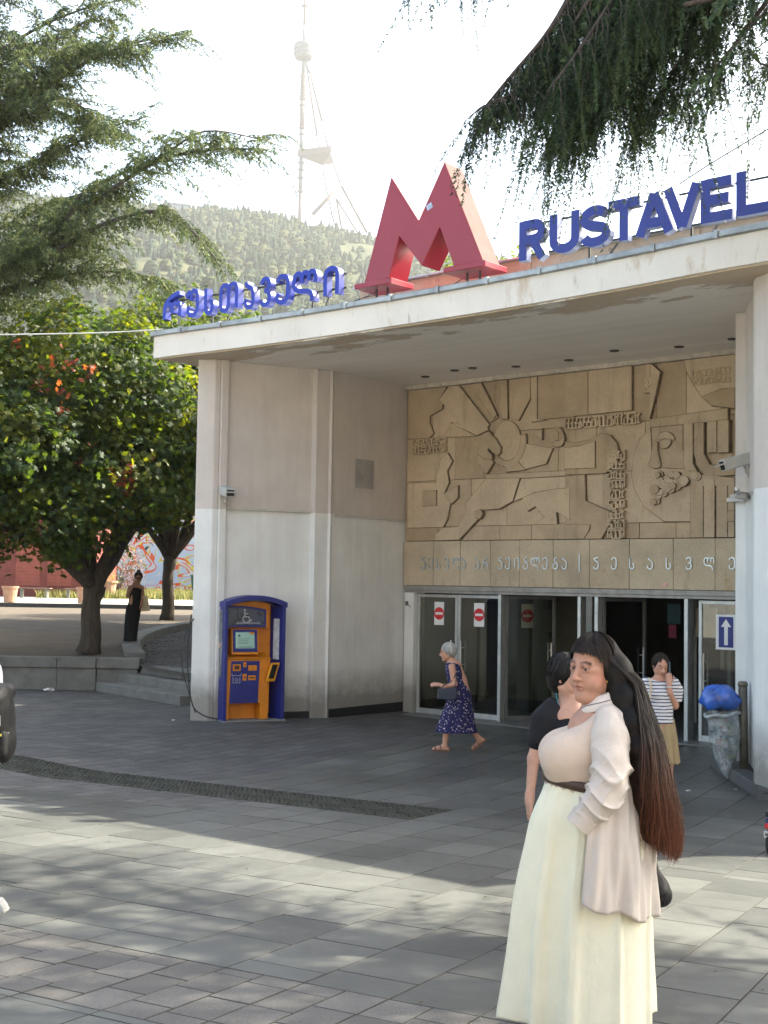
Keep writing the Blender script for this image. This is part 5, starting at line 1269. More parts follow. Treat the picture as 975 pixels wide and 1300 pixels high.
# right cedar, hanging over the square
RP = dict(start=.2, gap=.08, len2=(.45, 1.2), rise=(-.35, .05), droop=.65, r2=.008, tgap=.055, hang=(.9, 2.2), len3=(.2, .75), nd=150, nl=.034, nw=.006, curl=.25, skip=.12,
          cols=[(.026, .052, .026), (.042, .076, .03), (.06, .09, .034), (.022, .042, .024)])
rl = []; rt = random.Random(9)
for poly, r0, q in (
    ([(1010, -520, 10.8), (860, -230, 11.2), (755, -60, 11), (700, 35, 10.8), (650, 95, 10.7), (602, 152, 10.6)], .05, dict(len3=(.12, .36), len2=(.4, .95))),
    ([(1000, -300, 10.9), (860, -80, 10.9), (770, 60, 10.8), (725, 125, 10.8), (700, 170, 10.8)], .045, dict(len2=(.35, .8))),
    ([(1010, -420, 10.4), (900, -190, 10.4), (810, -50, 10.3), (745, 50, 10.2), (700, 110, 10.1)], .05, {}),
    ([(1080, -330, 10.6), (960, -130, 10.8), (880, -10, 10.9), (830, 80, 11), (805, 140, 11)], .045, dict(gap=.17)),
    ([(1120, -260, 10.3), (1040, -90, 10.5), (975, 0, 10.6), (930, 60, 10.8), (905, 90, 10.8)], .04, dict(gap=.3, len2=(.3, .8))),
    ([(1000, -560, 11), (800, -330, 11.4), (650, -150, 11.4), (570, -50, 11.3), (520, -10, 11.2)], .04, dict(gap=.25, len2=(.3, .7), len3=(.1, .3))),
    ([(980, -450, 12.0), (850, -180, 12), (770, -40, 12), (720, 30, 12), (670, 80, 12)], .04, {})):
    rl.append((AT(poly), r0, q)); rl.append((AT([(a+rt.uniform(0, 70), b_+rt.uniform(-30, 25), c+rt.uniform(-.5, .5)) for a, b_, c in poly]), r0*.8, q))
tr0 = Vector((10.6, 9.6, .1)); rt = random.Random(9)
CANO = dict(gap=.55, len2=(.7, 1.6), tgap=.13, len3=(.3, .6), nd=60, nl=.06, nw=.015, rise=(-.1, .2), droop=.3, hang=(.2, 1.), r2=.02, start=.12)
for k in range(56):
    z = 5.6+k*.165; a = R(rt.uniform(108, 262)); L = max(3.5, 9.6-.1*k)*rt.uniform(.8, 1.1)
    d = Vector((math.cos(a), math.sin(a), 0)); e = tr0+Vector((0, 0, z))
    tip = e+d*L
    if tip.y > (14.3 if z > 7.7 else 11.6) or (tip.y > 11.7 and tip.x > 8.8): continue
    if any(1.3 < (e+d*L*q).x-1.02*((e+d*L*q).z-.3) < 4.6 and 7.8 < (e+d*L*q).y-.445*((e+d*L*q).z-.3) < 11.3 for q in (.5, .65, .8, 1.)): continue   # a gap in the crown lets the sun through
    # leave the part of the crown that faces the camera's frame to the limbs above
    def inframe(v): return v.y > 3 and abs(v.x/v.y) < .35 and (v.z-CZ)/v.y < .5
    while L > 1.5 and any(inframe(e+d*L*q) for q in (.5, .65, .8, 1.)): L *= .85
    rl.append(([e, e+d*L*.4+Vector((0, 0, .5)), e+d*L*.75+Vector((0, 0, .3)), e+d*L+Vector((0, 0, -.4))], .09, CANO))
conifer('cedar_tree', 'dark cedar whose long drooping sprays hang into the top right of the view', [tr0, tr0+Vector((0, 0, 5)), tr0+Vector((.2, 0, 10)), tr0+Vector((0, 0, 16.5))], .42, rl, RP, 6)

# ------------------------------------------------------------------ hill
RY = 1100.
rpx = [(-1500, 300), (-400, 262), (0, 255), (120, 258), (200, 266), (250, 265), (300, 270), (340, 276), (380, 283), (450, 297), (480, 303), (560, 318), (640, 330), (760, 345), (1000, 380), (1600, 450), (2600, 520)]
rX = [(p[0]-487)/F*RY for p in rpx]; rZ = [CZ+(738-p[1])/F*RY for p in rpx]
def hillz(X, Y):
    X = np.asarray(X, float); Y = np.asarray(Y, float)
    k = np.clip((Y-160)/(RY-160), 0, 1); rz = np.interp(X*RY/np.maximum(Y, 200), rX, rZ)
    n = 14*np.sin(X*.013+1+Y*.004)*np.sin(Y*.009+X*.003)+7*np.sin(X*.031+Y*.017)+4*np.sin(X*.06-Y*.045)
    front = rz*(k**1.25)+n*np.sin(np.pi*np.clip(k, 0, 1))**.8
    back = rz*(1-np.clip((Y-RY)/900, 0, 1)**2*.8)
    return np.where(Y <= RY, front, back)
hx = np.linspace(-1300, 1300, 105); hy = np.concatenate([np.linspace(160, RY, 56), [1130, 1180, 1280, 1380]])
X, Y = np.meshgrid(hx, hy); Z = hillz(X, Y)+np.where(Y > 170, nrng.normal(0, .8, X.shape), -3)
Fi = np.arange(X.size).reshape(X.shape); Fc = np.stack([Fi[:-1, :-1], Fi[:-1, 1:], Fi[1:, 1:], Fi[1:, :-1]], -1).reshape(-1, 4)
s = NT('hillside'); c = s.mix(s.ramp(s.noise(.018, 6, .65), .4, .6), (.024, .034, .017), (.062, .064, .032)); m_hill = s.bsdf(c, .95, 0, .1)
struct(npmesh('hill', np.stack([X, Y, Z], -1).reshape(-1, 3), Fc, m_hill, smooth=True))
n = 13000; hX = nrng.uniform(-560, 420, n); hY = 330+(RY+25-330)*nrng.uniform(0, 1, n)**.75; hX = hX*(.35+.65*hY/RY)
den = np.sin(hX*.02+hY*.011)+np.sin(hX*.047-hY*.019)+nrng.normal(0, .6, n); k = den > -1.5; hX, hY = hX[k], hY[k]; hZ = hillz(hX, hY); n = len(hX)
seg, rings = 7, 4; VV = np.empty((n, rings*seg+1, 3)); con = nrng.random(n) < .45; hh = np.where(con, nrng.uniform(6, 13, n), nrng.uniform(4, 8.5, n)); ww = np.where(con, hh*.27, hh*.5)
for r_ in range(rings):
    for q in range(seg):
        a = 2*math.pi*q/seg+r_*.4; rb_k = np.where(con, [1., .78, .5, .25][r_], [.75, 1.05, .95, .55][r_])*nrng.uniform(.72, 1.25, n); zz = np.where(con, [.05, .3, .6, .82][r_], [.08, .35, .68, .92][r_])
        VV[:, r_*seg+q] = np.stack([hX+ww*rb_k*math.cos(a), hY+ww*rb_k*math.sin(a), hZ-1+hh*(zz+nrng.uniform(-.05, .05, n))], 1)
VV[:, -1] = np.stack([hX, hY, hZ-1+hh], 1)
f = []
for r_ in range(rings-1):
    for q in range(seg):
        a0, a1 = r_*seg+q, r_*seg+(q+1) % seg; f += [(a0, a1, a1+seg), (a0, a1+seg, a0+seg)]
f += [((rings-1)*seg+q, (rings-1)*seg+(q+1) % seg, rings*seg) for q in range(seg)]
Fc = (np.array(f)[None]+(np.arange(n)*(rings*seg+1))[:, None, None]).reshape(-1, 3)
tcol = np.array([(.026, .042, .018), (.02, .034, .018), (.04, .052, .02), (.055, .06, .024)])[nrng.integers(0, 4, n)]; tcol[con] = np.array((.016, .03, .018))*nrng.uniform(.8, 1.4, (con.sum(), 1))
tag(stuff(npmesh('hillside_wood', VV.reshape(-1, 3), Fc, MV('far_foliage', .9, .1, noise=.3, nscale=.15), col=np.repeat(tcol, rings*seg+1, 0))), 'scrubby wood of pines and bushes covering the hazy hillside', 'woodland')
def crest_conifer(px, y0, y1, lab):
    p = at(px, y0, 1085); hgt = (y0-y1)/F*1085; th = thing('conifer', lab, 'tree', (p.x, p.y, hillz(p.x, p.y)-2)); H_ = CZ+(738-y1)/F*1085-th.location.z; hgt = H_
    g = G(); g.tube([(0, 0, 0), (0, 0, hgt*.9)], [.5, .1], 5); g.obj('trunk', m_bark2, th); r_ = random.Random(px); VV = []; FF = []; CC = []
    for i in range(240):
        k = r_.random(); a = r_.uniform(0, 6.28); R0 = hgt*.24*(1-k)**.8*r_.uniform(.3, 1.15)+.3; z = hgt*(.12+.88*k); s_ = r_.uniform(.8, 1.6); c = Vector((R0*math.cos(a), R0*math.sin(a), z)); n_ = len(VV)
        for q in range(3): VV.append(tuple(c+Vector((r_.uniform(-1, 1), r_.uniform(-1, 1), r_.uniform(-.7, .7)))*s_)); CC.append((.03, .055, .04))
        FF.append((n_, n_+1, n_+2))
    npmesh('crown', VV, FF, MV('far_foliage'), th, col=CC)
crest_conifer(334, 276, 264, 'dark pointed conifer on the hill crest, left of the close pair')
crest_conifer(342, 278, 263, 'taller dark conifer on the hill crest, right of the close pair')
crest_conifer(469, 300, 289, 'lone conifer on the hill crest beside the right foot of the tower')
for q, (px, y1) in enumerate(((262, 262), (282, 267), (305, 271))): crest_conifer(px, 272+q*2, y1, 'small conifer on the crest, %s from the hilltop house' % ('first', 'second', 'third')[q])
hp = at(226, 272, 1090); hh_ = thing('hilltop_house', 'small blocky grey building with a mast on the hill crest', 'building', hp-Vector((0, 0, 4)))
g = G(); g.slab([(-6, 0), (10, 0), (9, 13), (-6, 14)], 0, 12); g.obj('walls', M('far_wall', (.3, .32, .34), .8), hh_); g = G(); g.slab([(-8, 12.9), (11, 11.5), (11, 12.6), (-8, 14.6)], -1, 13); g.obj('roof', M('far_roof', (.2, .22, .23), .7), hh_); g = G(); g.box(-7.6, -7.2, 3, 3.4, 0, 22); g.box(-11, -4, 3, 3.4, 19, 19.4); g.obj('mast', m_alud, hh_)
# ------------------------------------------------------------------ television tower on the hill
TY = 1300.; s_t = TY/F
tw = thing('television_tower', 'tall red and white tripod television tower with round pod on the hill', 'tower', at(381, 300, TY))
def tp(px, py, dy=0): return at(px, py, TY)+Vector((0, dy, 0))-tw.location
m_tw = M('tower_white', (.075, .08, .085), .7, .05); m_tr = M('tower_red', (.055, .022, .02), .7, .05)
for y0, y1, r_, mm in ((300, 245, 2.1, m_tr), (245, 195, 2.3, m_tw), (195, 165, 2.5, m_tw), (165, 128, 2.6, m_tr), (128, 93, 2.7, m_tr), (93, 77, 2.2, m_tw), (52, 32, 1.4, m_tw), (32, -10, 1.5, m_tr), (-10, -50, 1.1, m_tw)):
    xx = lambda y: 380+(300-y)*.0235
    g = G(); g.tube([tp(xx(y0), y0), tp(xx(y1), y1)], r_, 10); g.obj('mast_section', mm, tw, smooth=True)
g = G()
for y in (243, 226, 216, 207, 171, 162, 144, 134, 126, 8):
    c = tp(xx(y), y); g.lathe((c.x, c.y, c.z-.5), [(3.4, 0), (3.6, .6), (3.4, 1.2)], 12)
for i in range(12):
    c = tp(xx(96+i*2.6), 96+i*2.6); g.lathe((c.x, c.y, c.z-.4), [(3., 0), (3.3, .5), (3., 1.)], 10)
g.obj('mast_rings', m_tr, tw)
c = tp(385.5, 66); g = G(); g.lathe((c.x, c.y, c.z), [(2.5, -9), (8.6, -7.5), (10, -5), (10.6, 6), (9.6, 8.5), (3, 9.5)], 26); g.obj('pod', m_tw, tw)
g = G()
for k in range(22):
    a = 2*math.pi*k/22
    for z in (-1, 3.6): g.obox((c.x+10.5*math.cos(a), c.y+10.5*math.sin(a), c.z+z), (.9*-math.sin(a), .9*math.cos(a), 0), (.4*math.cos(a), .4*math.sin(a), 0), (0, 0, .9))
stuff(g.obj('pod_window_band', M('tower_glass', (.1, .11, .12), .4), tw))
g = G(); top = [(378, 190), (420, 190)]
a_, b_, c_ = tp(377.5, 199, -2), tp(421, 199, -14), tp(421, 199, 22)
vs = [a_, b_, c_]; up = Vector((0, 0, 7)); low = tp(409, 210, 0)
g.add([v+up for v in vs]+vs+[low], [(0, 1, 2), (0, 3, 4, 1), (1, 4, 5, 2), (2, 5, 3, 0), (3, 6, 4), (4, 6, 5), (5, 6, 3)]); g.obj('restaurant_platform', M('tower_orange', (.1, .06, .05), .7), tw)
def leg(pts, r_, mm): g = G(); g.tube([tp(*p) for p in pts], r_*1.35, 6); g.obj('leg', mm, tw, smooth=True)
leg([(388, 78), (394, 95, -3)], .9, m_tw); leg([(394, 95, -3), (409, 157, -8)], 1.0, m_tr); leg([(409, 157, -8), (416.5, 190, -12)], .8, m_tw)
leg([(388, 78), (391.5, 98, 6)], .9, m_tw); leg([(391.5, 98, 6), (401.5, 166, 16)], 1.0, m_tr); leg([(401.5, 166, 16), (405.5, 190, 22)], .8, m_tw)
leg([(420, 200, -14), (433.5, 243, -20)], .8, m_tw); leg([(409, 210, 22), (419.5, 259, 40)], .8, m_tw)
leg([(433.5, 242, -20), (400, 286, -40)], 1.5, m_tr); leg([(433.5, 242, -20), (466, 302, -20)], 1.1, m_tr); leg([(427, 252, 0), (435, 295, 30)], .9, m_tr); leg([(427, 252, 0), (460, 302, 10)], .8, m_tr); leg([(419.5, 259, 40), (431, 294, 60)], .9, m_tr)
g = G()
for a, b_ in (((385, 243), (433, 242, -20)), ((385, 245), (419, 258, 40)), ((388, 163), (411, 162, -8)), ((388, 165), (402, 170, 16)), ((390, 135), (403, 134, -5)), ((390, 136), (398, 140, 8)), ((391, 108), (396, 106, -3))): g.tube([tp(*a), tp(*b_)], .4, 5)
g.obj('struts', m_tw, tw)
# ------------------------------------------------------------------ haze
HAZE = .00013
g = G(); g.box(-1500, 1500, -1450, 1500, -2.5, 680); hz = g.obj('haze', None); stuff(hz)
s = NT('haze_air'); v = s.n('ShaderNodeVolumePrincipled'); v.inputs['Color'].default_value = (.97, .98, 1, 1); v.inputs['Density'].default_value = HAZE; v.inputs['Anisotropy'].default_value = .35
s.l(v.outputs[0], s.out.inputs['Volume']); hz.data.materials.append(s.m)
# ------------------------------------------------------------------ people: smooth distance-field bodies meshed with surface nets
def v3(a): return np.array(a, np.float32)
class SD:
    def __init__(s, res=.008): s.p = []; s.res = res; s.k = .02
    def cap(s, a, b, ra, rb=None, k=None, sub=False): s.p.append(('c', v3(a), v3(b), ra, ra if rb is None else rb, k, sub)); return s
    def chain(s, pts, rad, k=None):
        for i in range(len(pts)-1): s.cap(pts[i], pts[i+1], rad[i], rad[i+1], k)
        return s
    def ell(s, c, r, ax=None, k=None, sub=False):
        """ax: 3 column axes"""
        s.p.append(('e', v3(c), v3(r), None if ax is None else np.array(ax, np.float32), None, k, sub)); return s
    def mesh(s, name, mat, parent, paint=None, base=(.5, .3, .2), disp=None, clip=None):
        lo = np.full(3, 1e9); hi = -lo
        for q in s.p:
            if q[6]: continue
            if q[0] == 'c': lo = np.minimum(lo, np.minimum(q[1]-q[3], q[2]-q[4])); hi = np.maximum(hi, np.maximum(q[1]+q[3], q[2]+q[4]))
            else: m = q[2].max(); lo = np.minimum(lo, q[1]-m); hi = np.maximum(hi, q[1]+m)
        h = s.res; lo -= 4*h; hi += 4*h; n = np.ceil((hi-lo)/h).astype(int)+1
        ax = [lo[i]+h*np.arange(n[i], dtype=np.float32) for i in range(3)]
        D = np.full(n, 1., np.float32)
        for q in s.p:
            k = q[5] if q[5] is not None else s.k; mg = k*1.5+3*h
            if q[0] == 'c': a, b_ = q[1], q[2]; l_ = np.minimum(a-q[3], b_-q[4])-mg; u_ = np.maximum(a+q[3], b_+q[4])+mg
            else: m = q[2].max() if q[3] is not None else q[2]; l_ = q[1]-m-mg; u_ = q[1]+m+mg
            i0 = np.clip(np.floor((l_-lo)/h).astype(int), 0, n); i1 = np.clip(np.ceil((u_-lo)/h).astype(int)+1, 0, n)
            if (i1 <= i0).any(): continue
            X = ax[0][i0[0]:i1[0], None, None]; Y = ax[1][None, i0[1]:i1[1], None]; Z = ax[2][None, None, i0[2]:i1[2]]
            if q[0] == 'c':
                d = b_-a; L2 = max(1e-9, float(d@d)); t = np.clip(((X-a[0])*d[0]+(Y-a[1])*d[1]+(Z-a[2])*d[2])/L2, 0, 1)
                e = np.sqrt((X-a[0]-t*d[0])**2+(Y-a[1]-t*d[1])**2+(Z-a[2]-t*d[2])**2)-(q[3]+(q[4]-q[3])*t)
            else:
                x, y, z = X-q[1][0], Y-q[1][1], Z-q[1][2]
                if q[3] is not None: A = q[3]; x, y, z = x*A[0][0]+y*A[0][1]+z*A[0][2], x*A[1][0]+y*A[1][1]+z*A[1][2], x*A[2][0]+y*A[2][1]+z*A[2][2]
                r = q[2]; k0 = np.sqrt((x/r[0])**2+(y/r[1])**2+(z/r[2])**2); k1 = np.sqrt((x/r[0]**2)**2+(y/r[1]**2)**2+(z/r[2]**2)**2); e = k0*(k0-1)/np.maximum(k1, 1e-6)
            S_ = D[i0[0]:i1[0], i0[1]:i1[1], i0[2]:i1[2]]
            if q[6]: hh = np.clip(.5-.5*(S_+e)/k, 0, 1); R_ = S_+(-e-S_)*hh+k*hh*(1-hh)
            else: hh = np.clip(.5+.5*(S_-e)/k, 0, 1); R_ = S_+(e-S_)*hh-k*hh*(1-hh)
            D[i0[0]:i1[0], i0[1]:i1[1], i0[2]:i1[2]] = R_
        if clip is not None: 
            D = np.maximum(D, clip(ax[0][:, None, None], ax[1][None, :, None], ax[2][None, None, :]).astype(np.float32))
        ins = D < 0; n = D.shape
        c = ins[:-1, :-1, :-1].astype(np.int8)
        tot = np.zeros_like(c)
        for a in (0, 1):
            for b_ in (0, 1):
                for e in (0, 1): tot += ins[a:n[0]-1+a, b_:n[1]-1+b_, e:n[2]-1+e]
        act = (tot > 0) & (tot < 8); I = np.argwhere(act); vid = np.full(act.shape, -1, np.int32); vid[act] = np.arange(len(I))
        acc = np.zeros((len(I), 3), np.float32); cn = np.zeros(len(I), np.float32)
        cor = [(a, b_, e) for a in (0, 1) for b_ in (0, 1) for e in (0, 1)]
        vals = {q: D[I[:, 0]+q[0], I[:, 1]+q[1], I[:, 2]+q[2]] for q in cor}
        for q in cor:
            for d in range(3):
                if q[d]: continue
                q2 = list(q); q2[d] = 1; q2 = tuple(q2); va, vb = vals[q], vals[q2]; cr_ = (va < 0) != (vb < 0); t = np.where(cr_, va/(va-vb+1e-12), 0)
                p = np.tile(np.array(q, np.float32), (len(I), 1)); p[:, d] += t; acc[cr_] += p[cr_]; cn[cr_] += 1
        V = (I+acc/np.maximum(cn, 1)[:, None])*h+lo
        FF = []
        for d in range(3):
            a, b_ = [(1, 2), (2, 0), (0, 1)][d]
            s0 = [slice(1, -1)]*3; s0[d] = slice(0, -1); s1 = [slice(1, -1)]*3; s1[d] = slice(1, None)
            A, Bq = ins[tuple(s0)], ins[tuple(s1)]; E_ = np.argwhere(A != Bq); off = np.array([1, 1, 1]); off[d] = 0; E2 = E_+off
            def cell(da, db): c = E2.copy(); c[:, a] -= da; c[:, b_] -= db; return vid[c[:, 0], c[:, 1], c[:, 2]]
            q = np.stack([cell(1, 1), cell(0, 1), cell(0, 0), cell(1, 0)], 1); fl = A[E_[:, 0], E_[:, 1], E_[:, 2]]
            q[~fl] = q[~fl][:, ::-1]; FF.append(q[(q >= 0).all(1)])
        Fc = np.concatenate(FF)
        if disp is not None: V = disp(V)
        C = np.tile(np.array(base, np.float32), (len(V), 1))
        if paint:
            for p in paint:
                c_, r_, col, al = p; r_ = np.broadcast_to(np.array(r_, np.float32), (3,))
                d = np.sqrt((((V-v3(c_))/r_)**2).sum(1)); w_ = (np.clip(1.35-d, 0, .7)/.7*al)[:, None]; C = C*(1-w_)+np.array(col, np.float32)*w_
        return npmesh(name, V, Fc, mat, parent, col=C, smooth=True)
def fr(yaw, pitch=0., roll=0.):
    """head frame: forward, left, up. yaw 0 = facing the camera (-y), positive = towards image left (-x)"""
    f = Vector((-math.sin(yaw), -math.cos(yaw), 0)); l = Vector((math.cos(yaw), -math.sin(yaw), 0)); u = Vector((0, 0, 1))
    f, u = f*math.cos(pitch)-u*math.sin(pitch), u*math.cos(pitch)+f*math.sin(pitch)
    l, u = l*math.cos(roll)+u*math.sin(roll), u*math.cos(roll)-l*math.sin(roll)
    return f, l, u
m_skin = MV('skin', .55, .3, .15, 260, sub=.06, noise=.12, nscale=30)
def cloth(name, rough=.85, bump=.2, bs=600, noise=.06, **kw): return MV(name, rough, .2, bump, bs, noise=noise, nscale=12, crease=kw.get('crease', 9), cst=kw.get('cst'))
SK = (.50, .29, .215)
def head(S, H, yaw, pitch=0., roll=0., sc=1., full=0., ears=True, skin=SK, fine=True):
    f, l, u = fr(yaw, pitch, roll); A = [tuple(f), tuple(l), tuple(u)]; H = Vector(H)
    P = lambda a, b_, c: H+(f*a+l*b_+u*c)*sc
    S.ell(P(-.012, 0, .03), [.098*sc, .077*sc, .095*sc], A)
    S.ell(P(.03, 0, -.035), [.062*sc, (.060+.008*full)*sc, .084*sc], A, k=.025)
    S.cap(P(.064, -.008, -.11), P(.064, .008, -.11), .021*sc, k=.02)
    for b_ in (-1, 1):
        S.ell(P(.042, b_*.034, -.045-.008*full), [.034*sc, (.027+.011*full)*sc, .036*sc], A, k=.02)
        S.cap(P(-.012, b_*.057, -.055), P(.052, b_*.018, -.102), (.016+.006*full)*sc, (.017)*sc, k=.022)
        S.ell(P(.056, b_*.046, .0), [.018*sc, .016*sc, .012*sc], A, k=.018)                 # cheekbone
    if full: S.ell(P(.025, 0, -.118), [.052*sc, .05*sc, .026*sc], A, k=.03)
    for b_ in (-1, 1):
        S.ell(P(.092, b_*.031, .004), [.012*sc, .017*sc, .011*sc], A, k=.011, sub=True)     # eye socket
        S.cap(P(.083, b_*.012, .026), P(.072, b_*.05, .024), .0085*sc, .007*sc, k=.012)       # brow ridge
        if fine:
            S.cap(P(.0845, b_*.016, .0105), P(.083, b_*.047, .0085), .0032*sc, k=.004)         # upper lid
            S.cap(P(.0865, b_*.032, .0145), P(.085, b_*.04, .013), .004*sc, k=.005)
            S.cap(P(.083, b_*.018, -.0055), P(.08, b_*.044, -.003), .0032*sc, k=.005)         # lower lid
    S.cap(P(.083, 0, .018), P(.109, 0, -.028), .007*sc, .011*sc, k=.011)
    S.ell(P(.111, 0, -.033), [.0145*sc, .014*sc, .0115*sc], A, k=.008)
    for b_ in (-1, 1): S.ell(P(.098, b_*.0135, -.037), [.0125*sc, .008*sc, .009*sc], A, k=.006)
    if fine:
        for b_ in (-1, 1): S.ell(P(.1, b_*.007, -.044), [.004*sc, .0035*sc, .0035*sc], A, k=.002, sub=True)
    S.cap(P(.092, 0, -.046), P(.09, 0, -.052), .008*sc, k=.01)
    S.cap(P(.0915, -.013, -.0635), P(.0915, .013, -.0635), .0045*sc, k=.005); 
    for b_ in (-1, 1):
        S.cap(P(.0915, b_*.012, -.0635), P(.077, b_*.029, -.069), .0048*sc, .002*sc, k=.005)
        S.cap(P(.0885, b_*.01, -.0785), P(.077, b_*.028, -.071), .0055*sc, .002*sc, k=.005)
    S.cap(P(.0885, -.011, -.0785), P(.0885, .011, -.0785), .0054*sc, k=.005)
    if fine: S.cap(P(.0975, -.015, -.071), P(.0975, .015, -.071), .004*sc, k=.003, sub=True)
    if ears:
        for b_ in (-1, 1):
            S.ell(P(-.008, b_*.079, .004), [.018*sc, .008*sc, .029*sc], [tuple(f*.95+l*b_*.3), tuple(l), tuple(u)], k=.008)
            S.ell(P(-.002, b_*.0885, .004), [.008*sc, .006*sc, .014*sc], A, k=.005, sub=True); S.ell(P(-.002, b_*.078, -.024), [.009*sc, .006*sc, .011*sc], A, k=.008)
    paint = []
    for b_ in (-1, 1):
        for q in range(5): paint.append((P(.086-.004*q*.6, b_*(.013+q*.0095), .0275+.0012*min(q, 2)-.002*max(0, q-2)), .0062*sc, (.016, .01, .008), 1.0))
        paint.append((P(.085, b_*.032, .012), (.022*sc,)*3, (skin[0]*.6, skin[1]*.5, skin[2]*.5), .4))
        paint.append((P(.05, b_*.05, -.03), .024*sc, (skin[0]*1.05, skin[1]*.8, skin[2]*.75), .35))
        paint.append((P(.1, b_*.007, -.044), .004*sc, (.06, .02, .015), .8))
        for q in range(6): paint.append((P(.0868-.0008*q, b_*(.016+q*.0062), .0118-.0005*abs(q-2)), .0032*sc, (.02, .012, .01), .85))
        paint.append((P(.086, b_*.032, -.009), (.017*sc, .017*sc, .007*sc), (skin[0]*.62, skin[1]*.52, skin[2]*.55), .45))
    for q in np.linspace(-1, 1, 7):
        paint.append((P(.093-.014*q*q, q*.027, -.0642-.0035*abs(q)), .0044*sc, (.30, .10, .085), .8)); paint.append((P(.091-.012*q*q, q*.024, -.0775+.006*q*q), .0052*sc, (.33, .125, .10), .75))
    for q in np.linspace(-1, 1, 5): paint.append((P(.092-.01*q*q, q*.02, -.071), .0038*sc, (.06, .02, .02), .9))
    return P, paint, (f, l, u)
def eyes(P, frm, sc, root, look=(0, 0), r_=.0118):
    f, l, u = frm; mw = M('eye_white', (.4, .36, .34), .15, .05, 50, .0); mi = M('eye_iris', (.035, .02, .012), .1, .1, 50, 0.)
    for b_ in (-1, 1):
        c = P(.0745, b_*.031, .003); g = G(); R_ = r_*sc
        g2 = G()
        n = 12
        for i in range(n//2+1):
            th_ = math.pi*i/(n//2)
            for j in range(n): ph = 2*math.pi*j/n; g.v.append(tuple(c+(f*math.cos(th_)+l*math.sin(th_)*math.cos(ph)+u*math.sin(th_)*math.sin(ph))*R_))
        for i in range(n//2):
            for j in range(n): a0 = i*n+j; b0 = i*n+(j+1) % n; g.f.append((a0, b0, b0+n, a0+n))
        eo = g.obj('eye', mw, root, smooth=True)
        d = (f+l*look[0]+u*look[1]).normalized(); x = d.cross(u).normalized(); y = x.cross(d)
        g2.v.append(tuple(c+d*(R_*1.04)))
        for j in range(12): a = 2*math.pi*j/12; g2.v.append(tuple(c+d*(R_*.93)+(x*math.cos(a)+y*math.sin(a))*R_*.56))
        for j in range(12): g2.f.append((0, 1+j, 1+(j+1) % 12))
        g2.obj('iris', mi, eo, smooth=True)
def hand(S, wr, d, pn, side=1, curl=.35, sc=1., k=.006):
    """wr wrist, d direction of hand, pn palm normal (towards which fingers curl), side: thumb side sign along d x pn"""
    wr, d, pn = Vector(wr), Vector(d).normalized(), Vector(pn); pn = (pn-d*pn.dot(d)).normalized(); s_ = d.cross(pn)*side
    pc = wr+d*.045*sc
    S.ell(pc, [.048*sc, .038*sc, .015*sc], [tuple(d), tuple(s_), tuple(pn)], k=.012); S.cap(wr-d*.03*sc, wr+d*.02*sc, .024*sc, .023*sc, k=.02)
    for j, (o, L, r_) in enumerate(((.028, .068, .0086), (.0095, .076, .009), (-.0095, .07, .0086), (-.027, .056, .0076))):
        a = curl*(1+.12*j); p = wr+(d*.082+s_*o)*sc-d*abs(o)*.2; dirv = d+s_*o*2.5; dirv.normalize()
        for q, fl in enumerate((.46, .31, .23)):
            ang = a*(.55, 1.6, 2.3)[q]; dd = dirv*math.cos(ang)+pn*math.sin(ang); e = p+dd*L*fl*sc; S.cap(p, e, r_*sc*(1-.1*q), r_*sc*(.93-.1*q), k=k); p = e
    p = wr+(d*.025+s_*.03)*sc
    for q, (fl, o) in enumerate(((.035, .9), (.03, .45), (.024, .2))):
        dd = (d+s_*o+pn*(.3+.5*curl)).normalized(); e = p+dd*fl*sc; S.cap(p, e, .0115*sc*(1-.12*q), .0105*sc*(1-.12*q), k=.008); p = e
def foot(S, ank, toe, r_=.033):
    ank, toe = Vector(ank), Vector(toe); hl = ank+(ank-toe)*.22+Vector((0, 0, -.045)); hl = Vector((ank.x+(ank.x-toe.x)*.22, ank.y+(ank.y-toe.y)*.22, ank.z-.045))
    S.cap(ank, hl, r_, .03); S.cap(ank, toe.lerp(ank, .35)+Vector((0, 0, .0)), r_, .028); S.cap(hl, toe, .026, .02); S.cap(toe.lerp(ank, .3), toe, .026, .019)
def loft(name, rings, mat, parent, n=48, fold=None, col=(.5, .5, .5), colf=None, cap=False, thick=.004):
    """rings: (z, cx, cy, rx, ry) from top to bottom, resampled smoothly"""
    R_ = np.array(smooth_poly(rings, 5)); m_ = len(R_); a = np.linspace(0, 2*math.pi, n+1)[:-1]
    V = []
    for i in range(m_):
        k = i/(m_-1); z, cx, cy, rx, ry = R_[i]; q = fold(a, k) if fold is not None else 0*a
        V.append(np.stack([cx+(rx+q)*np.cos(a), cy+(ry+q)*np.sin(a), z+0*a], 1))
    V = np.concatenate(V); m0 = len(V)
    V2 = V.copy(); cen = np.repeat(R_[:, 1:3], n, 0); dv = V[:, :2]-cen; dv /= np.linalg.norm(dv, axis=1)[:, None]+1e-9; V2[:, :2] -= dv*thick
    VV = np.concatenate([V, V2]); Fc = []
    for i in range(m_-1):
        for j in range(n):
            a0 = i*n+j; b0 = i*n+(j+1) % n; Fc.append((a0, a0+n, b0+n, b0)); Fc.append((m0+a0, m0+b0, m0+b0+n, m0+a0+n))
    for base in (0, (m_-1)*n):
        for j in range(n):
            a0 = base+j; b0 = base+(j+1) % n; Fc.append((a0, b0, m0+b0, m0+a0) if base == 0 else (a0, m0+a0, m0+b0, b0))
    C = np.tile(np.array(col, float), (len(VV), 1))
    if colf is not None: C = colf(VV, C)
    return npmesh(name, VV, Fc, mat, parent, col=C, smooth=True)
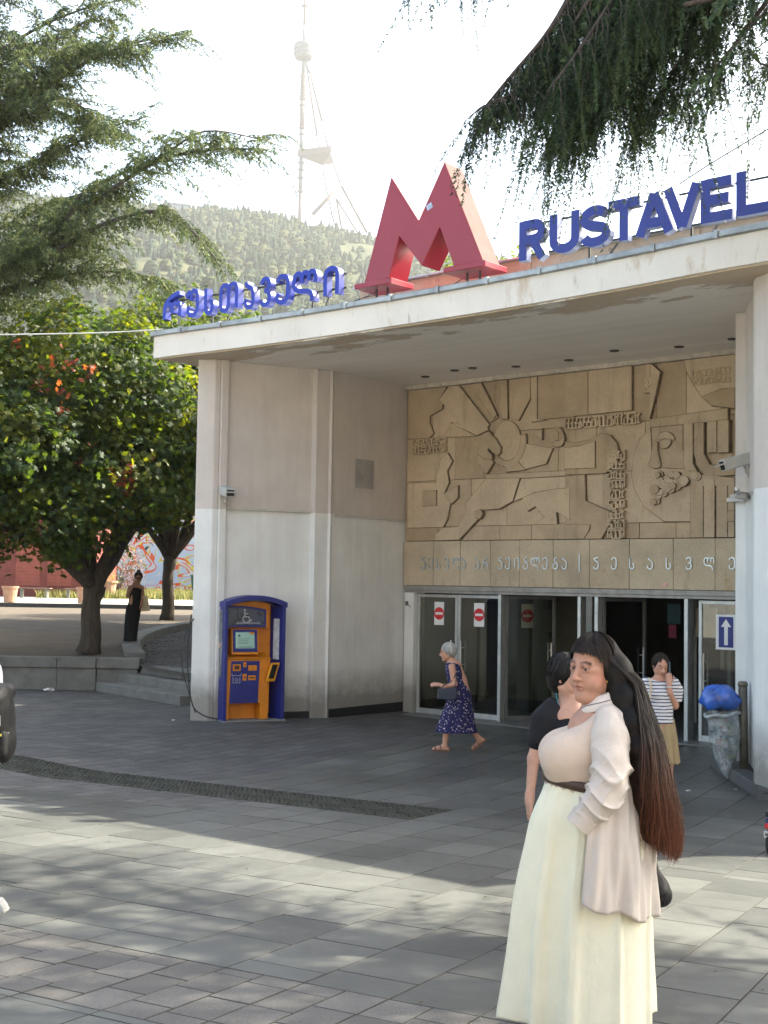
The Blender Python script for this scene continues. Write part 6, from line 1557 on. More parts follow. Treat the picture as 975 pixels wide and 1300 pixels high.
def ribbons(name, paths, width, mat, parent, cols, taper=True, center=None):
    """strands of hair: paths (n,m,3) -> flat strips facing away from centre line"""
    Pn = np.asarray(paths, float); n, m_, _ = Pn.shape
    T = np.gradient(Pn, axis=1); T /= np.linalg.norm(T, axis=2)[..., None]+1e-9
    cc = Pn.mean((0,)) if center is None else center
    O = Pn-cc; O -= (O*T).sum(2)[..., None]*T; O /= np.linalg.norm(O, axis=2)[..., None]+1e-9
    W = np.cross(T, O); tw = np.random.default_rng(1).uniform(-.8, .8, (n, 1, 1)); W = W*np.cos(tw)+O*np.sin(tw)
    wd = width*(np.linspace(1, .25, m_) if taper else np.ones(m_))[None, :, None]
    V = np.stack([Pn-W*wd/2, Pn+W*wd/2], 2).reshape(-1, 3)
    idx = (np.arange(n)[:, None]*m_+np.arange(m_-1)[None])*2; Fc = np.stack([idx, idx+1, idx+3, idx+2], -1).reshape(-1, 4)
    return npmesh(name, V, Fc, mat, parent, col=np.repeat(cols.reshape(-1, 3), 2, 0), smooth=True)
s = NT('hair'); a_ = s.n('ShaderNodeAttribute', attribute_name='Col'); s.bsdf(a_.outputs[0], .5, 0, .18); m_hair = s.m; s.p.inputs['Anisotropic'].default_value = .5
MC['hair'] = m_hair

# ---------------- woman with very long hair, nearest the camera
fg_p = ground(745, 1325)
fw = thing('person', 'woman with waist-length dark hair in a pale open shirt and long cream skirt, looking left in the foreground', 'person', fg_p)
fw['label'] = 'woman with waist-length dark hair, pale open shirt and long cream skirt, nearest the viewer'
SKF = (.40, .215, .155); HC = Vector((.014, 0, 1.575)); S = SD(.004)
P_, paint, frm = head(S, HC, R(49), R(4), R(-2), 1.05, full=1.35, skin=SKF)
f_, l_, u_ = frm
S.cap(P_(-.02, 0, -.05), (.075, .03, 1.36), .062, .072, k=.03); S.cap(P_(.0, 0, -.1), (.045, .0, 1.40), .045, .055, k=.03)
S.ell((.06, .02, 1.32), [.13, .16, .10], k=.04); S.ell((.02, 0, 1.28), [.11, .15, .11], k=.04)
S.chain([(.07, 0, 1.25), (.05, 0, 1.05), (.04, 0, .95)], [.15, .145, .16])
S.chain([(.02, -.09, .9), (-.02, -.09, .5), (0, -.09, .1)], [.1, .065, .042]); S.chain([(.05, .1, .9), (.06, .1, .5), (.1, .1, .1)], [.1, .065, .042])
foot(S, (0, -.09, .07), (-.17, -.12, .03)); foot(S, (.1, .1, .07), (-.06, .06, .03))
S.chain([(.06, -.14, 1.34), (.045, -.235, 1.12), (-.04, -.235, 1.0)], [.045, .038, .028]); hand(S, (-.04, -.2, .985), (-.05, .55, -.8), (0, .9, 0), 1, .5)
S.chain([(.06, .2, 1.34), (.0, .25, 1.1), (-.05, .2, .88)], [.05, .042, .03]); hand(S, (-.05, .2, .88), (-.1, 0, -1), (0, -1, 0), 1, .5)
paint.append((P_(.03, .07, -.035), .03, (.42, .15, .10), .5)); paint.append((P_(.108, 0, -.03), .014, (.44, .19, .14), .5))
S.mesh('body', m_skin, fw, paint, SKF)
eyes(P_, frm, 1.04, fw, (.25, .05))
# inner top
m_top = cloth('beige_top', crease=7); S = SD(.008); S.k = .03
S.ell((.03, -.0, 1.24), [.135, .17, .135], k=.04); S.ell((-.085, -.085, 1.20), [.135, .105, .112], k=.045); S.ell((-.075, .085, 1.20), [.13, .105, .11], k=.045)
S.ell((-.02, 0, 1.12), [.175, .17, .09], k=.04); S.ell((.0, 0, 1.06), [.182, .175, .07], k=.03); S.chain([(.03, -.1, 1.37), (-.03, -.1, 1.28)], [.03, .05], k=.04)
S.mesh('top', m_top, fw, base=(.52, .42, .35))
# skirt with gathers
rs = np.random.default_rng(4); ph = rs.uniform(0, 6.28, 6)
def fold(a, k): return (.002+.055*k**1.1)*(np.sin(4*a+ph[0]+1.0*np.sin(2*a)+.5*k)*.7+.55*(1-np.abs(np.sin(3.5*a+ph[1]+.8*np.sin(3*a)-.6*k)))**2*1.3+.5*(1-np.abs(np.sin(5.5*a+ph[3]-.4*k)))**4-.4)+.004*np.sin(23*a+ph[2]+3*np.sin(5*a))*np.clip(.5-k, 0, 1)*2
loft('skirt', [(1.10, .005, 0, .186, .178), (1.06, .002, 0, .20, .19), (.96, -.0, 0, .245, .22), (.85, .0, 0, .265, .235), (.65, -.02, 0, .285, .25), (.4, -.035, 0, .30, .265), (.2, -.045, 0, .312, .28), (.13, -.047, 0, .315, .285)],
     cloth('cream_skirt', .8, .12, 500, .04, crease=9, cst=(1, 1, .3)), fw, 170, fold, (.70, .68, .54))
g = G(); g.tube([(.0+.192*math.cos(a), .183*math.sin(a), 1.085-.018*math.cos(a)) for a in np.linspace(0, 2*math.pi, 49)], .012, 8, False)
me_o = g.obj('belt', M('belt_brown', (.05, .028, .02), .5, .2, 20), fw, smooth=True); me_o.scale = (1, 1, 1); 
for v in me_o.data.vertices: v.co.z = 1.085+(v.co.z-1.085)*1.8
# open shirt: a draped shell round the back and the near side, a separate sleeve and a collar
m_shirt = cloth('pale_shirt', .75, .12, 700, .04); SC_ = (.50, .445, .405)
zt = np.array([1.455, 1.43, 1.40, 1.36, 1.30, 1.2, 1.1, 1.0, .9, .8, .7, .6, .5])
rxs = np.array([.07, .085, .12, .15, .17, .185, .20, .225, .25, .268, .28, .29, .295]); rys = np.array([.07, .095, .15, .185, .20, .208, .218, .245, .272, .285, .292, .30, .305]); cxs = np.array([.065, .065, .065, .062, .06, .05, .035, .022, .012, .006, 0., -.005, -.01])
na, nk = 110, 60; th_ = np.linspace(R(-104), R(112), na); V = []
fz = rs.uniform(0, 6.28, 8)
for i in range(nk):
    k = i/(nk-1)
    hem = .655-.10*np.clip(np.cos(th_*.9+.25), 0, 1)**1.4+.012*np.sin(9*th_); z = 1.455-(1.455-hem)*k**.9
    rx = np.interp(-z, -zt, rxs); ry = np.interp(-z, -zt, rys); cx = np.interp(-z, -zt, cxs); lo_ = np.clip((1.22-z)/.4, 0, 1)
    d = lo_*(.011*np.sin(11*th_+fz[0]+2.2*z)+.008*np.sin(19*th_+fz[1]+3*np.sin(z*4))+.004*np.sin(37*th_+fz[2]))+.004*np.sin(z*30+th_*6+fz[3])*(1-lo_)
    fl = np.exp(-((th_-th_[0])/.16)**2)*lo_*.02
    V.append(np.stack([cx+(rx+d+fl)*np.cos(th_), (ry+d+fl)*np.sin(th_), z], 1))
V = np.array(V); inner = V.copy(); inner[..., 0] -= .004*np.cos(th_)[None]; inner[..., 1] -= .004*np.sin(th_)[None]
VV = np.concatenate([V.reshape(-1, 3), inner.reshape(-1, 3)]); n0 = na*nk; Fc = []
for i in range(nk-1):
    for j in range(na-1): a0 = i*na+j; Fc += [(a0, a0+na, a0+na+1, a0+1), (n0+a0, n0+a0+1, n0+a0+na+1, n0+a0+na)]
for i in range(nk-1):
    a0 = i*na; Fc.append((a0, n0+a0, n0+a0+na, a0+na)); b0 = a0+na-1; Fc.append((b0, b0+na, n0+b0+na, n0+b0))
for j in range(na-1): a0 = (nk-1)*na+j; Fc.append((a0, n0+a0, n0+a0+1, a0+1))
sh = npmesh('shirt', VV, Fc, m_shirt, fw, col=SC_, smooth=True)
S = SD(.005); S.k = .03
S.chain([(.06, -.12, 1.37), (.06, -.165, 1.30), (.055, -.215, 1.2), (.045, -.24, 1.12)], [.058, .07, .074, .078], k=.04)
S.chain([(.045, -.24, 1.12), (.01, -.255, 1.06), (-.025, -.255, 1.02), (-.045, -.25, 1.0)], [.078, .072, .062, .05], k=.02)
def sleeve_disp(V):
    x, y, z = V.T; V = V.copy(); up_ = np.clip((z-1.02)/.06, 0, 1)
    t = z*1.0+.55*x                                          # folds run down from the shoulder and bunch at the elbow
    rg = lambda q, p_: (1-np.abs(np.sin(q)))**p_
    d = .017*(rg(34*t+1.6*np.sin(15*x+7*z)+.8*np.sin(y*30), 2.2)-.35)*np.clip((1.30-z)/.1, 0, 1)+.008*(rg(47*(z*.55-x)+2*np.sin(z*13+y*9), 3)-.25)*np.clip((1.24-z)/.1, 0, 1)+.007*(rg(19*x+11*z+5*y, 3)-.25)*np.clip((z-1.12)/.08, 0, 1)
    c = np.stack([np.interp(z, [.95, 1.05, 1.12, 1.3], [-.06, .01, .045, .06]), np.interp(z, [.95, 1.12, 1.3], [-.245, -.24, -.165]), z], 1); o = V-c; o[:, 2] = 0; o /= np.linalg.norm(o, axis=1)[:, None]+1e-6
    return V+o*d[:, None]
S.mesh('sleeve', m_shirt, fw, base=SC_, disp=sleeve_disp)
S = SD(.006); S.chain([(.06, .15, 1.36), (.03, .215, 1.22), (.0, .235, 1.1), (-.03, .22, .98)], [.065, .075, .07, .055], k=.03); S.mesh('sleeve', m_shirt, fw, base=SC_)
g = G(); g.tube([(-.04, -.25, 1.005), (-.052, -.249, .99), (-.082, -.246, .95), (-.083, -.246, .949), (-.06, -.248, .98)], [.05, .0585, .056, .051, .048], 22, False); g.obj('cuff', M('cuff_cloth', (.5, .44, .4), .8, .05, 10), fw)
th2 = np.linspace(R(-172), R(150), 60); V = []
for (r_, zo) in ((.07, .0), (.074, .012), (.082, .006), (.098, -.022), (.108, -.05)):
    V.append(np.stack([.063+r_*np.cos(th2)*1.02, .005+r_*np.sin(th2)*(1.0), 1.462+.03*np.cos(th2)+zo-.012*np.exp(-((th2-th2[0])/.3)**2)*(r_ > .09)], 1))
V = np.array(V); V2 = V.copy(); V2[..., 2] -= .004; V2[..., 0] -= .003*np.cos(th2); V2[..., 1] -= .003*np.sin(th2); nn_ = len(th2); n0 = 5*nn_; Fc = []
for i in range(4):
    for j in range(nn_-1): a0 = i*nn_+j; Fc += [(a0, a0+nn_, a0+nn_+1, a0+1), (n0+a0, n0+a0+1, n0+a0+nn_+1, n0+a0+nn_)]
for j in range(nn_-1): a0 = 4*nn_+j; Fc.append((a0, n0+a0, n0+a0+1, a0+1))
npmesh('collar', np.concatenate([V.reshape(-1, 3), V2.reshape(-1, 3)]), Fc, m_shirt, fw, col=(.6, .54, .5), smooth=True)
g = G(); g.tube([tuple(p+np.array((0, 0, .0025))) for p in V[3][::2]], .0018, 5); g.obj('collar_piping', M('piping_navy', (.05, .04, .09), .7), fw)
# earring
e0_ = P_(-.004, .081, -.036); g = G(); g.tube([e0_+(f_*math.cos(a)+u_*(math.sin(a)-1))*.0125 for a in np.linspace(-.9, 4.0, 16)], .0033, 7); g.obj('earring', M('gold', (.75, .5, .15), .25, .05, 10, metal=1.), fw, smooth=True)
# hair
hr = np.random.default_rng(12)
cz_ = np.array([1.60, 1.5, 1.4, 1.3, 1.2, 1.1, 1.0, .9, .83, .77]); cx_ = np.array([.10, .13, .15, .175, .195, .215, .24, .262, .272, .272]); rx_ = np.array([.082, .088, .095, .10, .105, .107, .106, .1, .09, .07]); ry_ = np.array([.1, .11, .13, .15, .16, .16, .15, .135, .12, .09])
cy_ = np.array([.0, -.01, -.04, -.075, -.09, -.1, -.1, -.1, -.1, -.1])
def skull(al, ep, k=1.):
    fa = np.cos(ep)*np.cos(al)*.112; la = np.cos(ep)*np.sin(al)*.092; ua = np.sin(ep)*.118
    c = P_(-.012, 0, .022); F3, L3, U3 = (np.array(q) for q in (f_, l_, u_))
    return np.array(c)+(fa[..., None]*F3+la[..., None]*L3+ua[..., None]*U3)*np.asarray(k)[..., None]*1.04
S = SD(.008); S.k = .03
S.ell(P_(-.035, 0, .035), [.098, .093, .108], [tuple(f_), tuple(l_), tuple(u_)])
for i in range(len(cz_)-1): S.ell(((cx_[i]+cx_[i+1])/2, (cy_[i]+cy_[i+1])/2, (cz_[i]+cz_[i+1])/2), [(rx_[i]+rx_[i+1])/2-.012, (ry_[i]+ry_[i+1])/2-.012, .085], k=.04)
def hair_col(z, n=None): 
    k = np.clip((1.35-z)/.55, 0, 1)[..., None]; return np.array([.014, .010, .009])*(1-k)+np.array([.10, .034, .017])*k
def hpaint(o):
    me = o.data; co = np.empty(len(me.vertices)*3, np.float32); me.vertices.foreach_get('co', co); co = co.reshape(-1, 3); c = np.ones((len(co), 4), np.float32); c[:, :3] = hair_col(co[:, 2])*.25; me.color_attributes['Col'].data.foreach_set('color', c.ravel())
ho = S.mesh('hair', m_hair, fw, clip=lambda X, Y, Z: .89+.02*np.sin(Y*40)-Z+0*X); hpaint(ho)
NS = 4200; m_ = 22
phi = hr.uniform(0, 2*np.pi, NS); rho = np.where(hr.random(NS) < .08, hr.uniform(1.06, 1.2, NS), hr.uniform(.86, 1.07, NS)); zend = .81+np.abs(hr.normal(0, .06, NS))+.03*np.cos(phi)
paths = np.empty((NS, m_, 3)); ep0 = hr.uniform(.9, 1.5, NS); al0 = np.pi+ (phi-np.pi)*.0+hr.uniform(-1.75, 1.75, NS)
wav = hr.uniform(0, 6.28, NS); wf = hr.uniform(9, 16, NS)
for j in range(m_):
    k = j/(m_-1)
    if j < 6:
        t = j/6; ep = 1.5*(1-t)+(-.05)*t; paths[:, j] = skull(al0, np.full(NS, ep), 1.0+.03*(rho-1)/.1)
    else:
        t = (j-5)/(m_-6); z = 1.56+(zend-1.56)*t; cx = np.interp(z, cz_[::-1], cx_[::-1]); rx = np.interp(z, cz_[::-1], rx_[::-1]); ry = np.interp(z, cz_[::-1], ry_[::-1])
        # direction on the cross-section follows where the strand left the head
        pa = np.arctan2(-(np.sin(al0)*np.array(l_)[1]+np.cos(al0)*np.array(f_)[1]), (np.sin(al0)*np.array(l_)[0]+np.cos(al0)*np.array(f_)[0]))
        pa = pa+t*(phi-np.pi)*.5
        wob = .009*np.sin(wf*z+wav)*t+.005*np.sin(2.3*wf*z+2*wav)*t+hr.normal(0, .0022, NS)*t
        paths[:, j] = np.stack([cx+rx*rho*np.cos(pa)+wob, np.interp(z, cz_[::-1], cy_[::-1])-ry*rho*np.sin(pa)+wob*.6, z], 1)
hc_ = hair_col(paths[:, :, 2])*hr.uniform(.35, 2.2, (NS, 1, 1)); cl = np.stack([np.interp(paths[:, :, 2].mean(0), cz_[::-1], cx_[::-1]), np.interp(paths[:, :, 2].mean(0), cz_[::-1], cy_[::-1]), paths[:, :, 2].mean(0)], 1)
ribbons('hair_strands', paths, .0034, m_hair, ho, hc_, center=cl)
stuff(ho.children[0])
# fringe
NB = 900; al = hr.uniform(-1.75, 1.75, NB); mb = 9; paths = np.empty((NB, mb, 3))
ee = np.interp(np.abs(al), [0, .5, .9, 1.15, 1.4, 1.75], [.44, .42, .3, .08, -.3, -.6])+hr.normal(0, .05, NB)
for j in range(mb):
    t = j/(mb-1); ep = 1.45*(1-t)+ee*t; paths[:, j] = skull(al*(.75+.25*t), ep, 1.015+.02*math.sin(math.pi*min(1, t*1.1))+hr.uniform(-.004, .012))
hc_ = np.tile(np.array([.014, .010, .009]), (NB, mb, 1))*hr.uniform(.6, 2.2, (NB, 1, 1))
stuff(ribbons('fringe', paths, .0065, m_hair, fw, hc_, center=np.array(P_(-.012, 0, .0))))
# black handbag at her far side
bg_ = thing('handbag', 'black handbag hanging behind the long-haired woman, just right of her shirt hem', 'handbag', fg_p+Vector((.305, .08, .63)))
S = SD(.006); S.ell((0, 0, 0), [.055, .09, .055]); S.cap((-.01, 0, .0), (-.03, 0, .19), .045, .012, k=.04); S.cap((.015, 0, -.02), (.02, 0, -.03), .045, .05); S.mesh('bag_body', cloth('black_bag', .5, .3, 200), bg_, base=(.012, .012, .014))
g = G(); g.tube([(-.03, 0, .18), (-.06, .0, .5), (-.1, .02, .74)], .009, 6); g.obj('strap', M('strap_black', (.012, .012, .013), .6), bg_)

# ---------------- woman in black behind her
bp2 = ground(722, 1192); bw = thing('person', 'dark-haired woman in a black V-neck dress, mostly hidden behind the long-haired woman', 'person', bp2)
SK2 = (.47, .27, .2); S = SD(.007); P_, paint, frm = head(S, (-.015, 0, 1.50), R(-50), R(8), 0, .98, skin=SK2)
S.cap(P_(-.02, 0, -.05), (.02, .02, 1.33), .05, .06, k=.03); S.ell((.05, 0, 1.25), [.19, .11, .13], k=.05)
S.chain([(-.13, 0, 1.31), (-.17, -.02, 1.22), (-.215, -.03, 1.03), (-.24, -.06, .80)], [.045, .043, .035, .024]); hand(S, (-.24, -.06, .8), (-.02, -.1, -1), (.8, .2, 0), -1, .45)
S.chain([(.23, 0, 1.31), (.28, -.02, 1.05), (.28, -.1, .82)], [.05, .037, .025]); hand(S, (.28, -.1, .82), (0, -.1, -1), (-.8, .2, 0), 1, .4)
S.chain([(.05, 0, 1.15), (.05, 0, .9)], [.13, .15]); S.chain([(-.03, 0, .85), (-.04, 0, .48), (-.04, 0, .08)], [.085, .055, .036]); S.chain([(.13, 0, .85), (.13, 0, .48), (.13, 0, .08)], [.085, .055, .036]); foot(S, (-.04, 0, .07), (-.03, -.16, .03)); foot(S, (.13, 0, .07), (.16, -.15, .03))
S.mesh('body', m_skin, bw, paint, SK2); eyes(P_, frm, 1., bw)
S = SD(.008); S.k = .03; S.ell((.05, 0, 1.2), [.195, .125, .15], k=.04); S.ell((.05, -.02, 1.17), [.17, .15, .1], k=.04); S.chain([(.05, 0, 1.1), (.05, 0, .9), (.05, 0, .55)], [.14, .17, .19]); S.chain([(-.1, 0, 1.32), (-.15, -.01, 1.25), (-.19, -.03, 1.14)], [.066, .074, .066]); S.chain([(.2, 0, 1.32), (.25, -.02, 1.16)], [.066, .066])
def vneck(X, Y, Z): return np.where(Y < .03, (Z-1.17)-np.abs(X-.06)*1.3, -1.)*.6+0*X
S.mesh('dress', cloth('black_dress', .8), bw, base=(.012, .012, .015), clip=lambda X, Y, Z: np.maximum(vneck(X, Y, Z), .42-Z+0*X+0*Y))
def bobhair(root, P_, frm, col, r_=1., length=.09, seed=1, n=700, rough=.5, front=1.0):
    f_, l_, u_ = frm; S = SD(.008); A = [tuple(f_), tuple(l_), tuple(u_)]
    S.ell(P_(-.03, 0, .035), [.102*r_, .091*r_, .103*r_], A); S.ell(P_(-.055, 0, -.02), [.072*r_, .08*r_, length], A, k=.03); S.ell(P_(.11, 0, -.04), [.075, .062, .1], A, sub=True, k=.02)
    o = S.mesh('hair', m_hair, root, base=tuple(c*.7 for c in col)); h_ = np.random.default_rng(seed)
    al = h_.uniform(-2.9, 2.9, n); m_ = 6; pt = np.empty((n, m_, 3)); e = np.interp(np.abs(al), [0, .7, 1.3, 2.9], [.55, .35, -.25, -.75])*front; C = np.array(P_(-.03, 0, .03)); Fv, Lv, Uv = (np.array(q) for q in frm)
    st_ = h_.uniform(.3, 1.5, n)
    for j in range(m_):
        t = j/(m_-1); ep = st_*(1-t)+np.minimum(e, st_-.2)*t; q = r_*(1.03+.03*h_.random(n)); a2 = al+.25*t*np.sin(al*9)
        pt[:, j] = C+(np.cos(ep)*np.cos(a2)*.104*q)[:, None]*Fv+(np.cos(ep)*np.sin(a2)*.094*q)[:, None]*Lv+(np.sin(ep)*.106*q)[:, None]*Uv
    c = np.array(col)*h_.uniform(.5, 1.7, (n, 1, 1))*np.ones((n, m_, 3)); stuff(ribbons('hair_strands', pt, .008, m_hair, o, c, center=C)); return o
bobhair(bw, P_, frm, (.013, .012, .013), 1.04, .09, 3)
g = G(); npts = [(.0+.082*math.cos(a), .01+.082*math.sin(a), 1.415-.13*max(0., math.sin(-a-.2))**1.3) for a in np.linspace(-3.3, -.3, 34)]
for p in npts:
    g.lathe(p, [(.002, -.005), (.0055, 0), (.002, .005)], 6)
stuff(g.obj('turquoise_beads', M('turquoise', (.08, .36, .4), .35, .2, 40), bw))
g = G(); g.lathe((-.015, -.085, 1.275), [(.004, -.016), (.014, -.006), (.014, .006), (.004, .014)], 8); g.obj('gold_pendant', MC['gold'], bw)
g = G(); g.tube([(-.243+.013*math.cos(a), -.075+.0, .715+.0)+() if False else (-.243+.011*math.cos(a), -.072+.011*math.sin(a), .712) for a in np.linspace(0, 6.28, 12)], .002, 5, False); g.obj('ring', MC['gold'], bw)

# ---------------- elderly woman walking left
op = ground(575, 953); ow = thing('person', 'grey-haired elderly woman in a navy floral dress walking left past the closed glass doors', 'person', op)
SK3 = (.5, .27, .19); S = SD(.0075); P_, paint, frm = head(S, (-.10, 0, 1.415), R(86), R(6), 0, .98, skin=SK3)
S.cap(P_(-.03, 0, -.05), (-.03, 0, 1.25), .045, .055, k=.03)
S.chain([(-.01, 0, 1.2), (.06, 0, 1.0), (.1, 0, .8)], [.12, .13, .15]); 
S.chain([(-.035, -.135, 1.21), (0, -.17, .97), (-.14, -.15, .93), (-.235, -.12, .955)], [.052, .043, .034, .025], k=.015); hand(S, (-.235, -.12, .955), (-1, .1, .0), (0, .6, -.6), -1, 1.0, .95)
S.chain([(-.0, .14, 1.21), (.06, .18, .97), (-.05, .17, .82)], [.05, .04, .028]); hand(S, (-.05, .17, .82), (-.6, 0, -.8), (0, -1, 0), 1, .6, .95)
S.chain([(.06, -.06, .75), (-.09, -.06, .44), (-.12, -.06, .1)], [.09, .056, .038]); foot(S, (-.12, -.06, .075), (-.28, -.06, .03))
S.chain([(.12, .07, .75), (.17, .07, .44), (.37, .07, .18)], [.09, .054, .038]); S.cap((.37, .07, .18), (.44, .07, .15), .034, .03); S.cap((.40, .07, .14), (.29, .07, .035), .03, .022)
S.mesh('body', m_skin, ow, paint, SK3); eyes(P_, frm, .98, ow)
bobhair(ow, P_, frm, (.36, .36, .35), 1.04, .07, 5)
s = NT('floral_navy'); v_ = s.n('ShaderNodeTexVoronoi'); v_.inputs['Scale'].default_value = 30; s.l(s.tc.outputs['Object'], v_.inputs[0]); spot = s.ramp(v_.outputs['Distance'], .27, .33, (1, 1, 1, 1), (0, 0, 0, 1)); c = s.mix(s.math('MULTIPLY', spot, s.math('GREATER_THAN', s.noise(40, 1), .43)), (.018, .018, .075), (.45, .4, .42)); m_fl2 = s.bsdf(c, .8, 0, .2)
ph2 = rs.uniform(0, 6, 4)
def fold2(a, k): return (.012*np.clip(k-.3, 0, 1))*(np.sin(8*a+ph2[0])+.5*np.sin(13*a+ph2[1]))
loft('dress', [(1.275, -.035, 0, .06, .08), (1.24, -.02, 0, .105, .155), (1.16, -.005, 0, .125, .165), (1.05, .025, 0, .13, .16), (.92, .065, 0, .14, .165), (.8, .09, 0, .17, .185), (.6, .07, 0, .215, .2), (.4, .05, 0, .27, .22), (.27, .05, 0, .31, .235)], m_fl2, ow, 60, fold2, (.5,)*3)
for ax_, az_, tx, tz in ((-.12, .0, -.30, .0), (.44, .125, .30, .0)):
    yb = -.06 if ax_ < 0 else .07; g = G(); n_ = 6
    for i in range(n_):
        k = i/(n_-1)
    if ax_ < 0: g.box(-.31, -.075, yb-.042, yb+.042, -.0, .022)
    else: g.obox((.385, .07, .075), Vector((-.1, 0, -.085)), (0, .042, 0), (.008, 0, -.009))
    g.obj('sandal_sole', M('sandal_brown', (.16, .08, .05), .7), ow, bevel=.006)
    g = G()
    for q in (0, 1):
        if ax_ < 0: g.tube([(-.26+q*.07, yb+.04*math.cos(a), .02+.05*math.sin(a)+q*.015) for a in np.linspace(0, math.pi, 9)], .008, 5)
        else: g.tube([(.315+q*.05, yb+.038*math.cos(a), .045+q*.045+.035*math.sin(a)) for a in np.linspace(0, math.pi, 9)], .008, 5)
    g.obj('sandal_strap', M('sandal_strap', (.06, .055, .09), .5, .5, 60), ow)
ob = thing('handbag', 'navy leather handbag hanging from the forearm of the grey-haired woman', 'handbag', op+Vector((-.11, -.23, .76)))
g = G(); g.slab([(-.14, 0), (.1, -.01), (.15, .04), (.14, .17), (-.13, .14)], -.045, .045); g.obj('bag_body', M('navy_leather', (.022, .032, .055), .45, .2, 12, .2, 60), ob, bevel=.02, seg=3)
g = G(); g.tube(smooth_poly([(-.08, 0, .13), (-.05, .03, .19), (.03, .05, .22), (.1, .03, .3), (.14, .02, .38)], 4), .008, 6); g.tube(smooth_poly([(.1, 0, .14), (.13, .03, .25), (.14, .05, .38)], 4), .008, 6); g.obj('strap', M('navy_leather', (0, 0, 0)), ob)

# ---------------- woman on the phone
pp_ = ground(838, 1022); pw = thing('person', 'woman in a navy-and-white striped T-shirt and khaki skirt holding a phone to her ear', 'person', pp_)
SK4 = (.46, .25, .18); S = SD(.0075); P_, paint, frm = head(S, (0, 0, 1.525), R(-8), R(16), R(-4), .98, skin=SK4)
S.cap(P_(-.02, 0, -.05), (0, .02, 1.37), .045, .055, k=.03); S.ell((0, .02, 1.3), [.16, .1, .11], k=.05); S.chain([(0, .02, 1.2), (0, .02, .9)], [.12, .14])
S.chain([(.175, .02, 1.33), (.155, -.03, 1.09), (.075, -.13, 1.24), (.068, -.13, 1.33)], [.046, .04, .03, .026], k=.012); hand(S, (.066, -.125, 1.34), (.0, .12, 1), (-.1, .8, 0), -1, .55, .95)
S.chain([(-.175, .02, 1.33), (-.2, .02, 1.08), (-.2, -.06, .86)], [.046, .038, .026]); hand(S, (-.2, -.06, .86), (0, -.1, -1), (.8, 0, 0), 1, .5, .95)
S.chain([(-.08, .02, .85), (-.08, 0, .46), (-.09, .05, .08)], [.085, .055, .036]); S.chain([(.08, .02, .85), (.08, -.05, .46), (.07, -.05, .08)], [.085, .055, .036]); foot(S, (-.09, .05, .07), (-.1, -.12, .03)); foot(S, (.07, -.05, .07), (.09, -.22, .03))
S.mesh('body', m_skin, pw, paint, SK4); eyes(P_, frm, .98, pw, (0, -.4)); bobhair(pw, P_, frm, (.02, .014, .012), .99, .05, 7, front=1.)
s = NT('striped_jersey'); z = s.sep()[2]; wv = s.math('FRACT', s.math('MULTIPLY', s.math('ADD', z, s.math('MULTIPLY', s.noise(6, 2), .02)), 27)); c = s.mix(s.math('GREATER_THAN', wv, .68), (.62, .62, .64), (.04, .045, .11)); m_str = s.bsdf(c, .85, 0, .2, s.noise(14, 3), .3, .02)
S = SD(.008); S.k = .03; S.ell((0, .02, 1.27), [.19, .125, .13], k=.04); S.chain([(0, .02, 1.2), (0, .02, 1.05), (0, .02, .93)], [.145, .145, .155]); S.ell((-.05, -.05, 1.21), [.085, .08, .07], k=.03); S.ell((.05, -.05, 1.21), [.085, .08, .07], k=.03)
S.chain([(.15, .02, 1.34), (.18, .0, 1.26), (.175, -.01, 1.17)], [.062, .066, .064]); S.chain([(-.15, .02, 1.34), (-.19, .02, 1.24), (-.205, .02, 1.16)], [.062, .064, .062])
def tee(X, Y, Z): return np.maximum(np.where(Z > 1.36, .075-np.sqrt(X*X+(Y-.0)**2), -1.), np.where(np.abs(X) > .13, 1.13-Z, .90-Z))+0*X+0*Y
S.mesh('t_shirt', m_str, pw, clip=tee)
def fold3(a, k): return (.004+.016*k)*(np.sin(10*a+1)+.5*np.sin(19*a+2))
loft('skirt', [(.95, 0, .02, .15, .125), (.88, 0, .02, .16, .14), (.75, 0, .02, .178, .16), (.6, .0, .02, .19, .17), (.46, .0, .02, .205, .185)], cloth('khaki_skirt'), pw, 80, fold3, (.34, .26, .15))
ph_ = thing('phone', 'small pale-blue backed phone held to the ear of the striped-shirt woman', 'phone', pp_+Vector((.073, -.055, 1.50)), R(20)); g = G(); g.box(-.006, .004, -.035, .035, -.075, .075); g.obj('case', M('phone_case', (.06, .14, .18), .3), ph_, bevel=.004); g = G(); g.box(-.0075, -.0061, -.03, .03, -.068, .068); g.obj('screen', m_kd, ph_)
g = G(); g.tube([(.071+.029*math.cos(a), -.13+.029*math.sin(a), 1.305) for a in np.linspace(0, 6.28, 16)], .009, 6, False); g.obj('watch', M('watch_white', (.5, .5, .5), .4), pw)
tt_ = thing('tote_bag', 'beige shoulder tote hanging at the side of the striped-shirt woman', 'bag', pp_+Vector((-.25, -.02, .82))); g = G(); g.slab([(-.03, -.3), (.12, -.3), (.12, 0), (-.03, 0)], -.09, .09); g.obj('bag_body', M('tote_cloth', (.5, .42, .28), .9, .1, 10), tt_, bevel=.015, seg=2); g = G(); g.tube(smooth_poly([(.04, -.07, -.02), (.06, -.1, .2), (.11, -.115, .40), (.12, -.03, .56), (.11, .08, .5), (.06, .09, .2)], 4), .011, 6); g.obj('strap', MC['tote_cloth'], tt_)

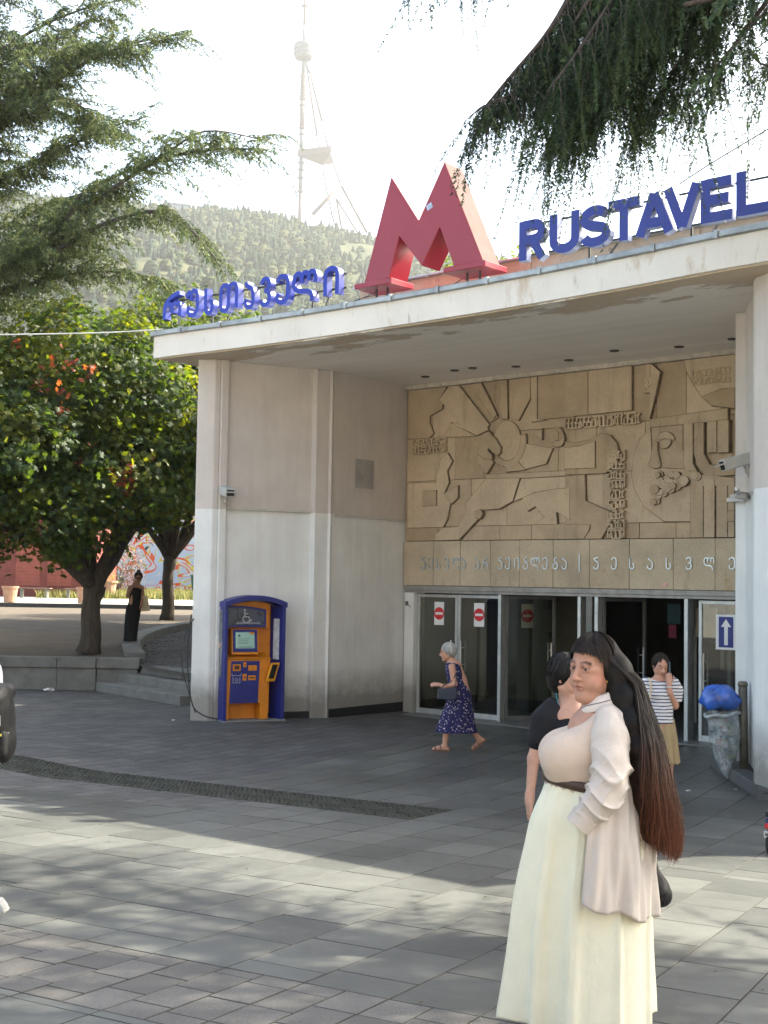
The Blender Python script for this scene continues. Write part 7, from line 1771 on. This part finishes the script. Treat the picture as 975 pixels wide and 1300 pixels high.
# ---------------- woman in a long black dress in the garden
gp = at(168, 815, 28.6); gp.z = gprof(28.6)+.02; gw_ = thing('person', 'woman in long sleeveless black dress and sunglasses, hair in a bun, by the garden kerb', 'person', gp)
SK5 = (.36, .19, .12); S = SD(.0085); P_, paint, frm = head(S, (.10, 0, 1.52), R(-12), R(10), 0, .97, skin=SK5, fine=False)
S.cap(P_(-.02, 0, -.05), (.07, .02, 1.37), .042, .05, k=.03); S.ell((.05, .02, 1.29), [.16, .09, .1], k=.05); S.chain([(.03, .02, 1.2), (.0, .02, .85)], [.11, .13])
S.chain([(-.09, .0, 1.31), (-.13, -.06, 1.1), (-.03, -.14, 1.27), (.03, -.14, 1.4)], [.042, .036, .028, .024], k=.012); hand(S, (.03, -.14, 1.4), (.3, .15, 1), (.5, .8, 0), 1, .6, .95)
S.chain([(.19, .02, 1.31), (.215, .0, 1.1), (.2, -.08, .93)], [.042, .035, .025]); hand(S, (.2, -.08, .93), (0, -.1, -1), (-.8, 0, 0), -1, .5, .95)
S.chain([(-.06, .02, .8), (-.09, 0, .45), (-.1, 0, .08)], [.08, .05, .035]); S.chain([(.05, .02, .8), (.0, -.05, .45), (.01, -.08, .08)], [.08, .05, .035]); foot(S, (-.1, 0, .07), (-.1, -.16, .03)); foot(S, (.01, -.08, .07), (.03, -.23, .03))
S.mesh('body', m_skin, gw_, paint, SK5)
bobhair(gw_, P_, frm, (.012, .01, .01), 1., .05, 9, 400, front=1.1); S = SD(.01); S.ell(P_(-.05, 0, .15), [.045, .045, .04]); S.mesh('hair_bun', m_hair, gw_, base=(.012, .01, .01))
loft('dress', [(1.3, .05, .02, .13, .09), (1.24, .05, .02, .15, .11), (1.1, .035, .02, .135, .12), (.95, .02, .02, .14, .125), (.8, .0, .02, .17, .15), (.5, -.03, .0, .16, .15), (.2, -.045, -.02, .15, .14), (.1, -.045, -.02, .155, .145)], cloth('black_dress', .8), gw_, 40, lambda a, k: .008*k*np.sin(7*a), (.011, .011, .012))
g = G(); p1_, p2_ = P_(.098, -.03, .006), P_(.098, .03, .006); g.obox(p1_, frm[1]*.024, frm[0]*.004, frm[2]*.017); g.obox(p2_, frm[1]*.024, frm[0]*.004, frm[2]*.017); g.obox(P_(.1, 0, .012), frm[1]*.01, frm[0]*.003, frm[2]*.003); g.obj('sunglasses', m_kd, gw_, bevel=.003)
g = G(); g.box(-.13, -.07, -.22, -.03, -.0, .03); g.box(-.02, .05, -.28, -.1, 0, .03); g.obj('shoes', M('shoe_pale', (.45, .43, .4), .6), gw_, bevel=.01)
tb_ = thing('tote_bag', 'cream cloth tote hanging beside the woman in black in the garden', 'bag', gp+Vector((.26, .0, .78))); g = G(); g.slab([(-.09, -.02), (.12, .0), (.05, .33), (-.05, .34)], -.05, .05); g.obj('bag_body', MC['tote_cloth'], tb_, bevel=.02, seg=2); g = G(); g.tube([(-.03, 0, .33), (-.05, .03, .5), (-.07, .03, .57), (.0, .05, .5), (.03, .02, .33)], .008, 5); g.obj('strap', MC['tote_cloth'], tb_)

# ---------------- walker cut by the left edge of the picture
lp0 = ground(-46, 1185); lw = thing('person', 'walker in white T-shirt carrying a backpack, cut off by the left edge', 'person', lp0)
lsc = 1600/lp0.y
S = SD(.009); P_, paint, frm = head(S, (-.02, 0, 1.62), R(80), 0, 0, 1., fine=False)
S.cap(P_(-.02, 0, -.05), (0, .02, 1.45), .05, .06, k=.03); S.ell((.02, .0, 1.38), [.11, .18, .11], k=.05); S.chain([(.02, 0, 1.3), (0, 0, .95)], [.12, .14])
S.chain([(.02, -.19, 1.41), (.09, -.22, 1.15), (.11, -.25, .93)], [.05, .042, .03]); hand(S, (.11, -.25, .93), (.1, 0, -1), (0, 1, 0), 1, .4)
S.chain([(.02, .19, 1.41), (-.08, .22, 1.15), (-.2, .22, .98)], [.05, .042, .03]); hand(S, (-.2, .22, .98), (-.8, 0, -.5), (0, -1, 0), 1, .4)
S.chain([(0, -.09, .9), (-.02, -.09, .52), (.12, -.09, .2)], [.1, .07, .045]); S.chain([(0, .09, .9), (-.25, .09, .52), (-.35, .09, .1)], [.1, .07, .045]); foot(S, (-.35, .09, .08), (-.52, .09, .03)); S.cap((.12, -.09, .2), (.15, -.09, .15), .04, .035); S.cap((.15, -.09, .15), (.06, -.09, .03), .035, .025)
S.mesh('body', m_skin, lw, paint, SK); bobhair(lw, P_, frm, (.03, .02, .015), 1., .04, 11, 300)
S = SD(.009); S.k = .03; S.ell((.02, .0, 1.37), [.13, .2, .13], k=.05); S.chain([(.02, 0, 1.3), (.01, 0, 1.1), (0, 0, .92)], [.14, .15, .16]); S.chain([(.03, -.17, 1.40), (.06, -.21, 1.2)], [.075, .07]); S.chain([(.02, .17, 1.40), (-.04, .2, 1.2)], [.075, .07])
S.mesh('t_shirt', cloth('white_tee'), lw, base=(.45, .45, .48), clip=lambda X, Y, Z: np.maximum(np.where(Z > 1.45, .085-np.sqrt(X*X+Y*Y), -1.), np.where(np.abs(Y) > .15, 1.12-Z, .86-Z))+0*X)
S = SD(.01); S.chain([(0, -.09, .9), (-.02, -.09, .52), (.115, -.09, .22)], [.115, .085, .065]); S.chain([(0, .09, .9), (-.25, .09, .52), (-.34, .09, .15)], [.115, .085, .065]); S.mesh('trousers', cloth('pale_jeans'), lw, base=(.3, .36, .45), clip=lambda X, Y, Z: Z-.97+0*X+0*Y)
g = G(); g.obox((.115, -.09, .095), Vector((.12, 0, .095)), (0, .048, 0), Vector((-.022, 0, .028))); g.obj('shoe', M('white_shoe', (.36, .36, .35), .6, .1, 15), lw, bevel=.02, seg=2)
g = G(); g.obox((.128, -.09, .062), Vector((.12, 0, .095)), (0, .05, 0), Vector((-.008, 0, .011))); g.obj('shoe_sole', M('rubber_white', (.28, .28, .26), .7), lw, bevel=.004)
g = G(); g.box(-.55, -.3, .04, .14, 0, .1); g.obj('shoe', MC['white_shoe'], lw, bevel=.03, seg=2)
bk_ = thing('backpack', 'black backpack with small white and yellow marks on the walker at the left edge', 'backpack', lp0+Vector((.165, -.03, 1.10)))
S = SD(.009); S.k = .02; S.ell((-.01, 0, .03), [.085, .15, .21]); S.ell((.03, 0, -.08), [.055, .12, .11], k=.015); S.cap((-.02, -.1, .15), (.0, .1, .18), .05); S.mesh('pack_body', cloth('black_bag', .5, .3, 200), bk_, base=(.006, .006, .007))
g = G(); g.obox((.015, -.02, -.075), (.055, 0, .0), (0, .1, 0), (0, 0, .075)); g.obj('front_pocket', M('pocket_black', (.006, .006, .007), .8, .2, 20), bk_, bevel=.04, seg=3, smooth=True)
g = G(); g.obox((.068, -.02, -.02), (.003, 0, 0), (0, .07, 0), (0, 0, .003)); g.obj('zip', M('zip_grey', (.1, .1, .1), .5), bk_)
g = G(); g.tube(smooth_poly([(-.06, -.12, .22), (-.14, -.17, .3), (-.2, -.19, .15), (-.18, -.19, -.05), (-.08, -.14, -.14)], 4), .018, 6); g.obj('strap', M('strap_black', (.012,)*3, .6), bk_)
g = G(); g.obox((.03, -.142, .05), (.012, .005, .0), (0, .003, 0), (0, -.002, .028)); g.obj('white_mark', M('patch_white', (.6, .6, .62), .6), bk_); g = G(); g.obox((.03, -.142, -.03), (.02, .01, .006), (0, .003, 0), (0, .002, .006)); g.obj('yellow_mark', M('patch_yellow', (.3, .25, .03), .6), bk_)

# ---------------- small ride-on motorbike at the right edge
mp = ground(978, 1083); mb = thing('toy_motorbike', 'dark blue ride-on motorbike with red tail light, cut by the right edge', 'ride-on motorbike', mp, R(-25))
m_tyre = M('tyre', (.02, .02, .022), .8, .1, 20); m_mb = M('bike_blue', (.02, .025, .1), .3)
for y in (0, .62):
    g = G(); g.tube([(0, y+.085*math.cos(a), .1+.085*math.sin(a)) for a in np.linspace(0, 6.283, 25)], .03, 9, False); wo_ = g.obj('wheel', m_tyre, mb, smooth=True); g = G(); g.tube([(-.02, y, .1), (.02, y, .1)], .055, 14); g.obj('rim', M('rim_grey', (.3, .3, .32), .4, metal=.5), wo_)
S = SD(.008); S.k = .02; S.cap((0, .1, .24), (0, .42, .25), .06, .05); S.cap((0, .02, .24), (0, -.06, .26), .05, .025); S.cap((0, .42, .25), (0, .55, .36), .04, .03); S.cap((0, .1, .2), (0, .5, .15), .045, .04); S.mesh('fairing', MV('bike_paint', .3, .5, .0, noise=.02), mb, base=(.02, .025, .1))
g = G(); g.obox((-.0, -.085, .245), (.035, 0, 0), (0, .012, 0), (0, .004, .022)); g.obj('tail_light', M('tail_red', (.45, .02, .03), .25), mb, bevel=.006)
g = G(); g.obox((-.0, -.10, .175), (.04, 0, 0), (0, .002, .0005), (0, -.012, .032)); pl_ = g.obj('number_plate', M('plate_white', (.6, .6, .6), .5), mb); g = G(); [g.obox((-.022+.0145*i, -.1035, .175), (.005, 0, 0), (0, .0008, 0), (0, -.005, .013)) for i in range(4)]; g.obj('plate_characters', m_kd, pl_)
g = G(); g.tube([(-.13, .5, .44), (0, .52, .42), (.13, .5, .44)], .011, 7); g.tube([(0, .62, .1), (0, .54, .38)], .014, 7); g.obj('handlebar', m_kd, mb)
g = G(); g.obox((0, .2, .32), (.055, 0, 0), (0, .14, .0), (0, 0, .025)); g.obj('seat', m_kd, mb, bevel=.015, seg=2)
